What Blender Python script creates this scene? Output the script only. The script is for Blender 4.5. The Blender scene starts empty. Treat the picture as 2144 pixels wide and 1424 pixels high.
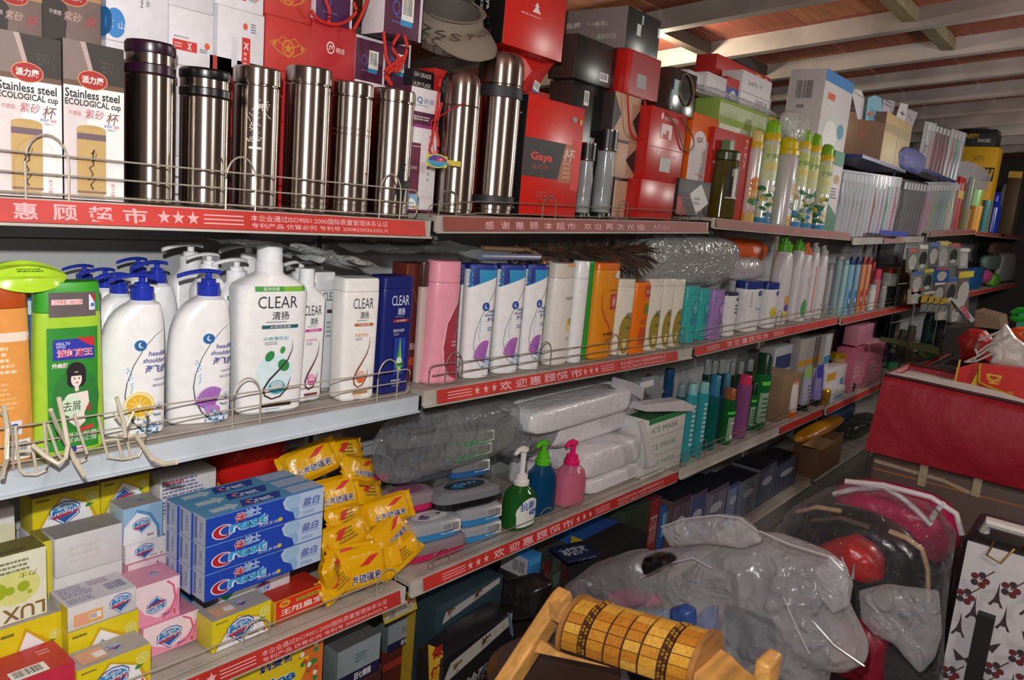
import bpy, math, random
from mathutils import Vector, Matrix
from mathutils.geometry import tessellate_polygon
S = bpy.context.scene
COL = S.collection
PI = math.pi
rnd = random.Random(7)
# ---------------------------------------------------------------- camera
F, CX, CY = 1640.0, 1072.0, 712.0          # lens in pixels of the 2144x1424 frame
CAM = Vector((0, -1.2, 1.5))
RX = Vector((0.62787229, 0.08111297, -0.77407821)); RY = Vector((-0.77345845, 0.17597203, -0.6089301)); RZ = Vector((0.08682399, 0.98104767, 0.17322547))
cam = bpy.data.cameras.new('camera'); camo = bpy.data.objects.new('camera', cam); COL.objects.link(camo)
cam.sensor_width = 36; cam.lens = 36 * F / 2144; cam.clip_start = .02
camo.matrix_world = Matrix(((RX[0], RX[1], RX[2], CAM[0]), (RY[0], RY[1], RY[2], CAM[1]), (RZ[0], RZ[1], RZ[2], CAM[2]), (0, 0, 0, 1)))
S.camera = camo
# ---------------------------------------------------------------- light
w = bpy.data.worlds.new('world'); S.world = w; w.use_nodes = True
w.node_tree.nodes['Background'].inputs[0].default_value = (.86, .93, 1, 1)
w.node_tree.nodes['Background'].inputs[1].default_value = .8
fl = bpy.data.lights.new('camera_flash', 'POINT'); fl.energy = 66; fl.shadow_soft_size = .012; fl.color = (1, .97, .93)
flo = bpy.data.objects.new('camera_flash', fl); COL.objects.link(flo)
flo.location = CAM + Vector((RX[1], RY[1], RZ[1])) * .14 + Vector((RX[0], RY[0], RZ[0])) * -.03
def room_lamp(loc, e, r=.12, col=(1, .95, .88)):
    l = bpy.data.lights.new('room_lamp', 'POINT'); l.energy = e; l.shadow_soft_size = r; l.color = col
    o = bpy.data.objects.new('room_lamp', l); COL.objects.link(o); o.location = loc
room_lamp((1.2, -2.3, 2.1), 36); room_lamp((4.4, -1.7, 2.0), 44); room_lamp((7.8, -1.5, 2.0), 44)
room_lamp((4.02, 1.19, 2.36), 42, .04, (1, .86, .62))
S.view_settings.view_transform = 'Standard'; S.view_settings.look = 'None'; S.view_settings.gamma = 1
S.view_settings.use_curve_mapping = False; S.view_settings.exposure = .12
S.cycles.transparent_max_bounces = 24; S.cycles.max_bounces = 7
# ---------------------------------------------------------------- projection helpers (pixel -> point of the place)
def ray(px, py):
    a = Vector((px - CX, CY - py, -F)); return Vector((RX.dot(a), RY.dot(a), RZ.dot(a)))
def at(px, py, y=0.0):
    r = ray(px, py); return CAM + r * ((y - CAM.y) / r.y)
def atz(px, py, z):
    r = ray(px, py); return CAM + r * ((z - CAM.z) / r.z)
def atx(px, py, x):
    r = ray(px, py); return CAM + r * ((x - CAM.x) / r.x)
def proj(p):
    v = Vector(p) - CAM
    a = v.x * RX[0] + v.y * RY[0] + v.z * RZ[0]; b = v.x * RX[1] + v.y * RY[1] + v.z * RZ[1]; c = v.x * RX[2] + v.y * RY[2] + v.z * RZ[2]
    return CX - F * a / c, CY + F * b / c
def zat(py, x, y):
    lo_, hi = -1.0, 4.0
    for _ in range(30):
        m = (lo_ + hi) / 2
        if proj((x, y, m))[1] > py: lo_ = m
        else: hi = m
    return (lo_ + hi) / 2
BO = [(-.6, 1.21), (1.225, 2.57), (2.6, 4.25), (4.31, 5.95), (6.06, 7.9), (7.95, 11.6)]     # shelf units along x
TZ = [[(1.45, 1.444), (1.456, 1.488), (1.506, 1.492), (1.47, 1.512), (1.548, 1.612), (1.60, 1.62)],
      [(1.062, 1.058), (1.065, 1.043), (1.047, 1.056), (1.045, 1.05), (1.05, 1.05), (1.05, 1.05)],
      [(.635, .598), (.603, .578), (.578, .56), (.55, .55), (.55, .55), (.55, .55)],
      [(.17, .17), (.17, .17), (.17, .17), (.17, .17), (.17, .17), (.17, .17)]]
def sz(t, x):                                   # height of shelf top t at x
    for i, (a, b) in enumerate(BO):
        if x < b + .03 or i == len(BO) - 1:
            k = max(0, min(1, (x - a) / (b - a))); return TZ[t][i][0] * (1 - k) + TZ[t][i][1] * k
def rest(t, x, w): return max(sz(t, x - w / 2 - .031 + (w + .036) * i / 40) for i in range(41)) + .0012
def fit(L, R, Y, z0, py_top, asp=1.0, yaw=0.0, ell=True, t=None):
    """centre, width, height of an upright thing with front plane Y whose outline runs from pixel L to R"""
    w = .08; x = at((L + R) / 2, 500, Y).x; z = z0
    for _ in range(14):
        if t is not None: z = sz(t, x)
        cy = Y + w * asp / 2
        h = max(.01, zat(py_top, x, cy) - z); zm = z + h / 2
        xs = []
        if ell: pts = [(math.cos(a * PI / 12) * w / 2, math.sin(a * PI / 12) * w * asp / 2) for a in range(24)]
        else: pts = [(i * w / 2, j * w * asp / 2) for i in (-1, 1) for j in (-1, 1)]
        for a, b in pts:
            xs.append(proj((x + a * math.cos(yaw) - b * math.sin(yaw), cy + a * math.sin(yaw) + b * math.cos(yaw), zm))[0])
        m0, m1 = min(xs), max(xs)
        p0 = proj((x, cy, zm))[0]; p1 = proj((x + .01, cy, zm))[0]
        x += ((L + R) / 2 - (m0 + m1) / 2) / ((p1 - p0) / .01)
        w *= max(.5, min(2, (R - L) / (m1 - m0)))
    cy = Y + w * asp / 2
    if t is not None: z = rest(t, x, w)
    return x, cy, z, w, max(.01, zat(py_top, x, cy) - z)
# ---------------------------------------------------------------- materials
MC = {}
def lin(c): return c / 12.92 if c <= .04045 else ((c + .055) / 1.055) ** 2.4
def rgb(h): h = h.lstrip('#'); return tuple(lin(int(h[i:i + 2], 16) / 255) for i in (0, 2, 4)) + (1,)
def M(h, r=.5, m=0.0, kind='p', a=.5, s=60, b=.0):
    key = (h, r, m, kind, a, s, b)
    if key in MC: return MC[key]
    mt = bpy.data.materials.new('surface'); MC[key] = mt; mt.use_nodes = True
    N = mt.node_tree.nodes; K = mt.node_tree.links; P = N['Principled BSDF']; out = N['Material Output']
    c = rgb(h); P.inputs['Base Color'].default_value = c; P.inputs['Roughness'].default_value = r; P.inputs['Metallic'].default_value = m
    def noise(sc, det=3, st=(1, 1, 1)):
        tc = N.new('ShaderNodeTexCoord'); mp = N.new('ShaderNodeMapping'); nz = N.new('ShaderNodeTexNoise')
        mp.inputs['Scale'].default_value = st; nz.inputs['Scale'].default_value = sc; nz.inputs['Detail'].default_value = det
        K.new(tc.outputs['Object'], mp.inputs[0]); K.new(mp.outputs[0], nz.inputs['Vector']); return nz
    def ramp(nz, c0, c1, p0=.35, p1=.65):
        rp = N.new('ShaderNodeValToRGB'); e = rp.color_ramp.elements; e[0].color = c0; e[1].color = c1; e[0].position = p0; e[1].position = p1
        K.new(nz.outputs[0], rp.inputs[0]); return rp
    def bump(nz, st, d=.01):
        bp = N.new('ShaderNodeBump'); bp.inputs['Strength'].default_value = st; bp.inputs['Distance'].default_value = d
        K.new(nz.outputs[0], bp.inputs['Height']); return bp
    if kind == 'p':
        nz = noise(s); k = .93
        rp = ramp(nz, tuple(x * k for x in c[:3]) + (1,), c); K.new(rp.outputs[0], P.inputs['Base Color'])
        if b: K.new(bump(nz, b, .004).outputs[0], P.inputs['Normal'])
    elif kind == 'steel':
        P.inputs['Anisotropic'].default_value = .75; P.inputs['Anisotropic Rotation'].default_value = .25
        tg = N.new('ShaderNodeTangent'); tg.direction_type = 'RADIAL'; tg.axis = 'Z'; K.new(tg.outputs[0], P.inputs['Tangent'])
        nz = noise(40, 4, (1, 1, 30)); rp = ramp(nz, tuple(x * .93 for x in c[:3]) + (1,), c); K.new(rp.outputs[0], P.inputs['Base Color'])
        P.inputs['Metallic'].default_value = 1
    elif kind == 'wood':
        nz = noise(s, 5, (1, 9, 9)); rp = ramp(nz, tuple(x * .62 for x in c[:3]) + (1,), c, .3, .7); K.new(rp.outputs[0], P.inputs['Base Color'])
        K.new(bump(nz, .2, .002).outputs[0], P.inputs['Normal'])
    elif kind == 'dirty':                       # painted surface with grime
        nz = noise(s, 6); rp = ramp(nz, tuple(x * a for x in c[:3]) + (1,), c, .38, .6); K.new(rp.outputs[0], P.inputs['Base Color'])
    elif kind in ('film', 'tint'):
        nz = noise(s, 3 if kind == 'film' else 1); bp = bump(nz, b, .012)
        if kind == 'film': nz.noise_type = 'RIDGED_MULTIFRACTAL'; nz.inputs['Distortion'].default_value = 1.2
        if b: K.new(bp.outputs[0], P.inputs['Normal'])
        tr = N.new('ShaderNodeBsdfTransparent'); mx = N.new('ShaderNodeMixShader')
        if kind == 'tint': tr.inputs[0].default_value = tuple(.35 + .65 * x for x in c[:3]) + (1,)
        ml = N.new('ShaderNodeMath'); ml.operation = 'MAXIMUM'; lw = N.new('ShaderNodeLayerWeight'); lw.inputs[0].default_value = .35 if kind == 'film' else .12
        if b: K.new(bp.outputs[0], lw.inputs['Normal'])
        K.new(lw.outputs['Facing'], ml.inputs[0]); ml.inputs[1].default_value = a
        K.new(ml.outputs[0], mx.inputs[0]); K.new(tr.outputs[0], mx.inputs[1]); K.new(P.outputs[0], mx.inputs[2]); K.new(mx.outputs[0], out.inputs[0])
    elif kind == 'glow':
        P.inputs['Emission Color'].default_value = c; P.inputs['Emission Strength'].default_value = a
    elif kind == 'weave':
        ck = N.new('ShaderNodeTexChecker'); ck.inputs['Scale'].default_value = s; tc = N.new('ShaderNodeTexCoord'); K.new(tc.outputs['Object'], ck.inputs['Vector'])
        ck.inputs['Color1'].default_value = c; ck.inputs['Color2'].default_value = tuple(x * .75 for x in c[:3]) + (1,); K.new(ck.outputs[0], P.inputs['Base Color'])
        nz = noise(9, 3); K.new(bump(nz, .5, .03).outputs[0], P.inputs['Normal'])
    return mt
GL = lambda h, **k: M(h, r=.28, **k)            # glossy print / plastic
# ---------------------------------------------------------------- mesh builder
TX = {}
def text_geo(s, bold=0.0):
    k = (s, bold)
    if k not in TX:
        cu = bpy.data.curves.new('t', 'FONT'); cu.body = s; cu.resolution_u = 2; cu.offset = bold
        o = bpy.data.objects.new('t', cu); COL.objects.link(o)
        me = o.evaluated_get(bpy.context.evaluated_depsgraph_get()).to_mesh(); me.calc_loop_triangles()
        vs = [(v.co.x, v.co.y) for v in me.vertices]; fs = [tuple(t.vertices) for t in me.loop_triangles]
        bpy.data.objects.remove(o); bpy.data.curves.remove(cu)
        if not vs: vs = [(0, 0), (1, 0), (1, 1)]; fs = []
        x0 = min(v[0] for v in vs); x1 = max(v[0] for v in vs); y0 = min(v[1] for v in vs); y1 = max(v[1] for v in vs)
        TX[k] = ([((x - x0) / max(1e-6, x1 - x0) - .5, (y - y0) / max(1e-6, y1 - y0) - .5) for x, y in vs], fs)
    return TX[k]
class MB:
    def __init__(s): s.v = []; s.f = []; s.m = []; s.sm = []; s.mats = []
    def mi(s, m):
        if m not in s.mats: s.mats.append(m)
        return s.mats.index(m)
    def add(s, vs, fs, m, smooth=False, X=None):
        b = len(s.v); k = s.mi(m)
        s.v += [tuple(X @ Vector(v)) if X else tuple(v) for v in vs]
        for f in fs: s.f.append(tuple(i + b for i in f)); s.m.append(k); s.sm.append(smooth)
    def box(s, x0, x1, y0, y1, z0, z1, m, X=None, mf=None):
        vs = [(x, y, z) for z in (z0, z1) for y in (y0, y1) for x in (x0, x1)]
        fs = [(0, 2, 3, 1), (4, 5, 7, 6), (0, 1, 5, 4), (2, 6, 7, 3), (0, 4, 6, 2), (1, 3, 7, 5)]
        for i, f in enumerate(fs): s.add(vs, [f], (mf or {}).get(i, m), X=X)    # 0 bottom 1 top 2 front 3 back 4 left 5 right
    def loft(s, secs, m, n=24, e=2.0, smooth=True, cap=True, X=None):
        """secs: (z, rx, ry, xo, yo)"""
        vs = []; fs = []
        for q in secs:
            z, rx, ry = q[:3]; xo = q[3] if len(q) > 3 else 0; yo = q[4] if len(q) > 4 else 0
            ee = q[5] if len(q) > 5 else e
            for i in range(n):
                a = 2 * PI * (i + .5) / n; c, d = math.cos(a), math.sin(a)
                vs.append((xo + rx * math.copysign(abs(c) ** (2 / ee), c), yo + ry * math.copysign(abs(d) ** (2 / ee), d), z))
        for j in range(len(secs) - 1):
            for i in range(n): k = (i + 1) % n; fs.append((j * n + i, j * n + k, (j + 1) * n + k, (j + 1) * n + i))
        s.add(vs, fs, m, smooth, X)
        if cap:
            b = [vs[i] for i in range(n)]; t = vs[-n:]
            s.add(b, [tuple(range(n - 1, -1, -1))], m, False, X); s.add(t, [tuple(range(n))], m, False, X)
    def lathe(s, pr, m, n=24, X=None, cap=True): s.loft([(z, r, r) for r, z in pr], m, n, 2, True, cap, X)
    def tube(s, pts, r, m, n=8, X=None, flat=1.0):
        pts = [Vector(p) for p in pts]; vs = []; fs = []; up = Vector((0, 0, 1))
        for i, p in enumerate(pts):
            t = (pts[min(i + 1, len(pts) - 1)] - pts[max(i - 1, 0)]).normalized()
            a = t.cross(up)
            if a.length < .05: a = t.cross(Vector((1, 0, 0)))
            a.normalize(); c = t.cross(a).normalized(); rr = r[i] if isinstance(r, (list, tuple)) else r
            for k in range(n): an = 2 * PI * k / n; vs.append(p + a * math.cos(an) * rr + c * math.sin(an) * rr * flat)
        for j in range(len(pts) - 1):
            for i in range(n): k = (i + 1) % n; fs.append((j * n + i, j * n + k, (j + 1) * n + k, (j + 1) * n + i))
        fs.append(tuple(range(n - 1, -1, -1))); fs.append(tuple(range((len(pts) - 1) * n, len(pts) * n)))
        s.add(vs, fs, m, True, X)
    def build(s, name, parent=None, bevel=0, loc=None, rot=None, weld=False):
        me = bpy.data.meshes.new(name); me.from_pydata(s.v, [], s.f)
        for m in s.mats: me.materials.append(m)
        me.polygons.foreach_set('material_index', s.m); me.polygons.foreach_set('use_smooth', s.sm); me.update(); me.set_sharp_from_angle(angle=.38)
        o = bpy.data.objects.new(name, me); COL.objects.link(o)
        if parent: o.parent = parent
        if loc is not None: o.location = loc
        if rot is not None: o.rotation_euler = rot
        if bevel:
            if True:
                wl = o.modifiers.new('w', 'WELD'); wl.merge_threshold = 1e-5
            bv = o.modifiers.new('b', 'BEVEL'); bv.width = bevel; bv.segments = 2; bv.limit_method = 'ANGLE'; bv.angle_limit = .8
        return o
def tri_sub(vs, fs, mx):
    vs = list(vs); out = []; st = list(fs)
    while st:
        a, b, c = st.pop(); A, B, C_ = vs[a], vs[b], vs[c]
        d = [((A[0] - B[0]) ** 2 + (A[1] - B[1]) ** 2, a, b, c), ((B[0] - C_[0]) ** 2 + (B[1] - C_[1]) ** 2, b, c, a), ((C_[0] - A[0]) ** 2 + (C_[1] - A[1]) ** 2, c, a, b)]
        q = max(d)
        if q[0] <= mx * mx or len(vs) > 20000: out.append((a, b, c)); continue
        _, i, j, k = q; vs.append(((vs[i][0] + vs[j][0]) / 2, (vs[i][1] + vs[j][1]) / 2)); n = len(vs) - 1
        st.append((i, n, k)); st.append((n, j, k))
    return vs, out
class Face:
    """2-D drawing surface, u,v in 0..1, mapped on a face W x H; f(x,z,eps)->3-D with x,z in metres from the lower left corner"""
    def __init__(s, W, H, f, mx=None, mb=None): s.W = W; s.H = H; s.fn = f; s.mx = mx; s.mb = mb or MB(); s.k = 1; s.clip = None
    def put(s, vs, fs, m):
        if s.mx: vs, fs = tri_sub(vs, fs, s.mx)
        e = .00025 + .0001 * s.k; s.k += 1
        s.mb.add([s.fn(x, z, e) for x, z in vs], fs, m, smooth=bool(s.mx))
    def poly(s, pts, m):
        P = [(u * s.W, v * s.H) for u, v in pts]
        fs = tessellate_polygon([[Vector((x, z, 0)) for x, z in P]])
        fs = [(a, b, c) if ((P[b][0] - P[a][0]) * (P[c][1] - P[a][1]) - (P[c][0] - P[a][0]) * (P[b][1] - P[a][1])) > 0 else (a, c, b) for a, b, c in fs]
        s.put(P, fs, m)
    def rect(s, u0, v0, u1, v1, m): s.poly([(u0, v0), (u1, v0), (u1, v1), (u0, v1)], m)
    def ell(s, u, v, ru, rv, m, n=20, a0=0, a1=2 * PI, tilt=0):
        q = []
        for i in range(n + (a1 - a0 < 6.2)):
            a = a0 + (a1 - a0) * i / n; x = ru * s.W * math.cos(a); z = rv * s.H * math.sin(a)
            q.append((u + (x * math.cos(tilt) - z * math.sin(tilt)) / s.W, v + (x * math.sin(tilt) + z * math.cos(tilt)) / s.H))
        s.poly(q, m)
    def line(s, pts, w, m):
        """poly-line of width w metres (w may be a list)"""
        P = [Vector((u * s.W, v * s.H)) for u, v in pts]; a = []; b = []
        for i, p in enumerate(P):
            t = P[min(i + 1, len(P) - 1)] - P[max(i - 1, 0)]; n = Vector((-t.y, t.x)); n.normalize(); ww = (w[i] if isinstance(w, (list, tuple)) else w) / 2
            a.append(p + n * ww); b.append(p - n * ww)
        vs = [(p.x, p.y) for p in b + a]; n = len(P); fs = []
        for i in range(n - 1): fs += [(i, i + 1, n + i + 1), (i, n + i + 1, n + i)]
        s.put(vs, fs, m)
    def text(s, t, u, v, w, h, m, bold=0.0, shear=0.0, rot=0.0):
        if not t: return
        vs, fs = text_geo(t, bold); W = w * s.W; H = h * s.H; c, d = math.cos(rot), math.sin(rot)
        o = []
        for x, z in vs:
            x, z = x * W + z * H * shear, z * H; o.append((u * s.W + x * c - z * d, v * s.H + x * d + z * c))
        s.put(o, fs, m)
    def star(s, u, v, r, m):
        s.poly([(u + r * (1 if i % 2 == 0 else .4) * math.sin(i * PI / 5) / s.W, v + r * (1 if i % 2 == 0 else .4) * math.cos(i * PI / 5) / s.H) for i in range(10)], m)
    def greek(s, u0, v0, u1, v1, n, m, seed=1):
        """rows of unreadable small print"""
        r = random.Random(seed); vs = []; fs = []
        for i in range(n):
            v = v1 - (v1 - v0) * (i + .5) / n; u = u0; hh = (v1 - v0) / n * .27
            end = u0 + (u1 - u0) * r.uniform(.6, 1)
            while u < end:
                l = (u1 - u0) * r.uniform(.03, .12); q = min(end, u + l); b = len(vs)
                vs += [(u * s.W, (v - hh) * s.H), (q * s.W, (v - hh) * s.H), (q * s.W, (v + hh) * s.H), (u * s.W, (v + hh) * s.H)]; fs += [(b, b + 1, b + 2), (b, b + 2, b + 3)]; u = q + (u1 - u0) * .02
        s.put(vs, fs, m)
    def bars(s, u0, v0, u1, v1, m, n=16, seed=3):
        r = random.Random(seed); vs = []; fs = []
        for i in range(n):
            a = u0 + (u1 - u0) * i / n; c = a + (u1 - u0) / n * r.uniform(.25, .7); b = len(vs)
            vs += [(a * s.W, v0 * s.H), (c * s.W, v0 * s.H), (c * s.W, v1 * s.H), (a * s.W, v1 * s.H)]; fs += [(b, b + 1, b + 2), (b, b + 2, b + 3)]
        s.put(vs, fs, m)
    def barcode(s, u0, v0, u1, v1, seed=3, bg='#f2f2ee'):
        s.rect(u0, v0, u1, v1, M(bg)); w_ = u1 - u0; h_ = v1 - v0
        s.bars(u0 + .1 * w_, v0 + .22 * h_, u1 - .1 * w_, v1 - .1 * h_, M('#202028'), seed=seed)
    def build(s, name, parent): return s.mb.build(name, parent)
# ---------------------------------------------------------------- things
def tag(o, label, cat, group=None, kind=None):
    if label: o['label'] = label
    if cat: o['category'] = cat
    if group: o['group'] = group
    if kind: o['kind'] = kind
    return o
def thing(name, label, cat, loc=(0, 0, 0), yaw=0, group=None, rot=None):
    o = bpy.data.objects.new(name, None); COL.objects.link(o); o.location = loc; o.rotation_euler = rot or (0, 0, yaw); o.empty_display_size = .05
    return tag(o, label, cat, group)
def struct(name, mb, **k): return tag(mb.build(name, **k), None, None, kind='structure')
def boxfaces(w, d, h):
    """drawing faces of a box, origin base centre, front -y"""
    return {'front': Face(w, h, lambda x, z, e: (x - w / 2, -d / 2 - e, z)),
            'left': Face(d, h, lambda x, z, e: (-w / 2 - e, d / 2 - x, z)),
            'right': Face(d, h, lambda x, z, e: (w / 2 + e, x - d / 2, z)),
            'top': Face(w, d, lambda x, z, e: (x - w / 2, z - d / 2, h + e))}
def curvface(w, h, secs, e=2.0, mx=.008, rear=False):
    """front surface of a loft, u across w, v over height h"""
    def fn(x, z, eps):
        x -= w / 2; z = max(.0008, z)
        for i in range(len(secs) - 1):
            if z <= secs[i + 1][0] or i == len(secs) - 2:
                a, b = secs[i], secs[i + 1]; k = max(0, min(1, (z - a[0]) / max(1e-6, b[0] - a[0]))); break
        g = lambda j, dflt=0: ((a[j] if len(a) > j else dflt) * (1 - k) + (b[j] if len(b) > j else dflt) * k)
        rx, ry, xo, yo, ee = g(1), g(2), g(3), g(4), g(5, e)
        q = max(-.999, min(.999, (x - xo) / rx))
        return (xo + q * rx, yo - (ry + eps) * (1 - abs(q) ** ee) ** (1 / ee) - eps, z)
    return Face(w, h, fn, mx)
def fitbox(L, R, Y, z0, py_top, d, yaw=0.0, t=None):
    w = .08; x = at((L + R) / 2, 500, Y).x; z = z0
    for _ in range(14):
        if t is not None: z = sz(t, x)
        cy = Y + d / 2; h = max(.01, zat(py_top, x, Y) - z); zm = z + h / 2
        q = []
        for a in (-w / 2, w / 2): q.append(proj((x + a * math.cos(yaw) + d / 2 * math.sin(yaw), cy + a * math.sin(yaw) - d / 2 * math.cos(yaw), zm))[0])
        g = (proj((x + .01, cy, zm))[0] - proj((x, cy, zm))[0]) / .01
        x += ((L + R) / 2 - (q[0] + q[1]) / 2) / g; w *= max(.5, min(2, (R - L) / max(1, q[1] - q[0])))
    if t is not None: z = rest(t, x, w)
    return x, Y + d / 2, z, w, max(.01, zat(py_top, x, Y) - z)
def carton(name, label, cat, L, R, T, Y, base, d, col, draw=None, group=None, yaw=0, mf=None, h=None, rough=.5, bev=.0008):
    """base: ('t', tier) or a height. draw(faces dict, w, d, h)"""
    tr = base[1] if isinstance(base, tuple) else None
    x, cy, z, w, hh = fitbox(L, R, Y, 0 if tr is not None else base, T, d, yaw, tr)
    h = h or hh
    o = thing(name, label, cat, (x, cy, z), yaw, group)
    b = MB(); b.box(-w / 2, w / 2, -d / 2, d / 2, 0, h, M(col, r=rough), mf={k: M(v, r=rough) for k, v in (mf or {}).items()})
    b.build('box_body', o, bevel=bev)
    if draw:
        fc = boxfaces(w, d, h); mb = MB()
        for f in fc.values(): f.mb = mb
        draw(fc, w, d, h)
        if mb.f: mb.build('printing', o)
    return o, (x, cy, z, w, d, h, z + h)
# ================================================================ setting
def planks(mb, x0, x1, y0, y1, z): mb.box(x0, x1, y0, y1, z, z + .02, M('#7a4038', r=.7, kind='wood', s=5))
b = MB(); b.box(-1.2, 14, -3.2, 3.1, -.05, 0, M('#6d6a64', r=.6, kind='dirty', a=.7, s=6)); struct('floor', b)
b = MB(); b.box(-1.2, 12.2, 3.0, 3.1, 0, 2.9, M('#4a4644', r=.8)); struct('wall_back', b)
b = MB(); b.box(-1.3, 12.2, -3.3, -3.2, 0, 3.0, M('#6a5648', r=.8, kind='dirty', a=.5, s=2)); struct('wall_front', b)
b = MB(); b.box(-1.3, -1.2, -3.2, 3.0, 0, 2.9, M('#5a4c44', r=.8, kind='dirty', a=.5, s=2)); struct('wall_left', b)
b = MB(); b.box(12.0, 12.1, -3.2, 3.0, 0, 2.9, M('#3c3a3a', r=.8)); struct('wall_right', b)
# sloping board ceiling on rafters; one rafter every .74 m
SL = .10
def zc(y): return 2.50 + SL * (y - .4) * -1
b = MB()
for i in range(12):
    for j in range(-2, 17):
        y0 = 2.98 - (i + 1) * .5; y1 = y0 + .49; x0 = j * .74; x1 = x0 + .735
        vs = [(x0, y0, zc(y0) + .1), (x1, y0, zc(y0) + .1), (x1, y1, zc(y1) + .1), (x0, y1, zc(y1) + .1)]
        vs += [(x, y, z + .015) for x, y, z in vs]
        b.add(vs, [(0, 3, 2, 1), (4, 5, 6, 7), (0, 1, 5, 4), (1, 2, 6, 5), (2, 3, 7, 6), (3, 0, 4, 7)], M('#a85c48' if (i * 7 + j) % 5 else '#c07a54', r=.7, kind='wood', s=3 + (i + j) % 3))
struct('ceiling', b)
for j in range(-1, 15):
    xr = .06 + j * .74; b = MB(); y0, y1 = -3.0, 2.98; m = M('#b6aca8', r=.65, kind='dirty', a=.7, s=3)
    vs = [(x, y, zc(y) + dz) for x in (xr, xr + .07) for y in (y0, y1) for dz in (0, .1)]
    b.add(vs, [(0, 1, 3, 2), (4, 6, 7, 5), (0, 4, 5, 1), (2, 3, 7, 6), (0, 2, 6, 4), (1, 5, 7, 3)], m)
    struct('trim_%d' % (j + 2), b)
b = MB(); m = M('#8d8262', r=.7, kind='wood', s=9); md = M('#4a4038', r=.7)
for (px, py, x0, x1) in ((1400, 40, 0, 1), (1890, 40, 3, 1), (1600, 130, 1, 1), (1985, 115, 2, 1)):
    p = atz(px, py, 2.56); j = math.floor((p.x - .13) / .74); xa = .13 + j * .74; q = b
    b.box(xa, xa + .67, p.y - .035, p.y + .035, zc(p.y) + .03, zc(p.y) + .095, m if x0 > 1 else md)
struct('trim_20', b)
# bulb lamp hanging behind the gift boxes
o = thing('hanging_lamp', 'small bare bulb lamp glowing under the rafters behind the boxes', 'lamp', (4.02, 1.19, 2.42))
b = MB(); b.lathe([(.0, -.06), (.018, -.055), (.03, -.03), (.026, -.005), (.014, .015)], M('#ffe9c0', kind='glow', a=6)); b.build('bulb', o)
b = MB(); b.lathe([(.016, .012), (.018, .05), (.01, .06)], M('#dddddd')); b.tube([(0, 0, .06), (0, 0, .18)], .003, M('#333333')); b.build('lamp_holder', o)
# ================================================================ shelving units
WIRE = M('#b8b2a4', r=.4, m=.3); WHT = '#d5dbe2'; RED = '#c8372f'; TXC = M('#eab0b4', r=.5)
def strip_text(f, kind, s0, s1):
    yy = {'L1': 450, 'L3': 1370, 'M1': 468, 'M': 790, 'N': 1130, 'R': 715}[kind]
    U = lambda px, py=None: (at(px, py or yy, -.0075).x - s0) / (s1 - s0)
    tri = lambda a, c: [f.rect(U(a), k - .035, U(c), k + .035, TXC) for k in (.28, .5, .72)]
    def st(*q): [f.star(U(p), .5, .0115, TXC) for p in q]
    def ch(t, q, hw, v=.5, h=.74, bold=.02): [f.text(c_, U(p), v, U(p + hw) - U(p - hw), h, TXC, bold=bold) for c_, p in zip(t, q)]
    def iso(a, c):
        m_ = (U(a) + U(c)) / 2; ww = U(c) - U(a)
        f.text('本企业通过ISO9001:2000国际质量管理体系认证', m_, .68, ww, .36, TXC, bold=.01); f.text('专利产品 仿冒必究 专利号 200820036202.X', m_, .26, ww, .28, TXC, bold=.01)
    if kind == 'L1': ch('惠顾超市', (55, 138, 213, 285), 26); st(345, 375, 406); tri(428, 512); iso(527, 815)
    if kind == 'L3': ch('超市', (300, 340), 15); st(387, 417, 446); tri(463, 538); iso(550, 805)
    if kind == 'M': tri(942, 992); st(1003, 1021, 1038); ch('欢迎惠顾超市', (1062, 1094, 1123, 1153, 1178, 1207), 12); st(1225, 1237, 1248); tri(1257, 1285); iso(1297, 1390)
    if kind == 'N': tri(934, 982); st(991, 1007, 1023); ch('欢迎惠顾超市', (1049, 1080, 1107, 1135, 1161, 1187), 11); st(1207, 1219, 1231); tri(1240, 1270); iso(1285, 1375)
    if kind == 'M1': ch('感谢惠顾本超市', (1027, 1060, 1090, 1120, 1150, 1175, 1198), 9, .45, .6, .01); ch('欢迎再次光临', (1232, 1254, 1277, 1300, 1321, 1343), 8, .45, .55, .01); f.text('AFULI', U(1385), .5, U(1400) - U(1368), .4, TXC)
    if kind == 'R': tri(1483, 1510); ch('欢迎惠顾超市', (1530, 1545, 1560, 1574, 1588, 1602), 6); tri(1618, 1640)
def guard(par, x0, x1, zf, hgt, rows, arches, dark=False):
    """wire fence standing on the front edge"""
    b = MB(); m = M('#8f8677', r=.5, m=.4) if dark else WIRE; r = .0014; L = x1 - x0
    P = lambda x, h: (x, .012, zf(x) + h)
    for k in range(rows): hh = .008 + (hgt - .008) * k / (rows - 1); b.tube([P(x0 + .012, hh)] + [P(x0 + L * i / 8, hh) for i in range(1, 8)] + [P(x1 - .012, hh)], r, m, 6)
    for xe, s in ((x0, 1), (x1, -1)): b.tube([P(xe + s * .012, .008), P(xe + s * .003, .012), P(xe, .02), P(xe, hgt - .012), P(xe + s * .003, hgt - .004), P(xe + s * .012, hgt)], r, m, 6)
    for xa in arches:
        q = [P(xa - .028, -.03)] + [P(xa - .028 * math.cos(a), hgt * .62 + math.sin(a) * hgt * .62 + .012) for a in [PI * i / 12 for i in range(13)]] + [P(xa + .028, -.03)]
        b.tube(q, r * 1.15, m, 6)
    return b.build('wire_guard', par)
UL = ['near white steel shelf unit at the left with blue-white second shelf lip', 'second steel shelf unit from the left behind the pink shampoo', 'third steel shelf unit from the left holding the spray cans', 'fourth steel shelf unit with toothbrush racks on top', 'fifth shelf unit under the plastic cups', 'farthest shelf unit at the right end']
DP = .38
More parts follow.
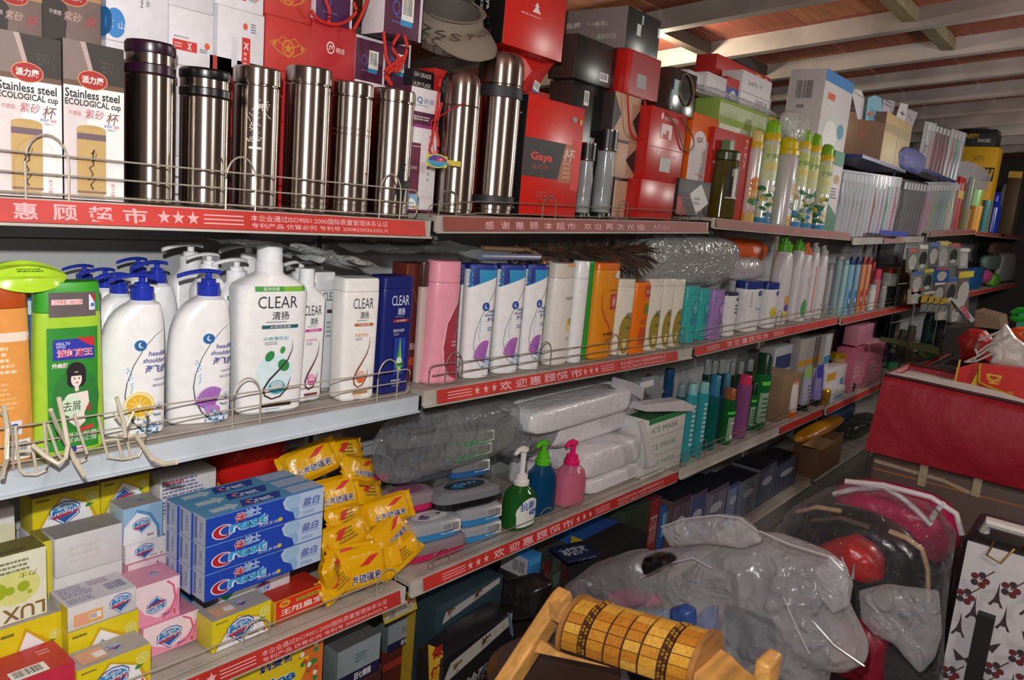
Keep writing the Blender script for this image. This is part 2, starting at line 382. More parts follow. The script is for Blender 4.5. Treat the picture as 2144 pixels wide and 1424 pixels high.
for u, (a, c) in enumerate(BO):
    un = thing('shelf_unit', UL[u], 'shelf', ((a + c) / 2, 0, 0), group='steel shelf units in a row'); cx = (a + c) / 2
    inv = lambda x: x - cx
    # back panel made of stacked slats, legs
    b = MB(); n = 12
    for i in range(n): z = .1 + i * .14; b.box(a - cx, c - cx, DP + .006, DP + .02, z, z + .137, M('#b9bec1', r=.55, kind='dirty', a=.8, s=5))
    b.build('back_panel', un)
    for xx in (a, c - .03):
        b = MB(); b.box(xx - cx, xx - cx + .03, DP + .0201, DP + .07, 0, 1.77, M('#9a9a94', r=.5)); b.build('upright', un)
    b = MB(); b.box(a - cx, c - cx, .03, DP, 0, .13, M('#8a8a86')); b.build('base_panel', un)
    for t in range(4):
        za, zb = TZ[t][u]; b = MB(); th = .03
        zz = lambda x: za + (zb - za) * ((x + cx) - a) / (c - a)
        face = M('#c9d4de' if (t == 1 and u == 0) else '#c4c0b6', r=.4, kind='dirty', a=.75, s=4)
        def slab(x0, x1, y0, y1, d0, d1, m):
            vs = [(x, y, zz(x) + d) for d in (d0, d1) for y in (y0, y1) for x in (x0, x1)]
            b.add(vs, [(0, 2, 3, 1), (4, 5, 7, 6), (0, 1, 5, 4), (2, 6, 7, 3), (0, 4, 6, 2), (1, 3, 7, 5)], m)
        top = M('#b4aea6', r=.6, kind='dirty', a=.65, s=9)
        slab(a - cx, c - cx, .006, DP, -.012, 0, top)
        slab(a - cx, c - cx, 0, .006, -.034, .0005, face); slab(a - cx, c - cx, -.006, .0, -.037, -.033, face)
        slab(a - cx + .01, c - cx - .01, DP - .03, DP, -.05, -.012, top)
        sh = b.build('shelf_board', un)
        # red price strip
        if (t, u) == (1, 0): pass
        elif t < 3:
            seg = [(a + .02, c - .02, {(0, 0): 'L1', (2, 0): 'L3', (1, 1): 'M', (2, 1): 'N', (1, 2): 'R', (0, 1): 'M1'}.get((t, u), ''))]
            if (t, u) == (2, 1): seg = [(a + .04, c - .0, 'N')]
            if (t, u) == (2, 2): seg = [(3.62, c, '')]
            if (t, u) == (0, 3): seg = [(4.9, 5.35, '')]
            if (t, u) == (1, 1): seg = [(a + .04, c - .12, 'M')]
            if (t, u) == (1, 2): seg = [(a - .02, c, 'R')]
            for s0, s1, kd in seg:
                b = MB(); H = .030; old = (t == 0 and u > 0)
                cmat = M('#94473e' if old else RED, r=.55 if old else .4, kind='dirty', a=.8, s=8)
                N = 12; vs = []; fs = []
                for i in range(N + 1):
                    x = s0 - cx + (s1 - s0) * i / N; vs += [(x, -.0075, zz(x) - .032), (x, -.0015, zz(x) - .001)]
                fs = [(2 * i, 2 * i + 2, 2 * i + 3, 2 * i + 1) for i in range(N)]
                b.add(vs, fs, cmat); b.add([(x, y + .0012, z) for x, y, z in vs], [f[::-1] for f in fs], cmat)
                f = Face(s1 - s0, H, lambda x, z, e, s0=s0: (s0 - cx + x, -.0076 + z / .03 * .006 - e, zz(s0 - cx + x) - .0315 + z), mb=b)
                if kd: strip_text(f, kd, s0, s1)
                b.build('price_strip', sh)
    zf = lambda x, t=0: sz(t, x + cx)
    if u == 0:
        guard(un, a - cx, 1.178 - cx, lambda x: sz(0, x + cx), .062, 3, [at(107, 380).x - cx, at(513, 400).x - cx, at(825, 430).x - cx])
        guard(un, a - cx, 1.19 - cx, lambda x: sz(1, x + cx), .062, 3, [at(524, 870).x - cx, at(820, 800).x - cx, .38 - cx])
        guard(un, a - cx, 1.15 - cx, lambda x: sz(2, x + cx), .035, 2, [at(190, 1440).x - cx, at(545, 1330).x - cx, at(815, 1250).x - cx])
    elif u == 1:
        guard(un, at(905, 450).x - cx, 2.52 - cx, lambda x: sz(0, x + cx), .035, 2, [at(945, 450).x - cx, at(1157, 450).x - cx, at(1310, 450).x - cx, at(1440, 450).x - cx], True)
        guard(un, at(905, 800).x - cx, 2.5 - cx, lambda x: sz(1, x + cx), .055, 3, [at(958, 780).x - cx, at(1147, 760).x - cx, at(1290, 740).x - cx, at(1430, 720).x - cx], True)
        guard(un, 1.29 - cx, 2.5 - cx, lambda x: sz(2, x + cx), .03, 2, [at(930, 1190).x - cx, at(1150, 1090).x - cx], True)
    elif u in (2, 3):
        for t in (1, 2): guard(un, a + .02 - cx, c - .05 - cx, lambda x, t=t: sz(t, x + cx), .055, 3, [a + .2 - cx, (a + c) / 2 - cx, c - .2 - cx], True)
# ================================================================ top shelf, left: boxes and flasks
def cupbox(fc, w, d, h):
    f = fc['front']; f.rect(0, .645, 1, 1, M('#85746f')); f.poly([(.5, .66), (1, .66), (1, 1), (.36, 1), (.47, .85)], M('#3a3533'))
    f.poly([(.27, 1), (.36, 1), (.5, .8), (.52, .69)], M('#b5a49c')); f.rect(0, 0, 1, .645, M('#dcd3d4')); f.poly([(.3, .3), (.42, .6), (.55, .64), (1, .645), (1, 0), (.68, 0)], M('#efeeee'))
    f.rect(0, .72, 1, .755, M('#6d5344')); f.rect(0, .645, 1, .722, M('#efeeee'))
    for x_ in (.66, .76, .88): f.text('叩心田'[int(x_ * 9) % 3], x_, .86, .09, .07, M('#55504c'))
    f.ell(.47, .77, .25, .062, M('#d8a070')); f.ell(.47, .77, .235, .057, M('#a92c2a')); f.text('派力康', .47, .77, .36, .05, M('#f3e3e0'), bold=.03)
    f.text('Stainless steel', .47, .675, .9, .055, M('#26262c'), bold=.02); f.text('ECOLOGICAL cup', .48, .615, .92, .052, M('#26262c'), bold=.02)
    f.text('不锈钢', .17, .55, .2, .03, M('#c56a70')); f.text('紫砂', .5, .555, .3, .06, M('#c0485c'), shear=.2); f.text('杯', .8, .54, .2, .08, M('#7a3a40'), shear=.2)
    f.text('高档杯', .72, .49, .14, .02, M('#3c6fb4')); f.text('典雅', .86, .49, .09, .02, M('#c83a3a')); f.text('280ml', .78, .468, .14, .014, M('#777777'))
    f.ell(.44, .46, .24, .025, M('#bf9f68')); f.rect(.2, .05, .68, .462, M('#c3a46b')); f.ell(.44, .05, .24, .03, M('#c3a46b')); f.rect(.2, .39, .68, .43, M('#72606a')); f.rect(.2, .045, .68, .06, M('#8a6a66'))
    ink = M('#4a3a2c'); f.line([(.43, .3), (.48, .33), (.45, .27), (.47, .23), (.4, .21), (.46, .17), (.38, .13), (.5, .14), (.42, .1), (.46, .07)], .0022, ink); f.line([(.5, .31), (.52, .3), (.47, .25)], .001, ink)
    for k, c_ in enumerate('热工电'): f.text(c_, .8, .105 - k * .033, .07, .025, M('#d8786a'))
def upbox(fc, w, d, h):
    f = fc['front']; f.poly([(0, .4), (.3, .4), (.42, .8), (.2, .9), (0, .9)], M('#3a3533')); f.rect(0, .865, 1, .885, M('#b08a60')); f.ell(.5, .87, .26, .05, M('#d8a070')); f.ell(.5, .87, .245, .045, M('#a92c2a')); f.text('派力康', .5, .87, .36, .04, M('#f3e3e0'), bold=.03)
    f.text('不锈钢', .2, .77, .2, .025, M('#e0d0cc')); f.text('紫砂', .5, .765, .3, .05, M('#d8b0a8'), shear=.2); f.text('杯', .82, .75, .2, .07, M('#c0445a'), shear=.2)
carton('cup_box', 'grey topped cup gift box with a tan cup print, leftmost on the top shelf', 'box', -8, 129, 72, .035, ('t', 0), .095, '#3b3735', cupbox, 'boxed stainless cups', mf={2: '#e8e4e4'})
carton('cup_box', 'grey topped cup gift box standing beside the purple lidded flask', 'box', 133, 259, 92, .035, ('t', 0), .095, '#3b3735', cupbox, 'boxed stainless cups', mf={2: '#e8e4e4'})
_, q = carton('spare_cup_box', 'grey cup box lying flat behind the front cup boxes, mostly hidden', 'box', -10, 212, 330, .16, ('t', 0), .1, '#6b5f5b')
for L, R, lb in ((-30, 90, 'grey brown cup box cut by the top left corner, behind the first cup box'), (91, 212, 'grey brown cup box standing high behind the second cup box')):
    carton('cup_box', lb, 'box', L, R, -60, .16, q[6], .095, '#55504e', upbox, 'boxed stainless cups', mf={2: '#7d6c66'})
def flask(label, L, R, T, Y, lid='steel', lidh=.13, mark=None, t=0, dome=False, bands=(), group='stainless steel flasks', decal=None):
    x, cy, z, w, h = fit(L, R, Y, 0, T, t=t); r = w / 2; st = M('#aca39c', r=.25, kind='steel')
    o = thing('vacuum_flask', label, 'flask', (x, cy, z), .0, group)
    lh = h * lidh; zb = h - lh; lm = {'steel': st, 'purple': GL('#2a1226'), 'black': GL('#101010')}[lid]
    b = MB(); pr = [(r * .9, 0), (r * .97, .003), (r * .97, h * .03), (r, h * .035)]
    for k in bands: pr += [(r, h * k), (r * .985, h * k + .001), (r * .985, h * k + .003), (r, h * k + .004)]
    pr.sort(key=lambda q: q[1]); pr += [(r, zb - .002), (r * .97, zb)]
    b.lathe(pr, st, 40); b.build('body', o)
    b = MB()
    if dome: b.lathe([(r * .97, zb)] + [(r, zb + .002), (r, zb + lh * .55)] + [(r * (1 - .42 * (1 - math.cos(a))) , zb + lh * (.55 + .45 * math.sin(a))) for a in [i * PI / 12 for i in range(1, 7)]] + [(0.001, h)], st, 40)
    elif lid == 'steel': b.lathe([(r * .93, zb), (r * .93, zb + .003), (r * 1.03, zb + .003), (r * 1.03, h - .004), (r * .98, h - .001), (r * .9, h), (.001, h - .002)], st, 40)
    else: b.lathe([(r * 1.02, zb + lh * .62), (r * 1.05, zb + lh * .7), (r * 1.05, h - .004), (r * .98, h), (.001, h)], lm, 40); b.lathe([(r * .99, zb + lh * .3), (r * .99, zb + lh * .64)], st, 40); b.lathe([(r, zb), (r * 1.04, zb + .002), (r * 1.04, zb + lh * .28), (r * .99, zb + lh * .32)], lm, 40)
    b.build('lid', o)
    if decal:
        f = Face(w, h, lambda xx, zz_, e: (math.sin((xx - r) / r * .95 - .25) * (r + e), -math.cos((xx - r) / r * .95 - .25) * (r + e), zz_), .01)
        decal(f); f.build('printing', o)
    return o, (x, cy, z, r, h)
def etched(f):
    m = M('#f0ece6', r=.3); r_ = random.Random(4)
    for i in range(26): u = r_.uniform(.2, .62); v = r_.uniform(.46, .78); f.line([(u, v), (u + r_.uniform(-.1, .1), v + r_.uniform(-.03, .03)), (u + r_.uniform(-.1, .1), v + .02)], .0007, m)
    f.text('杯', .42, .72, .2, .05, m); f.greek(.2, .42, .6, .45, 1, m)
def horse(f):
    m = M('#141212'); f.poly([(.42, .2), (.5, .27), (.46, .33), (.52, .4), (.62, .44), (.72, .43), (.66, .4), (.7, .38), (.62, .36), (.66, .3), (.8, .3), (.9, .33), (.96, .3), (.98, .22), (.94, .26), (.9, .27), (.9, .17), (.86, .24), (.7, .22), (.66, .16), (.62, .22), (.5, .17)], m)
    f.line([(.9, .3), (.95, .36), (1.02, .33), (1.04, .22)], .003, m)
    for q_ in ((.44, .2, .4, .12), (.52, .19, .56, .13), (.72, .22, .68, .13), (.88, .2, .92, .12)): f.line([(q_[0], q_[1] + .03), q_[2:]], .003, m)
flask('steel flask with dark purple lid ring, leftmost of the flasks', 262, 365, 90, .03, 'purple', .2)
flask('steel flask with black lid ring, second flask from the left', 375, 479, 147, .028, 'black', .2)
flask('steel flask with etched characters, third flask from the left', 485, 583, 143, .026, lidh=.13, decal=etched)
flask('tall steel flask with wide screw lid and ridged neck, fourth from the left', 594, 688, 143, .024, lidh=.12, bands=(.06, .1))
flask('steel flask with two faint ridges, fifth from the left', 684, 775, 174, .022, lidh=.11, bands=(.07, .11, .6, .64))
flask('steel flask with a black horse print, sixth from the left', 769, 861, 189, .02, lidh=.1, decal=horse, bands=(.08, .12))
o, q = flask('slim domed steel flask with a bright swing tag, right of the shelf joint', 915, 998, 152, .03, lidh=.24, dome=True)
x, cy, z, r, h = q
b = MB(); pz = at(893, 334, 0.015); pe = at(965, 334, .015); ww = pe.x - pz.x
f = Face(ww, .03, lambda a, c, e: (a, -e, c), None, b); f.ell(.3, .5, .3, .5, M('#d3cf3c')); f.rect(.4, .3, 1, .68, M('#d9c83a')); f.ell(.3, .5, .27, .42, M('#3c8fc4')); f.ell(.32, .58, .26, .3, M('#5a3a92')); f.ell(.4, .62, .14, .15, M('#c62f5a')); f.rect(.02, .3, .62, .48, M('#55b4d0')); f.text('水', .4, .62, .1, .2, M('#f5e9ee')); f.text('MANG KONGSHUIBEI', .4, .38, .6, .1, M('#2a4f8c'))
b.box(0, ww * .6, .0002, .0006, .003, .027, M('#d3cf3c')); tg = b.build('swing_tag', o); tg.location = (pz.x - x, 0.015 - cy, pz.z - .015 - z)
b = MB(); b.tube([(pz.x - x + .02, .014 - cy, pz.z + .012 - z), (pz.x - x + .01, .02 - cy, pz.z + .08 - z), (-r * .6, -r * .9, h * .78)], .0012, M('#cc2222'), 6); b.build('tag_cord', o)
o, q = flask('tallest domed steel flask with two black rubber bands, beside the black gift bag', 992, 1085, 112, .03, lidh=.2, dome=True)
x, cy, z, r, h = q
for v0, v1 in ((.06, .12), (.72, .79)):
    b = MB(); b.lathe([(r * 1.01, h * v0), (r * 1.05, h * v0 + .001), (r * 1.05, h * v1 - .001), (r * 1.01, h * v1)], M('#26262a', r=.5), 40, cap=False); b.build('rubber_band', o)
# ---- boxes stacked behind the flasks (front faces at Y = .17)
def yipin(red=True, ball=False, vert=False):
    def dr(fc, w, d, h):
        f = fc['front']
        if ball:
            f.ell(.14, .24, .16, .2, M('#3d8ad0')); f.text('世', .06, .24, .1, .13, M('#e9f2fa')); f.text('山', .24, .22, .1, .1, M('#e9f2fa'))
            f.poly([(.55, .98), (.6, .88), (.65, .98)], M('#202020')); f.poly([(.53, .9), (.6, .78), (.67, .9), (.6, .84)], M('#c8302c')); f.text('YIPIN', .56, .64, .26, .035, M('#202020'), rot=-PI / 2); f.text('易品', .66, .64, .2, .05, M('#55505a'), rot=-PI / 2)
            fc['left'].ell(.9, .24, .3, .2, M('#3d8ad0'))
        elif vert: f.rect(.52, .14, .7, .62, M('#cf3a34')); f.text('X', .61, .5, .12, .1, M('#f0e0e0'), bold=.04); f.greek(.56, .2, .66, .42, 3, M('#eabcb8')); f.rect(.3, .15, .42, .6, M('#dcdce4')); f.ell(.58, .78, .05, .05, M('#e0603c')); f.greek(.7, .7, .86, .85, 4, M('#777788'))
        elif red: f.rect(.08, .26, .62, .44, M('#cf3a34')); f.text('X', .45, .35, .1, .13, M('#f0e0e0'), bold=.04); f.greek(.12, .3, .36, .4, 2, M('#eabcb8')); f.greek(.1, .47, .6, .52, 1, M('#a0a0a8')); f.ell(.85, .42, .06, .06, M('#e0603c')); f.greek(.68, .28, .95, .36, 2, M('#777788'))
    return dr
def plain(c=None):
    return None
YB = .165
def column(L, R, tops, specs, Y=YB, base=('t', 0), d=.11):
    """stack of boxes from the shelf up; tops: pixel rows; specs: (name,label,colour,draw,mf)"""
    bz = base
    for T, (nm, lb, col_, dr, mf) in zip(tops, specs):
        o, q = carton(nm, lb, 'box', L, R, T, Y, bz, d, col_, dr, 'stacked cup boxes on the top shelf', mf=mf); bz = q[6] + .0005
    return bz
def spine(fc, w, d, h): pass
wh = '#e6e6ec'
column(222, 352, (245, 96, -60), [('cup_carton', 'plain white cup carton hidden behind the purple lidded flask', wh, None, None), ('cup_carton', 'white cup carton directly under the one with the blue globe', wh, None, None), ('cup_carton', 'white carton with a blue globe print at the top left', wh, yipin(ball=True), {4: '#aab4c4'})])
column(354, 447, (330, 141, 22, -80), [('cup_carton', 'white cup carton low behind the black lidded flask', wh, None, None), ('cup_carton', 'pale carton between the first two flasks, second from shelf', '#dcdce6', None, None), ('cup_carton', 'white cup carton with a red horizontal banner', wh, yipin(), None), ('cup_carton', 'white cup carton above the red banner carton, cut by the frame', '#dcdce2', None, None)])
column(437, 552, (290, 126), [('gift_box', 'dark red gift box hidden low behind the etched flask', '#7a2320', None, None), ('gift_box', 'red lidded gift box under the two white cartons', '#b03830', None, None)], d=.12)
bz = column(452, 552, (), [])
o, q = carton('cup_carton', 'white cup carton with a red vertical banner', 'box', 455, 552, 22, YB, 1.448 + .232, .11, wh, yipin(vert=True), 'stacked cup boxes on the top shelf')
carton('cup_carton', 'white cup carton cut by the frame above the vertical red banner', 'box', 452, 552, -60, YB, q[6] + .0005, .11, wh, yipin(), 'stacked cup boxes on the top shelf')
def floral(fc, w, d, h):
    f = fc['front']; g = M('#d08a3a'); f.ell(.48, .45, .13, .17, g); f.ell(.48, .45, .1, .13, M('#cc3a30')); f.star(.48, .45, .012, g)
    for s in (-1, 1):
        f.line([(.48 + s * .12, .5), (.48 + s * .26, .56), (.48 + s * .4, .5), (.48 + s * .3, .42), (.48 + s * .2, .36), (.48 + s * .1, .3)], .0022, g); f.line([(.48 + s * .05, .62), (.48 + s * .14, .66), (.48 + s * .22, .56)], .002, g); f.ell(.48 + s * .3, .5, .04, .05, g)
    l = fc['left']; l.rect(.8, .02, .86, .98, M('#e8c890'))
def jy(fc, w, d, h):
    f = fc['front']; m = M('#f2e6e6'); f.ell(.42, .54, .09, .115, m); f.ell(.42, .54, .07, .09, M('#b8262a')); f.text('JY', .43, .54, .12, .09, m, bold=.03); f.text('精选', .64, .52, .2, .1, m); fc['left'].bars(.7, .02, .8, .98, M('#e8d8d8'), 2)
def vertch(fc, w, d, h):
    f = fc['front']; f.rect(.45, 0, .6, 1, M('#b02422'))
    for k, c_ in enumerate('精工制作高档精品'): f.text(c_, .16, .86 - k * .11, .12, .085, M('#f2e6e6'), bold=.03)
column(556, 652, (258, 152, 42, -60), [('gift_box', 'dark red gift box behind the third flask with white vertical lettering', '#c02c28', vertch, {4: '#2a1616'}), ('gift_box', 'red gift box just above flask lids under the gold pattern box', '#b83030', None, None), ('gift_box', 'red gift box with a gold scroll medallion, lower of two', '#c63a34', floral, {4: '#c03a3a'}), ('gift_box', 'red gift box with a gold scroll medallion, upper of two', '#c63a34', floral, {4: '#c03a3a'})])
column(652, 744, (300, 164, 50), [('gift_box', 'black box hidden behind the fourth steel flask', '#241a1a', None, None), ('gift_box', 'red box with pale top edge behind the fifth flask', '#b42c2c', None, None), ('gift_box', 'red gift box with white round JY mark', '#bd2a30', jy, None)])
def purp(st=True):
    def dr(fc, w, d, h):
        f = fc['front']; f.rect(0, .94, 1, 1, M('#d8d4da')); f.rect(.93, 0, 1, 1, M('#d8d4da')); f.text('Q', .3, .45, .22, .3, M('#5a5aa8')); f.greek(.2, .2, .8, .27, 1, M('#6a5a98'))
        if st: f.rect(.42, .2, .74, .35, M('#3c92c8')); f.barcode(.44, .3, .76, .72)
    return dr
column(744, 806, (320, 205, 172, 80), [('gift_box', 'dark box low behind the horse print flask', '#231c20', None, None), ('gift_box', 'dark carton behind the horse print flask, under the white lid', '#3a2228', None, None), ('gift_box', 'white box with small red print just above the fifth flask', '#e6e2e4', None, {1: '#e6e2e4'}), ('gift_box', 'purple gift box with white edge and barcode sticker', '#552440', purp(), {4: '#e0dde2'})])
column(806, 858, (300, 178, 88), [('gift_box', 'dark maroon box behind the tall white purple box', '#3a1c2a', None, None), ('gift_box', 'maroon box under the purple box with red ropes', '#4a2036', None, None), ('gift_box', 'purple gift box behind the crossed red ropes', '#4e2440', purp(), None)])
def rope(par, pts, r=.0035, m=None, nm='rope_handle'):
    b = MB(); P = [Vector(p) for p in pts]; q = []
    for i in range(len(P) - 1):
        a, c, d_, e = P[max(0, i - 1)], P[i], P[i + 1], P[min(len(P) - 1, i + 2)]
        for k in range(5): t = k / 5; q.append(.5 * ((2 * c) + (d_ - a) * t + (2 * a - 5 * c + 4 * d_ - e) * t * t + (3 * c - a - 3 * d_ + e) * t ** 3))
    q.append(P[-1]); b.tube(q, r, m or M('#d0281e', r=.6, b=.4, s=400), 8); o = b.build(nm, None)
    if par:
        o.parent = par; o.matrix_parent_inverse = Matrix.Identity(4); o.location = (0, 0, 0)
        for v in o.data.vertices: v.co = par_inv(par) @ v.co
    return o
def par_inv(p): return (Matrix.Translation(p.location) @ p.rotation_euler.to_matrix().to_4x4()).inverted()
RP = lambda y, *q: [at(a, c, y) for a, c in q]
zt = 1.448 + .385
o, q = carton('gift_bag', 'purple gift bag with a looping red rope above the JY box', 'bag', 662, 738, -40, YB - .005, zat(52, at(700, 52, YB).x, YB), .1, '#4b2350', purp(False), 'gift bags on the top shelf', mf={4: '#e4e0e6'})
rope(o, RP(YB - .012, (680, -5), (690, 25), (688, 45), (700, 52), (725, 45), (745, 25), (740, 5)) ); rope(o, RP(YB - .012, (652, 22), (665, 40), (690, 50), (712, 50)))
o, q = carton('gift_bag', 'white sided purple gift bag with barcode and red ropes hanging below', 'bag', 806, 884, -45, .10, zat(80, at(845, 80, .1).x, .1), .07, '#552440', purp(), 'gift bags on the top shelf', mf={4: '#e4e0e6', 0: '#3a3034'})
rope(o, RP(.096, (803, 66), (806, 95), (810, 125), (830, 150), (848, 118), (852, 95), (846, 74))); rope(o, RP(.094, (835, 72), (822, 100), (838, 130), (812, 155), (820, 178), (806, 150), (845, 120)))
rope(o, RP(.12, (770, -5), (762, 20), (750, 45), (740, 62)))
def vac(fc, w, d, h):
    f = fc['front']; f.text('HIGH GRADE', .4, .7, .9, .16, M('#e0dcd8')); f.text('VACUUM FLASK', .4, .3, .95, .16, M('#e0dcd8'))
o, q = carton('flask_box', 'red boxed flask with black lettered panel beneath the patterned cap', 'box', 900, 962, 150, .14, ('t', 0), .09, '#c22a26', None, None)
carton('flask_box', 'black lettered box end between the purple boxes and the red box', 'box', 856, 900, 148, .135, ('t', 0), .09, '#1c1a1c', lambda fc, w, d, h: (fc['front'].text('GH GRADE', .45, .965, .8, .03, M('#e0dcd8')), fc['front'].text('UUM FLASK', .45, .90, .85, .03, M('#e0dcd8'))))
def whp(fc, w, d, h):
    f = fc['front']; f.text('Q', .3, .9, .2, .06, M('#5a7ab0'), bold=.03); f.text('新晨', .62, .9, .35, .045, M('#6a86b4')); f.greek(.2, .85, .8, .87, 1, M('#a0b0c4'))
    f.rect(0, .71, 1, .81, M('#552440')); f.rect(0, .685, 1, .71, M('#9a3a82')); f.greek(.1, .74, .95, .78, 2, M('#d8ccd4')); f.text('姬', .1, .76, .14, .04, M('#e6dde2'))
    f.rect(0, .15, .42, .56, M('#6a2440')); f.rect(0, .53, .42, .535, M('#e6dde2')); f.text('Q', .12, .36, .12, .03, M('#ece4ea')); f.text('新晨', .26, .36, .14, .025, M('#ece4ea'))
    for k, c_ in enumerate('高品质真空保温杯'): f.text(c_, .72, .62 - k * .05, .07, .025, M('#404858'))
    f.ell(.2, .05, .25, .1, M('#7fb4d8'), a0=0, a1=PI); f.ell(.2, .05, .16, .06, M('#e6eef4'), a0=0, a1=PI); f.ell(.36, .035, .06, .018, M('#d8b838')); f.rect(0, 0, 1, .02, M('#6a2440'))
o, q = carton('flask_box', 'tall white box with purple band right of the horse print flask', 'box', 854, 914, 186, .085, ('t', 0), .045, '#e8e4e8', whp, None, mf={4: '#5a2440', 1: '#e8e4e8'})
rope(o, RP(.08, (922, 165), (916, 220), (905, 290), (900, 315), (912, 330), (918, 300), (914, 265), (925, 215)), .003)
# ---- patterned flat cap lying upside down on the boxes
capc = M('#857a6c', r=.8, b=.3, s=300); cin = M('#5d5752', r=.8); C0 = at(938, 62, .17)
o = thing('patterned_hat', 'grey beige flat cap with lettered pattern lying on the gift boxes', 'cap', C0)
b = MB(); vs = []; fs = []; n = 28
AX = Matrix.Rotation(-.35, 4, 'Y') @ Matrix.Rotation(.5, 4, 'X')
b.loft([(-.052, .03, .03), (-.046, .055, .05), (-.03, .078, .07), (-.008, .09, .08), (.012, .088, .078), (.03, .082, .072), (.042, .078, .068), (.046, .076, .066)], capc, 32, 2.2, cap=False, X=AX)
b.loft([(.0465, .0765, .0665), (.03, .074, .064), (-.01, .07, .062), (-.03, .05, .045), (-.034, .001, .001)], cin, 32, 2.2, cap=False, X=AX); b.build('crown', o)
b = MB(); q = []
for i in range(13):
    a = PI * i / 12; q.append((-.062 + .0 * i, 0, 0))
vs = [];
for j in range(5):
    for i in range(17): a = -.15 + (PI + .3) * i / 16; rr = .078 + .05 * j / 4 * math.sin(max(0, min(PI, a))); vs.append(AX @ Vector((math.cos(a) * rr * .98, -math.sin(a) * rr * 1.05, .028 - .035 * (j / 4) ** 2 * math.sin(max(0, min(PI, a))) - .01 * abs(math.cos(a)))))
fs = [(j * 17 + i, j * 17 + i + 1, (j + 1) * 17 + i + 1, (j + 1) * 17 + i) for j in range(4) for i in range(16)]
b.add(vs, fs, capc, True); b.add([v + AX.to_3x3() @ Vector((0, 0, -.003)) for v in vs], [f[::-1] for f in fs], capc, True); b.build('peak', o)
b = MB(); f = Face(.5, .07, lambda a, c, e: tuple(AX @ Vector((math.sin(a / .085 - 2.9) * (.0905 + e * 4 - abs(c - .03) * .1), -math.cos(a / .085 - 2.9) * (.0805 + e * 4 - abs(c - .03) * .1), c - .03))), .01, b)
r_ = random.Random(2)
for v in (.2, .5, .8):
    for i in range(15): f.text('LOSTENIZCGTS'[r_.randrange(12)], .05 + i * .062 + v * .03, v, .045, .24, M('#4a4038', r=.9), rot=r_.uniform(-.4, .4))
b.build('lettering', o)
b = MB(); b.tube([AX @ Vector((math.sin(a) * .08, -math.cos(a) * .07, .05)) for a in [i * PI / 14 - 1.5 for i in range(15)]], .007, capc, 8, flat=.4); b.build('ear_flap', o)
# ================================================================ top shelf, second unit: gift bags and boxes
def ctop(fc, w, d, h): pass
GG = 'gift boxes piled on the second unit'
o, q = carton('gift_box', 'red gift box standing low behind the tallest flask', 'box', 1086, 1140, 190, .17, ('t', 0), .08, '#c2201c', None, GG)
def saya(fc, w, d, h):
    f = fc['front']; f.poly([(.46, .62), (.5, .68), (.54, .62)], M('#f0e6e4')); f.poly([(.43, .54), (.5, .64), (.57, .54)], M('#f0e6e4')); f.greek(.25, .47, .75, .5, 1, M('#e8b8b4')); fc['left'].text('Gaya', .45, .6, .5, .08, M('#dadada'), rot=-PI / 2, bold=.02); fc['left'].text('佳亚', .25, .55, .3, .05, M('#dadada'), rot=-PI / 2)
zb = zat(106, at(1100, 106, .09).x, .09)
o, q = carton('gift_bag', 'glossy red gift bag with small white tree mark hanging over the top shelf', 'bag', 1058, 1182, -45, .09, zb, .1, '#d62a20', saya, 'gift bags on the top shelf', mf={4: '#151515', 0: '#b02018'}, rough=.3)
# crumpled red bag below it
a = at(1105, 108, .15); o = thing('crumpled_gift_bag', 'folded red gift bag with a price tag wedged under the glossy red bag', 'bag', (a.x, .15, zat(190, a.x, .15)))
hh = a.z - zat(190, a.x, .15); s_ = (at(1165, 108, .15).x - a.x); b = MB(); m = M('#d3281f', r=.35, b=.5, s=30)
P = [(-.03, 0, .0), (.02, .0, 0), (.075, .01, hh * .3), (s_, 0, hh * .98), (-.035, 0, hh), (-.06, .02, hh * .5), (.0, -.02, hh * .5), (.04, -.018, hh * .6)]
vs = P + [(x, y + .05, z) for x, y, z in P]
b.add(vs, [(0, 1, 6), (1, 2, 7, 6), (2, 3, 7), (3, 4, 6, 7), (4, 5, 6), (5, 0, 6), (8, 14, 9), (9, 14, 15, 10), (10, 15, 11), (11, 15, 14, 12), (12, 14, 13), (13, 14, 8), (0, 8, 9, 1), (1, 9, 10, 2), (2, 10, 11, 3), (3, 11, 12, 4), (4, 12, 13, 5), (5, 13, 8, 0)], m)
b.build('bag_body', o)
pz = at(1117, 166, .12); f = Face(.03, .022, lambda x, z, e: (pz.x - a.x + x + z * .3, -.03 - e, pz.z - o.location.z - .022 + z - x * .3)); f.mb.box(pz.x - a.x, pz.x - a.x + .028, -.0301, -.0296, pz.z - o.location.z - .03, pz.z - o.location.z - .01, M('#3c7fc0')); f.barcode(0, 0, .8, 1); f.build('price_tag', o)
def gayabag(fc, w, d, h):
    f = fc['front']; f.poly([(-0, .33), (.84, .33), (.9, .4), (1.0, .655), (.0, .655)], M('#1d1b1c')); f.poly([(.6, .31), (.84, .31), (.93, .655), (.7, .655)], M('#b0653a'))
    f.rect(.84, .25, 1, .7, M('#d8281e')); f.text('Gaya', .3, .5, .38, .09, M('#d8352a'), bold=.04); f.text('佳尤伊', .28, .42, .28, .04, M('#c8352a')); f.text('杯', .78, .56, .2, .12, M('#ece0da'), shear=.2); f.greek(.68, .34, .88, .5, 4, M('#d8a888'))
    f.greek(.25, .13, .75, .22, 3, M('#b81f18')); f.ell(.82, .88, .05, .025, M('#8c8a88')); f.ell(.94, .87, .03, .025, M('#b8a040'))
    l = fc['left']; l.text("Gaya'", .5, .83, .6, .05, M('#e0e0e0'), bold=.02); l.text('尤伊', .5, .77, .3, .03, M('#c0c0c0')); l.greek(.45, .04, .9, .2, 5, M('#d0d0d0'))
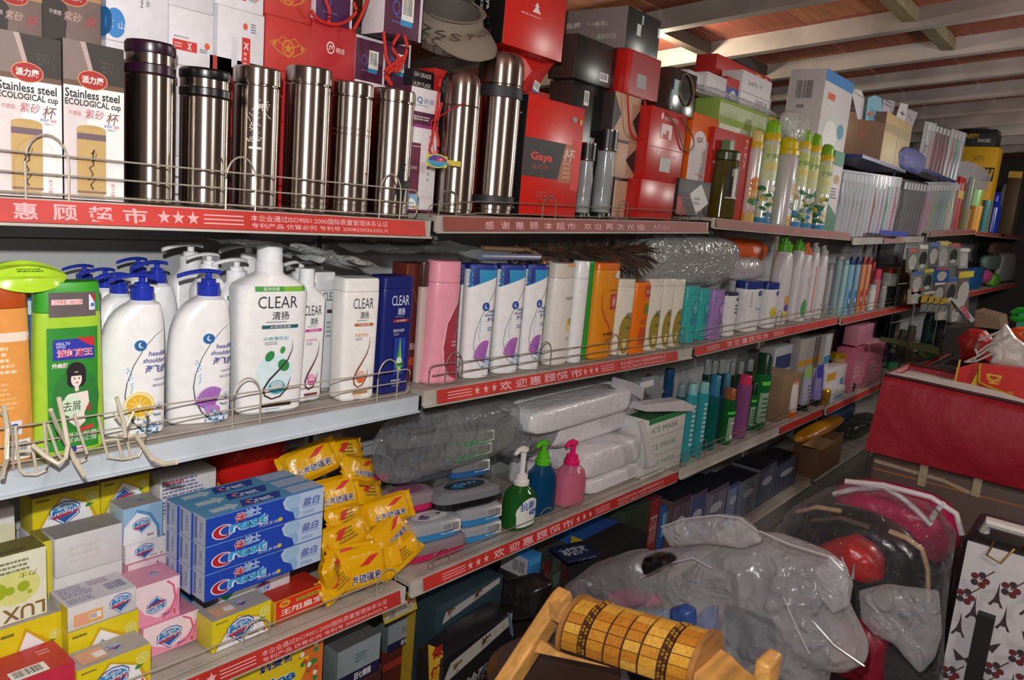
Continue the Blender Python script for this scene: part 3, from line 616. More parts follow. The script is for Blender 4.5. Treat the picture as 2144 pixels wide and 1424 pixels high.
carton('gift_bag', 'tall red and black lettered gift bag standing at the shelf front', 'bag', 1096, 1214, 213, .035, ('t', 0), .085, '#d8281e', gayabag, 'gift bags on the top shelf', mf={4: '#18181a'}, rough=.3)
bk = '#1e211f'; brn = '#43332f'
o, q = carton('gift_box', 'black fronted brown box low behind the lettered gift bag', 'box', 1186, 1268, 180, .14, ('t', 0), .08, bk, lambda fc, w, d, h: fc['front'].barcode(.3, .84, .42, .95), GG, mf={4: brn}, rough=.3)
o, q = carton('gift_box', 'black fronted brown box with white barcode label stacked on the lower one', 'box', 1205, 1288, 86, .12, q[6] + .0006, .09, bk, lambda fc, w, d, h: fc['front'].barcode(.62, .12, .84, .32), GG, mf={4: brn}, rough=.3)
kz = q[6]
def beige(fl):
    def dr(fc, w, d, h):
        f = fc['front']; dk = M('#33282a')
        if fl: f.poly([(0, .1), (.3, .55), (0, .95)], dk); f.poly([(1, .15), (.75, .45), (1, .75)], dk)
        else: f.poly([(1, 0), (.45, .5), (1, 1)], dk); f.rect(0, .93, .5, 1, dk)
    return dr
bz = ('t', 0)
for T, fl, lb in ((375, 0, 'lowest'), (297, 0, 'middle'), (199, 1, 'topmost')):
    o, q = carton('gift_box', 'beige and dark triangle patterned box, %s of the three behind the glass cups' % lb, 'box', 1284, 1338, T, .10, bz, .07, '#c9a88c', beige(fl), GG, mf={4: '#3c3030'}); bz = q[6] + .0006
rz = q[6]
def redtop(fc, w, d, h): f = fc['front']; f.rect(.12, .02, 1, .97, M('#a82a30', r=.25)); f.rect(.32, .2, .6, .52, M('#9fa0a0')); fc['top'].rect(0, 0, 1, .3, M('#f0e8e8', r=.2))
o, q = carton('gift_box', 'dark red box with grey sticker and bright edge, right of the black box', 'box', 1312, 1380, 115, .09, rz + .0006, .07, '#c8241e', redtop, GG, rough=.25)
rope(o, RP(.088, (1314, 197), (1316, 240), (1320, 275), (1335, 292), (1348, 270), (1352, 235), (1350, 212)))
qz = q[6]
def greyb(fc, w, d, h): l = fc['left']; l.text('品质', .26, .62, .22, .13, M('#d6cdc0'), bold=.02); l.text('「一哈市」', .6, .62, .28, .13, M('#d6cdc0'), bold=.02); l.text('高档时尚', .74, .3, .26, .14, M('#d6cdc0')); f = fc['front']; f.rect(.3, .4, .42, .68, M('#e0e4e2')); f.rect(.42, .7, .47, .92, M('#9fd0c0')); f.rect(.93, .55, .99, .8, M('#e8ecea'))
o, q = carton('gift_bag', 'large grey gift bag lying on its side on top of the boxes', 'bag', 1312, 1380, 28, .10, max(kz, qz) + .0008, .26, '#2b3230', greyb, 'gift bags on the top shelf', mf={4: '#8b7f7e', 1: '#9a8f84', 0: '#6a5f5a'}, rough=.3)
rope(o, RP(.14, (1318, 36), (1316, 28), (1330, 20), (1344, 26), (1347, 38)), .003, M('#a08a5c'))
o, q = carton('gift_box', 'red box at the shelf front under the glossy red pair', 'box', 1339, 1410, 380, .05, ('t', 0), .05, '#c0221f', None, GG, rough=.3)
def redlog(fc, w, d, h):
    f = fc['front']; m = M('#ecd8d6'); f.ell(.3, .9, .03, .05, m); f.text('HEALTH LIFESTYLE', .55, .88, .4, .05, m); f.rect(0, .46, 1, .47, M('#8a1512')); f.ell(.28, .41, .03, .05, m); f.text('HEALTH LIFESTYLE', .6, .37, .45, .04, m)
    f.rect(.3, .6, .6, .8, m); f.rect(.36, .6, .52, .72, M('#c0221f')); f.rect(.36, .66, .44, .74, m); f.rect(.36, .14, .66, .34, M('#b8bcb8'))
o, q = carton('gift_box', 'pair of joined red boxes with white square mark and drop logo', 'box', 1357, 1431, 232, .06, q[6] + .001, .07, '#c0221f', redlog, GG, rough=.3)
o, q = carton('gift_bag', 'small black gift bag with brown side and a string loop', 'bag', 1404, 1455, 150, .07, q[6] + .0008, .085, '#16181a', lambda fc, w, d, h: (fc['front'].rect(.12, .4, .34, .75, M('#b8d8d8', r=.2)), fc['front'].rect(.05, .05, .12, .5, M('#88a8a8'))), 'gift bags on the top shelf', mf={4: brn, 0: '#a8906c'}, rough=.2)
rope(o, RP(.067, (1428, 165), (1422, 190), (1430, 215), (1442, 222), (1452, 200), (1448, 170), (1438, 155), (1428, 160)), .0025, M('#8a6f52')); rope(o, RP(.055, (1398, 235), (1420, 275), (1432, 312), (1445, 315), (1453, 300), (1446, 275), (1428, 245)), .0022, M('#8a6f52'))
def diam(fc, w, d, h): f = fc['front']; f.rect(0, 0, .8, .5, M('#b0201c')); f.poly([(.1, .48), (.5, .48), (.9, 0), (.3, 0)], M('#2a2224')); f.poly([(.35, .6), (.68, .92), (.98, .4), (.62, .05)], M('#d9d9dc')); f.greek(.5, .3, .8, .55, 2, M('#8a8a90'))
carton('gift_box', 'dark box with a white diamond and red corner near the olive bottle', 'box', 1418, 1484, 378, .05, ('t', 0), .05, '#2a2426', diam, GG)
def glasscup(label, L, R, T, Y):
    x, cy, z, w, h = fit(L, R, Y, 0, T, t=0); r = w / 2; o = thing('glass_cup', label, 'cup', (x, cy, z))
    gm = M('#e8eef0', r=.05, kind='tint', a=.22); b = MB(); b.lathe([(r * .85, h * .05), (r * .86, h * .55), (r * .8, h * .62), (r * .8, h * .78)], gm, 28, cap=False); b.lathe([(r * .7, h * .07), (r * .7, h * .6), (r * .66, h * .78)], gm, 28, cap=False); b.build('glass_body', o)
    b = MB(); b.lathe([(r, 0), (r, h * .02), (r * .95, h * .06), (r * .8, h * .07)], GL('#1a1a1c'), 28); b.build('base', o)
    b = MB(); b.lathe([(r * .88, h * .78), (r * .9, h * .99), (r * .8, h), (.001, h)], M('#1b1b1d', r=.35), 28); b.build('lid', o)
    b = MB(); b.lathe([(r * .885, h * .765), (r * .9, h * .775), (r * .9, h * .785), (r * .88, h * .79)], M('#d0d0d0', r=.1, m=1), 28, cap=False); b.lathe([(r * .91, h * .985), (r * .91, h * 1.0), (r * .8, h * 1.004)], M('#d0d0d0', r=.1, m=1), 28, cap=False); b.build('chrome_ring', o)
    b = MB(); b.lathe([(r * .5, h * .75), (r * .5, h * .3), (r * .46, h * .28)], M('#b8bcbe', r=.15, m=1), 24); b.build('tea_strainer', o)
glasscup('double walled glass cup with black lid and chrome rim, right one', 1242, 1288, 273, .03); glasscup('double walled glass cup with black lid, shorter left one of two', 1206, 1243, 300, .03)
# ---- orange packets, olive bottle, red box
def opack(fc, w, d, h): f = fc['front']; f.poly([(0, .2), (.9, .3), (.95, .72), (.4, .78), (0, .7)], M('#dcd6d8')); f.ell(.35, .75, .24, .09, M('#e4dcdc')); f.text('QX', .35, .75, .25, .06, M('#7a3a50'), bold=.03); f.text('', .35, .33, .5, .06, M('#d06a50')); f.line([(.3, .42), (.6, .4)], .003, M('#e0582a'))
carton('snack_pack', 'orange foil pack with white torn shaped panel beside the red boxes', 'pack', 1440, 1492, 243, .12, ('t', 0), .03, '#ee6a18', opack, rough=.25)
carton('flat_box', 'flat red box with thin white vertical letters behind the olive bottle', 'box', 1486, 1569, 278, .10, ('t', 0), .025, '#bf2622', lambda fc, w, d, h: (fc['front'].text('FLEX', .8, .78, .3, .06, M('#f0e4e2'), rot=-PI / 2), fc['front'].ell(.12, .3, .1, .06, M('#8a2038')), fc['front'].greek(.03, .6, .3, .64, 1, M('#e8c0bc'))))
x, cy, z, w, h = fit(1484, 1546, .02, 0, 294, t=0); o = thing('sports_bottle', 'olive green sports bottle with black label and screw lid', 'bottle', (x, cy, z)); r = w / 2
b = MB(); pr = [(r * .9, 0), (r, .006), (r * .98, h * .3), (r, h * .5), (r * .93, h * .62), (r * .86, h * .74)]; b.lathe(pr, M('#5c5a22', r=.12, kind='tint', a=.6), 28); b.build('body', o)
b = MB(); b.lathe([(r * .9, h * .75), (r * .92, h * .84), (r * .8, h * .87), (.001, h * .87)], GL('#3d4a22'), 28); b.box(-r * .35, r * .35, -r * .3, r * .3, h * .86, h, GL('#6f8a62')); b.build('lid', o)
f = Face(w * .95, h * .55, lambda a, c, e: (math.sin((a - w * .475) / r * .95) * (r * 1.005 + e), -math.cos((a - w * .475) / r * .95) * (r * 1.005 + e), c + h * .12), .008)
f.rect(0, .28, 1, 1, M('#1a1814')); f.rect(0, .26, 1, .29, M('#cfcfc8')); f.rect(.25, .28, .5, .95, M('#d8cfc4')); f.rect(.45, .3, .95, .95, M('#1a1814')); f.ell(.68, .86, .1, .06, M('#c02c24')); f.text('S', .2, .85, .3, .05, M('#e8e8e4'), rot=-PI / 2); f.text('49', .68, .62, .36, .1, M('#cc2f2a'), bold=.02, shear=.3); f.greek(.5, .4, .9, .52, 2, M('#a85048')); f.build('wrap_label', o)
# ---- boxes at the back above the cans
U2 = 'cartons stacked at the back of the third unit'
o, q = carton('pad_pack', 'bright green wrapped roll pack under clear film', 'pack', 1493, 1650, 236, .14, ('t', 0), .12, '#9ab858', lambda fc, w, d, h: (fc['front'].rect(0, .86, .6, .97, M('#b8c89a')), fc['front'].rect(.6, .8, .72, .99, M('#d8c030')), fc['front'].rect(.72, .76, 1, 1, M('#6ab01c', r=.2)), fc['front'].rect(.02, .75, .5, .8, M('#e4ecd8'))), rough=.25)
gz = q[6] + .0006
carton('white_carton', 'small white carton left of the red wide box under crinkled film', 'box', 1480, 1520, 158, .16, gz, .06, '#dedee2', lambda fc, w, d, h: fc['left'].greek(.2, .4, .7, .8, 3, M('#666670')), U2)
carton('white_carton', 'pale carton wrapped in film, leftmost of the back cartons', 'box', 1440, 1474, 152, .17, gz, .06, '#d4d4da', None, U2)
carton('white_carton', 'white carton printed 24 with barcode strip beneath', 'box', 1552, 1612, 160, .16, gz, .09, '#e2e0e4', lambda fc, w, d, h: (fc['front'].text('24万个', .45, .72, .5, .13, M('#3a3a40')), fc['front'].rect(.0, .42, 1, .44, M('#909098')), fc['front'].bars(.5, .05, .95, .35, M('#8a8a9a'), 9)), U2)
carton('blue_red_carton', 'small carton with blue base and red top behind the white carton', 'box', 1521, 1549, 165, .17, gz, .05, '#c8322a', lambda fc, w, d, h: (fc['front'].rect(0, 0, 1, .62, M('#2c48a8')), fc['front'].ell(.5, .32, .2, .2, M('#d8dcec'))), U2)
o, q = carton('white_carton', 'long plain carton at the very back carrying the wide red box', 'box', 1500, 1612, 186, .28, gz, .06, '#b8b4b8', None, U2)
carton('red_carton', 'wide red carton with gold edge on top of the back cartons', 'box', 1500, 1612, 140, .26, q[6] + .0006, .09, '#c22c26', lambda fc, w, d, h: (fc['front'].rect(.7, .1, .8, .9, M('#d8b040')), fc['front'].ell(.9, .5, .05, .4, M('#e8a8a0'))), U2)
def bulb(fc, w, d, h):
    l = fc['left']; l.bars(.22, .82, .7, .93, M('#3a3a3e'), 16); l.greek(.3, .75, .6, .79, 1, M('#8a8a8a')); l.greek(.05, .6, .9, .7, 4, M('#909094')); l.rect(.3, .52, .8, .55, M('#3a8ac8')); f = fc['front']; f.rect(0, .93, 1, 1, M('#3a8ad0')); f.rect(.15, .83, .4, .87, M('#e0602a')); f.text('', .65, .84, .4, .04, M('#5a5a60')); f.ell(.4, .6, .3, .14, M('#c8dcd4')); f.ell(.4, .6, .24, .11, M('#eef2f0')); f.ell(.45, .3, .25, .1, M('#d4dcdc')); f.ell(.75, .66, .12, .05, M('#4a9ab8')); f.ell(.5, .12, .2, .05, M('#a8d0e0'))
o, q = carton('lamp_carton', 'large white light bulb carton with barcode side above the spray cans', 'box', 1707, 1764, 160, .10, ('t', 0), .17, '#e6e4e8', bulb, rough=.4)
def pillow(name, label, cat, L, R, T, B, Y, d, m, draw=None, group=None, extra=None, n=10, seed=1, fold=.12, zb=None, sq=.7):
    """soft bag filled with air or goods"""
    p0, p1 = at(L, (T + B) / 2, Y), at(R, (T + B) / 2, Y); x = (p0.x + p1.x) / 2; w = abs(p1.x - p0.x); z0 = zat(B, x, Y) if zb is None else zb; h = max(.02, zat(T, x, Y) - z0)
    o = thing(name, label, cat, (x, Y + d / 2, z0), 0, group); r_ = random.Random(seed); b = MB(); vs = []; nu, nv = n * 2, n
    for j in range(nv + 1):
        ph = -PI / 2 + PI * j / nv
        for i in range(nu):
            th = 2 * PI * i / nu; e = 1 + r_.uniform(-fold, fold); s3 = lambda t_: math.copysign(abs(t_) ** sq, t_)
            vs.append((w / 2 * s3(math.cos(th)) * s3(math.cos(ph)) * e, d / 2 * s3(math.sin(th)) * s3(math.cos(ph)) * e, h / 2 + h / 2 * math.copysign(abs(math.sin(ph)) ** sq, math.sin(ph)) * (1 if j in (0, nv) else min(1, e))))
    fs = [(j * nu + i, j * nu + (i + 1) % nu, (j + 1) * nu + (i + 1) % nu, (j + 1) * nu + i) for j in range(nv) for i in range(nu)]
    b.add(vs, fs, m, True); ob = b.build('bag_skin', o); sb = ob.modifiers.new('s', 'SUBSURF'); sb.levels = 1; sb.render_levels = 1
    return o, (x, Y + d / 2, z0, w, d, h)
FILM = M('#d8d8da', r=.12, kind='film', a=.28, s=38, b=.9)
pillow('film_bag', 'clear crinkled film bag covering the small white cartons', 'bag', 1462, 1640, 205, 240, .13, .05, FILM, seed=3, zb=gz)
o, q = pillow('film_bag', 'round clear bag bulging between spray cans and bulb carton', 'bag', 1650, 1706, 235, 300, .055, .06, FILM, seed=5)
# ---- spray cans
def spray(label, L, R, T, Y, cap, capw, body, art):
    x, cy, z, w, h = fit(L, R, Y, 0, T, t=0); r = w / 2; o = thing('spray_can', label, 'spray can', (x, cy, z), 0, 'air freshener spray cans'); zt_ = h * .8
    b = MB(); b.lathe([(r * .95, 0), (r, .004), (r, zt_ * .95), (r * .88, zt_), (r * .8, zt_ * 1.01)], M(body, r=.25, m=.2), 28); b.build('can', o)
    b = MB(); b.lathe([(r * .98, zt_), (r * .98, zt_ * 1.06), (r * .9, zt_ * 1.09)], GL('#e2c21e'), 28); b.build('cap_collar', o)
    b = MB(); b.loft([(zt_ * 1.07, r * .86, r * .86), (h * .95, r * .84, r * .8), (h * .985, r * .7, r * .62, .0, .1 * r), (h, r * .35, r * .3, 0, .2 * r)], GL(cap), 24); b.build('cap', o)
    f = Face(w, zt_ * .95, lambda a, c, e: (math.sin((a - r) / r * 1.5 - .5) * (r + e), -math.cos((a - r) / r * 1.5 - .5) * (r + e), c), .012); art(f); f.build('printing', o)
def art(k):
    def dr(f):
        r_ = random.Random(k); f.rect(0, .8, 1, 1, M('#c4d86a')); f.rect(0, .55, 1, .8, M('#dbe6b4')); f.text('空气清新剂', .45, .86, .6, .06, M('#3f7a3c')); f.rect(.1, .68, .8, .78, M('#e6dc7a')); f.text('', .45, .73, .5, .05, M('#5a8a3a'), bold=.02)
        f.rect(0, 0, 1, .07, M('#3a8ac4'))
        for i in range(24): f.ell(r_.uniform(.05, .95), r_.uniform(.1, .5), r_.uniform(.08, .2), r_.uniform(.025, .05), M(('#2e7a48', '#2e7a48', '#e4cc60', '#f2efdc', '#4a90c8')[i % 5]), n=9, tilt=r_.uniform(0, 3))
    return dr
def art2(f): f.rect(.5, .1, 1, .7, M('#e9e9ee')); f.ell(.7, .55, .18, .09, M('#e2b42c')); f.ell(.7, .3, .18, .06, M('#5a8a4a')); f.rect(.5, .0, 1, .15, M('#dcb62c')); f.ell(.7, .07, .1, .04, M('#d07a3a'))
spray('spray can with orange fruit print, leftmost beside the flat red box', 1560, 1590, 272, .06, '#e8d48a', 1, '#e8e4e0', lambda f: (f.rect(0, 0, 1, .12, M('#dcb62c')), f.text('X-85', .5, .15, .6, .06, M('#d0602a')), f.ell(.5, .55, .3, .1, M('#e88a2c')), f.ell(.5, .4, .35, .08, M('#f0b050')), f.ell(.5, .3, .3, .06, M('#3f8a4c'))))
spray('tall spray can with lime green cap, second from the left', 1588, 1626, 252, .02, '#86c81e', 1, '#dfe6dc', art(1)); spray('white spray can with yellow cap and lemon print', 1618, 1666, 288, .012, '#e0cc14', 1, '#d6d2d6', art2)
spray('lime capped spray can just behind the yellow capped can', 1655, 1690, 270, .035, '#7cba1c', 1, '#dfe6dc', art(2)); spray('lime capped spray can, second from the right', 1683, 1711, 280, .03, '#7cba1c', 1, '#dfe6dc', art(3)); spray('lime capped spray can, rightmost beside the green topped carton', 1706, 1738, 302, .015, '#84b828', 1, '#dfe6dc', art(4))
carton('spray_carton', 'narrow white carton with green top end right of the spray cans', 'box', 1737, 1757, 318, .03, ('t', 0), .05, '#e0dfe4', lambda fc, w, d, h: (fc['front'].rect(0, .82, 1, 1, M('#1f8a5c')), fc['left'].rect(0, .82, 1, 1, M('#1f8a5c')), fc['front'].ell(.5, .65, .3, .06, M('#b08a60')), fc['front'].greek(.1, .4, .9, .55, 4, M('#707078')), fc['front'].poly([(0, 0), (1, 0), (1, .2), (0, .35)], M('#2e7a5a'))))
# ---- toothbrush racks
def brush_pack(label, px, Tp, Y, zb, col, lean=0, group='toothbrush packs in the rack', card=None, wd=.055, h=None):
    p = at(px, 450, Y); x = p.x; z = zb if zb is not None else rest(0, x, .02); hh = h or max(.05, zat(Tp + 4, x, Y) - z); z += .002
    o = thing('toothbrush_pack', label, 'toothbrush', (x, Y + .02, z), 0, group, rot=(0, lean * .5, -.8)); w = wd
    b = MB(); b.box(-w / 2, w / 2, -.0005, .0005, 0, hh, M(card or '#d4d6da', r=.35)); b.build('card', o)
    b = MB(); m = GL(col); b.tube([(0, -.006, .012), (0, -.007, hh * .3), (w * .12, -.008, hh * .5), (0, -.006, hh * .72), (0, -.006, hh * .84)], [.009, .01, .008, .006, .0055], m, 8); b.box(-.01, .01, -.0105, -.0045, hh * .82, hh * .96, m); b.build('handle', o)
    b = MB(); b.box(-.009, .009, -.020, -.0106, hh * .83, hh * .95, M('#f2f4f4')); b.build('bristles', o)
    b = MB(); b.loft([(.004, w * .42, .012), (hh * .5, w * .44, .012), (hh * .97, w * .42, .012)], M('#eef2f6', r=.05, kind='tint', a=.12), 10, 4, X=Matrix.Translation((0, -.0125, 0))); b.build('blister', o)
    return o
k = 0; clr = ['#c8ccd2', '#b8bcc4', '#d0d2d8', '#c0b8bc', '#c8ccd2', '#a8b4ac', '#c8ccd2', '#d8d8dc', '#b0343c', '#c8ccd2', '#d09ab8', '#3aa07c', '#d8dadc', '#e05a96']
for i in range(14): brush_pack(('grey white', 'silver', 'pale grey', 'frosted', 'clear', 'grey green', 'light silver', 'milky', 'dark red', 'pearl grey', 'pink tinted', 'green', 'whitish', 'bright pink')[i] + ' handled toothbrush pack in the left front rack, number %d from the spray cans' % (i + 1), 1759 + i * 8.6, 352 + i * 1.2, .03, None, clr[i], .06)
for i in range(8): brush_pack('black toothbrush pack, %s in the dark bundle' % ('first', 'second', 'third', 'fourth', 'fifth', 'sixth', 'seventh', 'eighth')[i], 1884 + i * 6.6, 372 + i, .04, None, '#2a1822', .12, card='#3a2a34')
for i, c_ in enumerate(('#d0208c', '#c83a8c', '#d8602c', '#3aa82c', '#2f8f3a', '#3a4a9c', '#2f9a50', '#40b090', '#f0906c', '#c8d82c', '#8a6ad0', '#c4202c')): brush_pack(('magenta', 'pink', 'orange', 'lime green', 'green', 'blue', 'leaf green', 'mint', 'salmon', 'yellow green', 'violet', 'red')[i] + ' handled toothbrush pack in the coloured rack at the right', 1934 + i * 6.4, 378, .03, None, c_, .1 if i < 8 else .02, card='#e8e8e8' if i > 7 else '#c8ccd0')
b = MB(); x0, x1 = at(1818, 475, .01).x, at(1880, 475, .01).x
o = thing('display_tray', 'blue plastic tray edge sticking out under the toothbrush packs', 'tray', ((x0 + x1) / 2, .0, rest(0, x1, .3))); b.box((x0 - x1) / 2, (x1 - x0) / 2, -.05, .012, 0, .004, GL('#3a4cc0')); b.box((x0 - x1) / 2, (x1 - x0) / 2, -.054, -.05, 0, .026, GL('#4458cc')); b.build('tray_shell', o)
zc1 = zat(338, at(1850, 338, .03).x, .03)
xa, xb = at(1808, 340, .02).x, at(1900, 360, .02).x
o = thing('display_rack', 'blue topped clear rack board carrying the brown carton', 'rack', ((xa + xb) / 2, .16, zc1 - .03)); b = MB(); b.box(-(xb - xa) / 2, (xb - xa) / 2, -.13, .1, .01, .028, GL('#22347c')); b.build('rack_board', o)
for sx in (-1, 1):
    for yy in (.06, .09): b = MB(); b.box(sx * (xb - xa) / 2 * .97 - .004, sx * (xb - xa) / 2 * .97 + .004, yy, yy + .008, -(zc1 - .03 - rest(0, (xa + xb) / 2, xb - xa)), .0098, GL('#22347c')); b.build('post', o)
def cart(fc, w, d, h): f = fc['front']; f.rect(0, .62, 1, .8, M('#a89468')); f.line([(.52, 0), (.5, 1)], .003, M('#7a5a38')); l = fc['left']; l.ell(.4, .62, .1, .16, M('#9a5a4a')); l.ell(.4, .62, .07, .11, M('#806453'))
o, q = carton('brown_carton', 'brown cardboard carton on the toothbrush rack with leaflets stuffed in its top', 'box', 1850, 1903, 249, .04, zc1, .20, '#cdb988', cart, mf={4: '#806453', 1: '#5a4636'})
ctz = q[6]; cX = q[0]
def card(name, label, cat, pts, Y, m, draw=None, th=.002, par=None):
    P = [at(a, c, Y) for a, c in pts]; c0 = P[0].copy(); o = thing(name, label, cat, c0); b = MB(); q = [(p.x - c0.x, 0, p.z - c0.z) for p in P]; n = len(q)
    fs = tessellate_polygon([[Vector((p[0], p[2], 0)) for p in q]]); b.add(q + [(p[0], th, p[2]) for p in q], [f for f in fs] + [tuple(i + n for i in f[::-1]) for f in fs] + [(i, (i + 1) % n, n + (i + 1) % n, n + i) for i in range(n)], m); b.build('sheet', o)
    if draw:
        xs = [p[0] for p in q]; zs = [p[2] for p in q]; f = Face(max(xs) - min(xs), max(zs) - min(zs), lambda a, c, e: (min(xs) + a, -e, min(zs) + c)); draw(f); f.build('printing', o)
    return o
card('insole_card', 'white slipper shaped card standing in the brown carton', 'card', [(1796, 250), (1786, 205), (1783, 192), (1792, 186), (1804, 190), (1810, 205), (1814, 250)], .12, M('#d8d4d8'), lambda f: f.line([(.1, .85), (.35, .8), (.7, .82)], .003, M('#3a3a3a')))
card('sticker_card', 'blue patterned card with little red and orange figures in the carton', 'card', [(1812, 252), (1818, 205), (1832, 199), (1846, 206), (1850, 252)], .10, M('#7ab8d0'), lambda f: [f.ell(.15 + .17 * i, .25 + .08 * (i % 2), .07, .07, M(('#d83a30', '#e8862c', '#3a6ac0')[i % 3])) for i in range(5)])
card('hang_card', 'pale grey header card behind the blue card', 'card', [(1848, 252), (1850, 208), (1874, 212), (1872, 256)], .12, M('#c0bcc4'), lambda f: f.greek(.1, .6, .9, .9, 2, M('#6a6a74')))
card('clip_card', 'white hair clip card leaning right out of the carton', 'card', [(1872, 258), (1886, 215), (1902, 219), (1892, 262)], .09, M('#dcdce0'), lambda f: (f.rect(.4, .5, .8, .56, M('#2a2a2a')), f.rect(.55, .42, .62, .64, M('#2a2a2a'))))
card('clip_card', 'grey clip card leaning far right at the carton corner', 'card', [(1884, 268), (1902, 228), (1922, 236), (1908, 272)], .10, M('#b8b4bc'), lambda f: (f.line([(.4, .7), (.7, .5)], .006, M('#2a2a2a')), f.ell(.3, .2, .1, .1, M('#d85a7a'))))
u3 = zat(360, at(1950, 360, .05).x, .05)
xa, xb = at(1912, 362, .03).x, at(2004, 366, .03).x
o = thing('display_rack', 'navy rack board under the upper row of toothbrushes', 'rack', ((xa + xb) / 2, .10, u3 - .02)); b = MB(); b.box(-(xb - xa) / 2, (xb - xa) / 2, -.07, .06, 0, .018, GL('#1c3a8c')); b.build('rack_board', o)
for sx in (-1, 1): b = MB(); b.box(sx * (xb - xa) / 2 * .97 - .004, sx * (xb - xa) / 2 * .97 + .004, .04, .05, -(u3 - .02 - rest(0, (xa + xb) / 2, xb - xa) - .001), 0, GL('#22347c')); b.build('post', o)
for i, c_ in enumerate(('#e8e8ea', '#d8a0b0', '#c04a6a', '#c86a7c', '#b03a5c', '#d87890', '#f0f0f0', '#e86a8a', '#48c0b0', '#f0f2f2')): brush_pack(('white', 'pale pink', 'rose', 'dusty pink', 'crimson', 'pink', 'snow white', 'hot pink', 'aqua', 'bright white')[i] + ' handled toothbrush on the upper rack board', 1916 + i * 8, 252 + i * 2.4, .05, u3, c_, .06, card='#55505a' if 1 < i < 6 else '#d8dadc', group='toothbrush packs on the upper rack')
pillow('net_bag', 'blue dotted net bag on the navy rack board', 'bag', 1890, 1945, 312, 362, .012, .05, M('#6a76c8', r=.3, kind='film', a=.75, s=120, b=.6), seed=8)
carton('candy_box', 'narrow red and yellow carton right of the upper toothbrushes', 'box', 2002, 2014, 372, .03, ('t', 0), .04, '#c4201c', lambda fc, w, d, h: fc['front'].rect(0, .6, 1, .75, M('#e8c030')), rough=.4)
# ---- far top shelf
def safety(fc, w, d, h): f = fc['front']; f.text('SAFETY', .3, .6, .45, .25, M('#d0b020'), bold=.02); f.text('SHOES', .68, .35, .35, .2, M('#c8c8c8'), bold=.02)
def safety2(fc, w, d, h):
    f = fc['front']; f.text('SAFETY', .5, .86, .3, .06, M('#4a4a20')); f.rect(0, .6, 1, .76, M('#1c1c1c')); [f.poly([(.04 + i * .12, .62), (.1 + i * .12, .62), (.14 + i * .12, .74), (.08 + i * .12, .74)], M('#d8a818')) for i in range(8)]
    f.rect(.02, .05, .6, .5, M('#9a949c'))
def xbox(name, label, cat, L, R, T, X, z0, d, col, draw=None):
    """box whose visible face looks along the aisle (-x)"""
    a_, c_ = atx(L, (T + 430) / 2, X), atx(R, (T + 430) / 2, X); w = a_.y - c_.y; z0 = rest(0, X, .5) if z0 is None else z0; r_ = atx(L, T, X); h = r_.z - z0
    o = thing(name, label, cat, (X + d / 2, (a_.y + c_.y) / 2, z0), -PI / 2); b = MB(); b.box(-w / 2, w / 2, -d / 2, d / 2, 0, h, M(col)); b.build('box_body', o, bevel=.002)
    if draw:
        fc = boxfaces(w, d, h); mb = MB()
        for f in fc.values(): f.mb = mb
        draw(fc, w, d, h); mb.build('printing', o)
    return o, z0 + h
o, zs = xbox('shoe_box', 'yellow safety shoe box with black and yellow hazard stripe', 'box', 2004, 2080, 306, 8.7, None, .3, '#d8a818', safety2)
xbox('shoe_box', 'black lidded safety shoe box on top of the yellow one', 'box', 2000, 2074, 270, 8.7, zs + .001, .3, '#1d2022', safety)
xbox('small_carton', 'small brown and gold carton at the far right of the top shelf', 'box', 2106, 2135, 358, 9.4, None, .2, '#4a3820', lambda fc, w, d, h: (fc['front'].rect(0, .9, 1, 1, M('#c0982c')), fc['front'].text('', .5, .8, .7, .08, M('#c8b060'))))
def cup(label, L, R, T, Y, col, t=0, name='plastic_cup', kind='p', cap=None, group='plastic cups and bottles on the fifth unit', a=.5, taper=.85, z0=None):
    x, cy, z, w, h = fit(L, R, Y, z0 or 0, T, t=None if z0 else t); r = w / 2; o = thing(name, label, 'cup', (x, cy, z), 0, group); m = M(col, r=.2, kind=kind, a=a)
    b = MB()
    if cap: b.lathe([(r * .9, 0), (r, h * .03), (r, h * .62), (r * .6, h * .74), (r * .55, h * .78)], m, 20); b.build('body', o); b = MB(); b.lathe([(r * .62, h * .77), (r * .62, h * .9), (r * .3, h), (.001, h)], GL(cap), 16); b.build('cap', o)
    else: b.lathe([(r * taper, 0), (r, h), (r * .94, h), (r * taper * .92, h * .05), (.001, h * .04)], m, 24); b.build('cup_wall', o); b = MB(); b.lathe([(r, h), (r * 1.05, h + .001), (r * 1.05, h - .004), (r, h - .004)], m, 24, cap=False); b.build('rim', o)
    return o
for a in (('clear domed cup with grey lid right of the red narrow carton', 2012, 2034, 372, .03, '#c8ccc4', dict(kind='tint', a=.3)), ('pale green cup upside down on the orange one', 2024, 2056, 398, .05, '#9fd88a', {}), ('orange cup under the pale green cup', 2026, 2054, 432, .02, '#e8a84a', {}), ('clear cup with faint orange base at the shelf edge', 2008, 2030, 438, .015, '#d8cfa8', dict(kind='tint', a=.35)), ('teal rimmed clear cup beside the blue bottle', 2052, 2072, 420, .03, '#6ab8c4', dict(kind='tint', a=.45))):
    if a[0].startswith('pale green'): gr = a; continue
    o_ = cup(*a[:6], **a[6])
    if a[0].startswith('orange cup'): oz = o_
zz_ = zat(432, oz.location.x, oz.location.y); cup(*gr[:6], z0=zz_ + .001)
cup('deep blue plastic bottle with blue spout at the far top shelf', 2064, 2096, 402, .02, '#1c3aa8', name='water_bottle', cap='#2430c8')
cup('dark glass tumbler at the right frame edge of the top shelf', 2108, 2142, 392, .0, '#3a3c3a', name='tumbler')
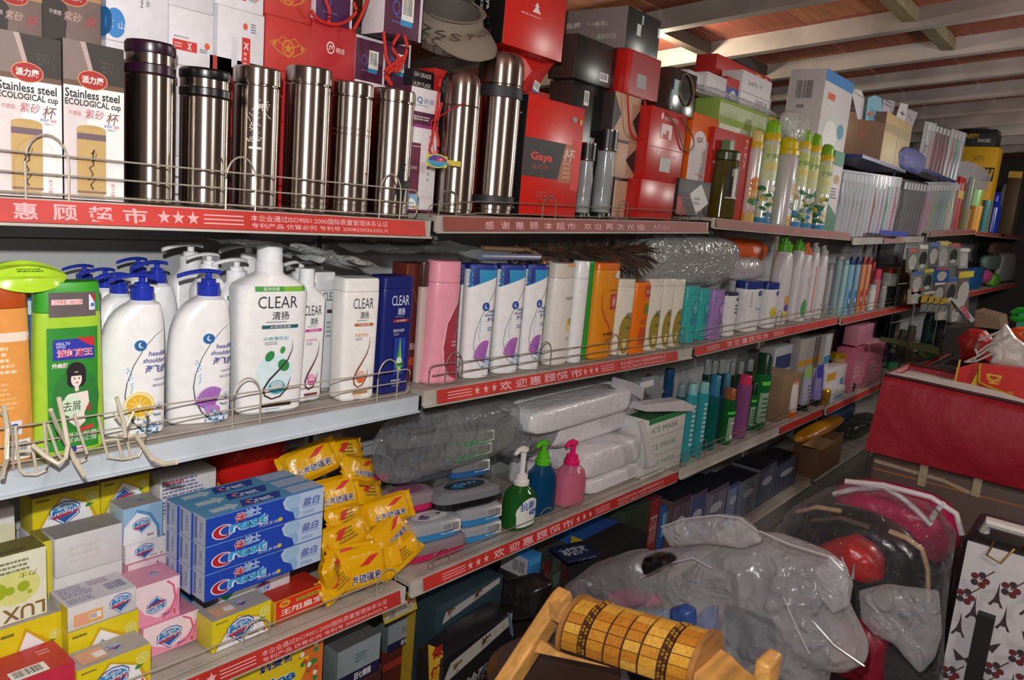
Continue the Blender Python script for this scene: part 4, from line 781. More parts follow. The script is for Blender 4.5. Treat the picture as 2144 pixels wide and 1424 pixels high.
for i, (L, R, T, B, lb) in enumerate(((2010, 2085, 345, 396, 'large clear film wrap over the cups'), (2098, 2150, 385, 470, 'grey film wrapped bundle at the right frame edge'))):
    pillow('film_wrap', lb + ' on the far top shelf', 'bag', L, R, T, B, .07 if i == 0 else .10, .06, M('#b8bcc4', r=.1, kind='film', a=.3 if i != 1 else .7, s=30, b=.8), seed=20 + i)
# ================================================================ second shelf
WB = '#eeeff1'
def pump_head(par, r, z, m, dirn=-1, big=1.0, rot=0):
    """collar, stem and curved nozzle of a lotion pump"""
    X = Matrix.Rotation(rot, 4, 'Z')
    b = MB(); b.lathe([(r, z), (r, z + r * 1.05), (r * .95, z + r * 1.12), (r * .7, z + r * 1.13)], m, 28); b.lathe([(r * .66, z + r * 1.13), (r * .66, z + r * 1.5), (r * .5, z + r * 1.55)], m, 24); b.build('pump_collar', par)
    b = MB(); zz_ = z + r * 1.5; b.lathe([(r * .3, zz_), (r * .3, zz_ + r * .5)], m, 16); L = r * 2.7 * big
    pts = [(dirn * L * t, 0, zz_ + r * .72 - r * .55 * t * t * (1 if t > 0 else 0) - r * .25 * (t < 0) * t * t * 4) for t in (-.42, -.25, 0, .2, .4, .6, .8, 1)]
    wd = [r * .2, r * .42, r * .5, r * .44, r * .36, r * .3, r * .26, r * .2]
    vs = []; fs = []; n = 10
    for p, q in zip(pts, wd):
        for k in range(n): a = 2 * PI * k / n; vs.append((p[0], q * math.cos(a), p[2] + r * .2 * math.sin(a)))
    for j in range(len(pts) - 1): fs += [(j * n + i, j * n + (i + 1) % n, (j + 1) * n + (i + 1) % n, (j + 1) * n + i) for i in range(n)]
    fs += [tuple(range(n - 1, -1, -1)), tuple(range((len(pts) - 1) * n, len(pts) * n))]
    b.add(vs, fs, m, True, X); b.build('pump_nozzle', par)
BL = M('#2a3c8c'); BL2 = M('#2f62b8')
def hs_art(kind):
    def dr(f):
        f.line([(1.0, .80), (.82, .745), (.66, .66), (.5, .53), (.4, .4), (.37, .3), (.4, .2), (.5, .1), (.64, .035), (.85, .008), (1.0, .0)], [.0006, .0009, .0012, .0014, .0016, .0018, .0022, .0028, .0036, .004, .003], M('#4a4e58'))
        f.ell(.60, .675, .095, .041, M('#2a7ab8')); f.ell(.60, .675, .078, .034, M('#1c5a9c')); f.ell(.61, .678, .045, .022, M('#b8d8ee')); f.ell(.63, .682, .035, .018, M('#1c5a9c'))
        f.text('head&', .86, .615, .27, .036, BL, shear=.2, bold=.01); f.text('shoulders', .83, .565, .38, .036, BL, shear=.2, bold=.01); f.text('海飞丝', .84, .50, .34, .06, BL, shear=.15, bold=.02)
        f.text('去屑洗发露', .9, .42, .2, .017, M('#5a6aa8')); f.text('清爽去油型' if kind == 'lemon' else '海洋活力型', .89, .375, .22, .019, M('#5a6aa8'))
        r_ = random.Random(5)
        for i in range(14): f.ell(.44 + r_.uniform(-.03, .05) - .002 * i, .33 + i * .014 + .0, .012, .006, M('#7ab8e4'), n=7)
        if kind == 'lemon':
            f.ell(.58, .235, .235, .105, M('#e8d47a'), tilt=-.5); f.ell(.575, .235, .215, .093, M('#f0ead0'), tilt=-.5); f.ell(.575, .235, .195, .083, M('#e2b428'), tilt=-.5)
            for k in range(9): a = k * PI * 2 / 9; f.line([(.57, .235), (.57 + .16 * math.cos(a), .235 + .07 * math.sin(a))], .0012, M('#f2e29a'))
            f.ell(.57, .235, .03, .012, M('#f6eed0'))
        else:
            c = (.66, .105); P = [(c[0] + (.3) * math.cos(a) * (1.0), c[1] + .2 * math.sin(a)) for a in [1.05 + 1.75 * i / 14 for i in range(15)]]; f.poly([c] + P[:], M('#c79ad0'))
            for i in range(12): a = 1.1 + 1.65 * i / 11; f.line([(c[0], c[1]), (c[0] + .29 * math.cos(a), c[1] + .195 * math.sin(a))], [.0006, .0034], M('#9a5ab0'))
            f.ell(c[0] + .0, c[1] + .02, .13, .035, M('#b27ac0'))
        for i in range(46): f.ell(.62 + r_.gauss(.12, .09), .085 + r_.gauss(0, .03) + .0, r_.uniform(.008, .03), r_.uniform(.003, .009), M(('#5aa8dc', '#a8d4f0', '#3a8ac8')[i % 3]), n=7, tilt=r_.uniform(0, 3))
        f.ell(.86, .24, .055, .026, M('#9fb0cc')); f.ell(.86, .24, .045, .021, M(WB)); f.ell(.86, .24, .025, .012, M('#8a9cc0')); f.greek(.78, .165, .95, .185, 1, M('#6a7ab0')); f.greek(.6, .0, .7, .008, 1, M('#8ab8d8'))
    return dr
def pumpbottle(name, label, L, R, T, bodytop, Y, t, capm, art=None, mat=None, yaw=0, asp=.55, group=None, asym=.0, big=1.0, colr=.36, sh=.82, dirn=-1, face_w=1.0):
    x, cy, z, w, h = fit(L, R, Y, 0, bodytop, asp, yaw, t=t); H = h; r = w * colr * .5; m = mat or M(WB, r=.3)
    o = thing(name, label, 'bottle', (x, cy, z), yaw, group); ww = w / 2; d = ww * asp; ax = w * asym
    secs = [(0, ww * .9, d * .85, 0, 0, 3), (H * .012, ww * .97, d * .95, 0, 0, 3)] + [(H * zf_, ww * k_, d * (.72 + .28 * min(1, k_ * 1.05)), ax * (1 - k_) * 2.2, 0, 2.2 + .8 * k_) for zf_, k_ in ((.05, 1), (.3, 1), (.5, .995), (.62, .975), (.72, .94), (.8, .88), (.86, .81), (.91, .71), (.945, .6), (.97, .49))] + [(H * .99, r * 1.0, r * .95, ax, 0, 2), (H, r * .9, r * .9, ax, 0, 2)]
    if sh == 1: secs = [(0, ww * .82, d * .85, 0, 0, 4), (H * .02, ww * .9, d, 0, 0, 4), (H * .5, ww * .97, d, 0, 0, 4), (H * .88, ww, d, 0, 0, 4), (H * .91, ww * .95, d * .95, 0, 0, 3.5), (H * .95, ww * .72, d * .8, 0, 0, 3), (H * .985, r * 1.15, r * 1.1, 0, 0, 2), (H, r, r, 0, 0, 2)]
    b = MB(); b.loft(secs, m, 40); b.build('body', o)
    if art: f = curvface(w * face_w, H, secs, 2.6, .007); art(f); f.build('printing', o)
    if capm:
        # height of the pump above the body follows the photo
        X = ax
        q = thing('q', None, None); q.location = (X, 0, 0); q.parent = o; q.name = 'pump'
        pump_head(q, r, H * .995, capm, dirn, big)
    return o, (x, cy, z, w, H, asp, r)
HSG = 'white dandruff shampoo pump bottles'
capb = M('#2438b0', r=.22)
pumpbottle('shampoo_pump_bottle', 'white shampoo pump bottle with a lemon slice print and blue pump', 203, 343, 566, 625, .056, 1, capb, hs_art('lemon'), asym=.16, yaw=-.3, group=HSG)
pumpbottle('shampoo_pump_bottle', 'white shampoo pump bottle with purple shell print and blue pump', 348, 480, 562, 616, .058, 1, capb, hs_art('shell'), asym=.14, yaw=-.3, group=HSG)
for L, R, bt, Y, lb in ((186, 290, 612, .12, 'white bottle with blue pump directly behind the lemon one'), (160, 260, 600, .20, 'white bottle with blue pump, third row behind the green bottle'), (120, 215, 590, .27, 'white bottle with blue pump, farthest row behind the lime dish'), (262, 370, 590, .16, 'white bottle with blue pump between the lemon and shell bottles'), (232, 325, 576, .26, 'white bottle with blue pump, far row centre')):
    pumpbottle('shampoo_pump_bottle', lb, L, R, 0, bt, Y, 1, capb, None, asym=.1, group=HSG)
wcap = M('#f0f1f4', r=.25)
def cband(col, txt): return lambda f: (f.rect(.1, .86, .9, .895, M('#3f9a30')), f.text('CLEAR', .5, .79, .5, .07, M('#3c3c40')))
for L, R, bt, Y, lb in ((352, 440, 560, .22, 'white pump bottle with white pump left in the back row'), (398, 470, 572, .15, 'white pump bottle with white pump behind the shell bottle'), (452, 530, 588, .13, 'white pump bottle with green band partly hidden by the clear mint bottle'), (470, 560, 566, .22, 'white pump bottle with white pump in the back row centre'), (590, 660, 590, .17, 'white capped bottle in the back row right of the mint bottle')):
    pumpbottle('shampoo_pump_bottle', lb, L, R, 0, bt, Y, 1, wcap, cband(0, 0) if 'green band' in lb else None, sh=1, group='white topped shampoo pumps at the back', colr=.5)
def clear_art(col, dark, tag_, line1, drop, blue=False, leaf=False, band=None, tbox=None):
    tc_ = M('#dfe6f4') if blue else M('#3c3c42')
    def dr(f):
        if band: f.rect(.2, .875, .92, .91, M('#3f9a30')); f.rect(.6, .875, .88, .91, M('#7ab82c')); f.text('超净去屑', .42, .893, .22, .025, M('#f0f4ec'))
        f.text('CLEAR', .52, .80, .56, .085, tc_); f.text('清扬', .56, .705, .24, .06, tc_, bold=.01); f.greek(.36, .655, .8, .668, 1, M('#8a8a92'))
        f.rect(.3, .615, .82, .64, M(tag_)); f.text('男士洗发露' if blue else '去屑洗发露', .56, .6275, .3, .017, M('#f0e8e0')); f.text(line1, .5, .545, .36, .026, M(col) if not blue else M('#dfe6f4')); f.greek(.34, .5, .62, .525, 2, M('#9a9aa2'))
        if blue:
            f.rect(.38, .16, .74, .48, M('#1c3fa8')); f.line([(.56, .48), (.55, .38), (.52, .3)], [.001, .004, .008], M('#3f9a30')); f.line([(.56, .48), (.58, .38), (.6, .3)], [.001, .003, .006], M('#9ad83a')); f.ell(.56, .255, .13, .05, M('#4ab82c')); f.ell(.56, .285, .09, .03, M('#d8e8d0')); f.rect(.44, .245, .68, .258, M('#1c3a3a')); f.ell(.56, .2, .07, .03, M('#b8dca8')); f.line([(.56, .2), (.55, .1)], [.006, .001], M('#4ab82c')); f.greek(.32, .1, .8, .13, 1, M('#b0bcd8')); f.greek(.35, .06, .75, .09, 2, M('#8a9ac8')); return
        if leaf: f.ell(.5, .3, .26, .13, M('#d4ecf2')); f.ell(.42, .42, .08, .03, M('#2e8a4a'), tilt=.9); f.ell(.6, .46, .05, .018, M('#3a9a4a'), tilt=1.3); f.ell(.62, .35, .09, .04, M('#2e8a4a'), tilt=-.8)
        f.line([(.74, .53), (.74, .46), (.68, .39), (.56, .32), (.42, .25), (.34, .185), (.36, .14), (.46, .11), (.58, .125), (.68, .18), (.73, .26)], [.0006, .0016, .0026, .0036, .004, .0038, .0034, .003, .0032, .003, .0006], M(dark))
        f.ell(.53, .195, .12, .05, M(drop)); f.ell(.53, .215, .09, .025, M('#ffffff', kind='tint', a=.45)); f.rect(.42, .188, .64, .196, M('#f8e8e8'))
        f.rect(.32, .055, .74, .078, M(tbox or '#4a3428')); f.greek(.34, .035, .7, .045, 1, M(col)); f.greek(.38, .004, .62, .018, 1, M('#8a8a92'))
    return dr
o, q = pumpbottle('shampoo_pump_bottle', 'large white shampoo bottle with green leaves print, tallest on the second shelf', 482, 632, 0, 568, .05, 1, None, clear_art('#3aa0a8', '#3a2a2a', '#1f5f6c', '冰爽薄荷型', '#2fa0b0', leaf=True, band=1), yaw=-.15, sh=1, colr=.36, asp=.5)
def screwcap(par, r, z, h, m): b = MB(); b.lathe([(r, z), (r, z + h * .38), (r * .93, z + h * .4), (r * .93, z + h * .97), (r * .85, z + h), (.001, z + h)], m, 32); b.build('cap', par)
screwcap(o, q[6], q[4] * .99, q[4] * .2, wcap)
o, q = pumpbottle('shampoo_pump_bottle', 'white shampoo bottle with pink drop print half hidden behind the mint bottle', 600, 672, 0, 598, .085, 1, None, clear_art('#d04a9a', '#5a2a3a', '#c83a9a', '水润养护型', '#e03a9a', tbox='#7a3a4a'), sh=1, colr=.42, asp=.6)
screwcap(o, q[6], q[4] * .99, q[4] * .16, wcap)
def flatbottle(name, label, L, R, T, Y, t, body, cap, art=None, capf=.88, asp=.55, e=4.5, group=None, yaw=0, taper=.92, kind='p', slant=0, rough=.28, neck=0, a=.6, wave=0):
    x, cy, z, w, h = fit(L, R, Y, 0, T, asp, yaw, t=t); ww = w / 2; d = ww * asp; o = thing(name, label, 'bottle', (x, cy, z), yaw, group); hb = h * capf
    secs = [(0, ww * taper * .92, d * .9, 0, 0, e), (h * .02, ww * taper, d, 0, 0, e)]
    for k in (.2, .4, .6, .8): secs.append((hb * k, ww * (taper + (1 - taper) * k) * (1 - wave * math.sin(k * PI)), d, 0, 0, e))
    secs += [(hb * .97, ww, d, 0, 0, e), (hb - .0005, ww * .985, d * .98, 0, 0, e)]
    b = MB(); b.loft(secs, M(body, r=rough, kind=kind, a=a), 32); b.build('body', o)
    cs = [(hb, ww * .975, d * .97, 0, 0, e), (hb + .001, ww * .99, d, 0, 0, e), (h * .985, ww * (.97 if not neck else .8), d * .98, 0, 0, e), (h, ww * (.93 if not neck else .74), d * .9, 0, 0, e)]
    if neck: cs = [(hb, ww * neck, d * .9, 0, 0, 2), (h * .985, ww * neck * .95, d * .85, 0, 0, 2), (h, ww * neck * .85, d * .75, 0, 0, 2)]
    b = MB(); b.loft(cs, M(cap, r=rough), 32); b.build('cap', o)
    f = curvface(w, h, secs + cs[1:], e, max(.006, w / 9))
    if art: art(f); f.build('printing', o)
    return o, (x, cy, z, w, h)
o, q = flatbottle('shampoo_bottle', 'square shouldered white shampoo bottle with orange drop print', 700, 780, 580, .04, 1, '#f0f0ee', '#efefed', clear_art('#e07a3a', '#8a5228', '#b86a3a', '锁湿生姜型', '#e0682a', tbox='#b08048'), .895, .62, 7, taper=.93, yaw=-.12)
flatbottle('shampoo_bottle', 'white shampoo bottle standing behind the orange drop bottle', 640, 692, 568, .14, 1, '#eceef2', '#eceef2', lambda f: (f.text('CLEAR', .75, .80, .7, .07, M('#3c3c42')), f.rect(.6, .66, .9, .69, M('#4a4030')), f.greek(.6, .45, .9, .6, 4, M('#9a9aa2'))), .85, .62, 6)
flatbottle('shampoo_bottle', 'white shampoo bottle with folded lid in the back row by the film', 628, 668, 556, .22, 1, '#eceef2', '#e8eaee', None, .85, .62, 6)
flatbottle('shampoo_bottle', 'navy blue shampoo bottle with glowing green drop, right of the orange drop bottle', 778, 851, 576, .045, 1, '#1b2670', '#1b2670', clear_art('#3a9a3a', '#3a9a3a', '#a82c30', '清爽去油型', '#4ab82c', blue=True), .9, .62, 7, taper=.93)
def bbox(fc, w, d, h): f = fc['front']; f.text('水润丝滑', .5, .3, .8, .06, M('#d8b0a8'), bold=.02); f.ell(.45, .16, .25, .06, M('#8a3020')); f.ell(.45, .17, .15, .035, M('#c05030')); f.text('4x', .75, .82, .2, .03, M('#c8a8a0')); f.line([(.3, .8), (.6, .62), (.8, .4)], .003, M('#9a5040'))
carton('conditioner_box', 'brown translucent conditioner box between navy bottle and pink bottle', 'box', 846, 890, 552, .09, ('t', 1), .05, '#6a2f28', bbox, rough=.3)
flatbottle('slim_bottle', 'slim white and brown bottle squeezed beside the brown conditioner box', 872, 890, 548, .065, 1, '#c8b4b0', '#4a3430', None, .8, .8, 3)
# ---- leftmost bottles
def gart(f):
    f.rect(.16, .805, .88, .945, M('#9a8f94', r=.2, m=.6)); f.rect(.2, .875, .66, .905, M('#e8c8cc')); f.text('汉方养发', .32, .89, .2, .028, M('#c83a44')); f.text('NEW王牌', .56, .89, .18, .024, M('#c83a44')); f.rect(.76, .84, .86, .93, M('#dfe4ee')); f.poly([(.78, .93), (.86, .93), (.86, .88)], M('#b02c30')); f.rect(.79, .86, .85, .88, M('#3a7ac8'))
    f.rect(.12, .03, .9, .745, M('#2c8a2c')); f.poly([(.2, .56), (.2, .66), (.22, .68), (.82, .68), (.84, .66), (.84, .56)], M('#2a36a8')); f.poly([(.55, .685), (.84, .685), (.84, .63), (.75, .64)], M('#cc2a38')); f.text('HEALTH', .35, .655, .2, .018, M('#e8e8f4')); f.text('KING', .32, .637, .13, .016, M('#e8e8f4')); f.text('滇虹康王', .53, .60, .56, .05, M('#ecd4dc'), bold=.05); f.text('滇虹康王', .53, .60, .56, .05, M('#d8203c'), bold=.0)
    f.text('升级版', .3, .53, .24, .03, M('#f0dcdc'), bold=.04)
    f.ell(.55, .33, .36, .18, M('#2a7a34')); f.poly([(.42, .36), (.72, .37), (.74, .30), (.66, .24), (.68, .19), (.56, .15), (.42, .2), (.44, .28), (.36, .34)], M('#e8dcd4')); f.ell(.54, .49, .15, .055, M('#241c22')); f.poly([(.4, .5), (.4, .42), (.45, .40), (.64, .40), (.69, .43), (.69, .5)], M('#241c22')); f.ell(.54, .445, .085, .045, M('#ecdcd4')); f.rect(.46, .465, .63, .485, M('#241c22')); f.ell(.51, .45, .012, .005, M('#2a2022')); f.ell(.58, .45, .012, .005, M('#2a2022')); f.ell(.545, .425, .02, .005, M('#c05a60')); f.rect(.51, .375, .57, .41, M('#e8d4cc'))
    f.ell(.46, .29, .17, .06, M('#cfe6cc')); f.text('去屑', .46, .29, .26, .06, M('#1c1c1c')); f.poly([(.68, .27), (.76, .3), (.74, .24)], M('#b83038'))
    f.poly([(.55, .155), (.8, .17), (.8, .145), (.55, .13)], M('#c83a3a')); f.text('去屑洗发露', .55, .115, .62, .036, M('#e8f0e4')); f.text('清爽丝滑', .6, .085, .5, .025, M('#d0e0c8')); f.rect(.42, .02, .62, .05, M('#2a3a8c')); f.rect(.52, .02, .62, .05, M('#d8d8e4')); f.rect(.52, .03, .62, .038, M('#c83a3a'))
flatbottle('shampoo_bottle', 'lime green shampoo bottle with girl portrait and dark fringe', 70, 207, 588, .028, 1, '#a6d03c', '#3aa02c', gart, .83, .42, 3.4, taper=1.12)
def oart(f): f.rect(-.2, .68, 1, .73, M('#e8d8c8')); f.greek(.0, .5, .9, .66, 5, M('#f0d4a8')); f.greek(.0, .3, .9, .46, 6, M('#e8b878')); f.rect(.55, .16, .8, .24, M('#d8dce4')); f.text('S', .67, .2, .14, .05, M('#2a4fa0'), bold=.04); f.barcode(.5, .02, .95, .13)
flatbottle('shampoo_bottle', 'orange bottle with small print at the left edge of the second shelf', -70, 58, 588, .03, 1, '#e09a50', '#b04a1a', oart, .86, .5, 3, taper=1.15)
carton('blue_box', 'narrow blue and red carton between orange and green bottles', 'box', 56, 74, 586, .085, ('t', 1), .04, '#2a5aa8', lambda fc, w, d, h: (fc['front'].rect(0, .9, 1, .96, M('#d8b0b8')), fc['front'].rect(0, .8, 1, .88, M('#b8d4e4'))))
flatbottle('shampoo_bottle', 'dark green capped lime bottle hidden behind the front pair', 34, 66, 575, .12, 1, '#8ab838', '#1f7a2c', None, .83, .6, 3)
# lime leaf shaped dish lying on top
c = at(60, 543, .05); zt1 = c.z; lp = thing('leaf_scoop', 'lime green leaf shaped plastic piece lying on the bottles at the left', 'scoop', (at(48, 545, .05).x, .045, at(48, 545, .05).z - .022))
b = MB(); vs = []; fs = []; NX, NY = 20, 10; hw = (at(141, 545, .05).x - at(-45, 545, .05).x) / 2; A = Matrix.Rotation(.62, 4, 'X')
for s in (1, -1):
    for i in range(NX + 1):
        t_ = -1 + 2 * i / NX; wdt = .032 * (max(0, 1 - abs(t_) ** 2.4)) ** .8
        for j in range(NY + 1): u_ = -1 + 2 * j / NY; vs.append(A @ Vector((t_ * hw, u_ * wdt * (1.0 if u_ > 0 else 1), .016 * (1 - u_ * u_) * (1 - t_ * t_) + (.003 * math.cos(u_ * PI * 3) if s > 0 else -.003) * (1 - abs(t_)))))
for s in (0, 1):
    o0 = s * (NX + 1) * (NY + 1)
    for i in range(NX):
        for j in range(NY): a_ = o0 + i * (NY + 1) + j; q_ = (a_, a_ + NY + 1, a_ + NY + 2, a_ + 1); fs.append(q_ if s == 0 else q_[::-1])
b.add(vs, fs, M('#b2dc34', r=.2), True); b.build('leaf_shell', lp)
f = Face(.05, .012, lambda a_, c_, e: tuple(A @ Vector((a_ - .015, c_ - .01, .0162 + e)))); f.greek(0, 0, 1, 1, 3, M('#5a7a2c')); f.build('printing', lp)
# ---- film sheets on top of the bottles
def sheet(name, label, cat, pts, Y0, Y1, m, seed=1, amp=.006, par=None, nx=14, ny=6):
    """crumpled sheet spanning pixel polyline pts from depth Y0 to Y1"""
    P = [at(a_, c_, Y0) for a_, c_ in pts]; c0 = P[0].copy(); o = thing(name, label, cat, c0); r_ = random.Random(seed); vs = []; fs = []; seg = []
    for i in range(nx + 1):
        t_ = i / nx * (len(P) - 1); k = min(int(t_), len(P) - 2); p = P[k].lerp(P[k + 1], t_ - k); seg.append(p)
    for i, p in enumerate(seg):
        for j in range(ny + 1): vs.append((p.x - c0.x + r_.uniform(-amp, amp), (Y1 - Y0) * j / ny, p.z - c0.z + r_.uniform(-amp, amp) + .01 * j / ny))
    for i in range(nx):
        for j in range(ny): a_ = i * (ny + 1) + j; fs.append((a_, a_ + ny + 1, a_ + ny + 2, a_ + 1))
    n = len(vs); b = MB(); b.add(vs + [(x, y, z - .0015) for x, y, z in vs], fs + [tuple(i + n for i in f_[::-1]) for f_ in fs], m, True); ob = b.build('film_skin', o); sb = ob.modifiers.new('s', 'SUBSURF'); sb.levels = 1; sb.render_levels = 1; return o
sheet('film_sheet', 'grey plastic bag flattened on the bottle tops under the top shelf', 'bag', [(484, 512), (600, 515), (700, 545), (760, 572)], .03, .2, M('#9a9a98', r=.25, kind='film', a=.75, s=60, b=.5), 2)
sheet('film_sheet', 'pale crumpled printed bag lying above the orange drop bottle', 'bag', [(665, 548), (700, 538), (760, 545), (808, 562)], .02, .15, M('#c4cac6', r=.3, kind='film', a=.85, s=60, b=.6), 3, .008)
sheet('film_sheet', 'crumpled grey film stretched from the brown box to the shell bottles', 'bag', [(755, 525), (860, 528), (950, 532), (1008, 520)], .03, .2, M('#8e9294', r=.25, kind='film', a=.7, s=60, b=.6), 4, .007)
# ---- second unit bottles
def pinkart(f): f.poly([(1, .72), (.75, .62), (.5, .5), (.44, .3), (.5, .15), (.7, .06), (1, .02)], M('#a33446')); f.line([(1.0, .74), (.75, .64), (.5, .5), (.42, .3), (.5, .12)], .003, M('#f6c4d0')); f.text('丝滑', .84, .4, .2, .06, M('#c8707c')); f.greek(.7, .3, 1, .36, 2, M('#e0a0a8'))
o, q = flatbottle('shampoo_bottle', 'tall pink shampoo bottle with dark red side panel', 886, 956, 545, .03, 1, '#ea9cae', '#ea9cae', pinkart, .83, .75, 2.4, taper=1.28, wave=.12, yaw=-.25)
def hs_small(f):
    f.poly([(0, .79), (1, .90), (1, .955), (0, .955)], M('#2a94c8')); f.poly([(0, .79), (.35, .84), (.3, .99), (0, .99)], M('#1c2f86')); f.rect(0, .955, 1, .99, M('#1f3896'))
    f.line([(1, .82), (.72, .68), (.5, .55), (.34, .42), (.3, .3), (.4, .17), (.6, .1), (1, .07)], .0012, M('#5a5e68'))
    f.ell(.62, .635, .12, .038, M('#24489c')); f.ell(.63, .635, .06, .02, M('#b8d0ee')); f.ell(.66, .64, .045, .016, M('#24489c')); f.text('head&', .86, .6, .3, .032, BL, shear=.2, bold=.01); f.text('shoulders', .82, .565, .42, .03, BL, shear=.2, bold=.01); f.text('海飞丝', .86, .52, .34, .04, BL, bold=.02); f.greek(.72, .42, .98, .46, 2, M('#6a7ab0'))
    c = (.7, .14); f.poly([c] + [(c[0] + .4 * math.cos(a), c[1] + .2 * math.sin(a)) for a in [1.3 + 1.6 * i / 12 for i in range(13)]], M('#c48acc'))
    for i in range(10): a = 1.35 + 1.5 * i / 9; f.line([c, (c[0] + .39 * math.cos(a), c[1] + .195 * math.sin(a))], [.0004, .003], M('#9a4fae'))
    r_ = random.Random(3)
    for i in range(26): f.ell(.78 + r_.gauss(0, .09), .15 + r_.gauss(0, .03), r_.uniform(.015, .04), r_.uniform(.004, .009), M(('#5aa8dc', '#a8d4f0')[i % 2]), n=7)
    for i in range(8): f.ell(.4 + r_.gauss(0, .02), .36 + i * .025, .02, .006, M('#6ab4e4'), n=7)
    f.greek(.6, .03, .9, .04, 1, M('#a0a0a8'))
for L, R, T, Y, lb in ((946, 1000, 552, .10, 'blue capped shell print bottle, farthest left and half hidden by the pink one'), (966, 1031, 552, .03, 'blue capped shell print bottle, front one beside the pink bottle'), (1030, 1091, 553, .032, 'blue capped shell print bottle, middle of the front three'), (1088, 1138, 553, .034, 'blue capped shell print bottle, rightmost of the front three')):
    flatbottle('shampoo_bottle', lb, L, R, T, Y, 1, WB, '#1c2a78', hs_small, .955, .5, 2.8, 'blue capped shell shampoo bottles', taper=.92, yaw=-.35)
flatbottle('shampoo_bottle', 'cream bottle with brown lid between shell bottle and pearl bottle', 1122, 1146, 546, .09, 1, '#e6e2dc', '#8a5a34', lambda f: (f.text('PANTENE', .6, .66, .8, .03, M('#4a4440')), f.rect(.3, .42, .8, .46, M('#a83030')), f.rect(.3, .3, .8, .4, M('#e0a030'))), .97, .6, 3)
flatbottle('shampoo_bottle', 'pearl white shampoo bottle with yellow green fruit square', 1140, 1192, 550, .035, 1, '#e8e5e0', '#d8d2c8', lambda f: (f.text('PANTENE', .78, .66, .6, .03, M('#4a4440')), f.ell(.7, .985, .3, .02, M('#d8a050')), f.rect(.62, .34, .95, .46, M('#e8c83a')), f.poly([(.75, .4), (.95, .4), (.95, .46), (.75, .46)], M('#4a8a34')), f.ell(.72, .37, .08, .02, M('#f4ead0')), f.greek(.65, .24, .95, .28, 2, M('#9a948c'))), .86, .6, 2.6, taper=1.05)
flatbottle('shampoo_bottle', 'plain white round bottle right of the pearl bottle', 1190, 1225, 546, .03, 1, '#eff0f2', '#eff0f2', None, .83, .8, 2.2)
flatbottle('slim_bottle', 'glossy green foil bottle squeezed behind the orange bottle', 1222, 1236, 547, .055, 1, '#2f9a3a', '#2f9a3a', None, .9, .9, 2.5, rough=.15)
def orart(f): f.line([(.2, .72), (.2, .55), (.4, .42), (.6, .35), (.75, .2)], [.002, .006, .009, .009, .003], M('#d0541c')); f.rect(.55, .52, .85, .68, M('#b02430')); f.rect(.6, .54, .8, .66, M('#d85a4a')); f.text('康', .7, .6, .16, .07, M('#f0d8c8')); f.text('BAWANG', .68, .72, .4, .02, M('#6a3a1c')); f.text('中草药', .6, .26, .5, .035, M('#6a3010'), bold=.03); f.greek(.45, .16, .9, .22, 2, M('#b05a18')); f.poly([(.6, .86), (.95, .82), (.9, .92), (.7, .92)], M('#e0d4c4')); f.poly([(.85, .93), (1, .9), (.95, .97)], M('#4a2a20'))
flatbottle('shampoo_bottle', 'broad orange shampoo bottle with red emblem', 1226, 1284, 549, .03, 1, '#e8941f', '#e07018', orart, .93, .5, 3.6)
def crart(f): f.ell(.62, .28, .38, .26, M('#9a8a34')); f.ell(.6, .16, .14, .06, M('#e0c890')); f.text('皓', .75, .52, .36, .1, M('#4a4a44')); f.text('清逸', .75, .36, .4, .04, M('#3a4a2c'))
for L, R, T, Y, lb in ((1277, 1320, 583, .035, 'ivory bottle with olive round print left of the small orange bottle'), (1344, 1380, 583, .035, 'ivory bottle with olive print, first right of the small orange bottle'), (1374, 1404, 583, .037, 'ivory bottle with olive print, second right of the orange bottle'), (1397, 1426, 584, .04, 'ivory bottle with olive print next to the teal bottles')):
    flatbottle('shampoo_bottle', lb, L, R, T, Y, 1, '#e6e3d2', '#dedbca', crart, .9, .6, 3.4, 'ivory shampoo bottles with olive print', yaw=-.3)
flatbottle('shampoo_bottle', 'small bright orange bottle between ivory bottles', 1313, 1352, 590, .02, 1, '#ee7a18', '#ee7a18', lambda f: (f.ell(.6, .25, .3, .14, M('#c8501a')), f.rect(.5, .8, .9, .95, M('#c0301c')), f.text('章光', .7, .87, .3, .06, M('#f0c8b0')), f.rect(.55, .56, .85, .7, M('#6a8a2c')), f.greek(.4, .42, .9, .5, 2, M('#b05010'))), .93, .5, 3.4)
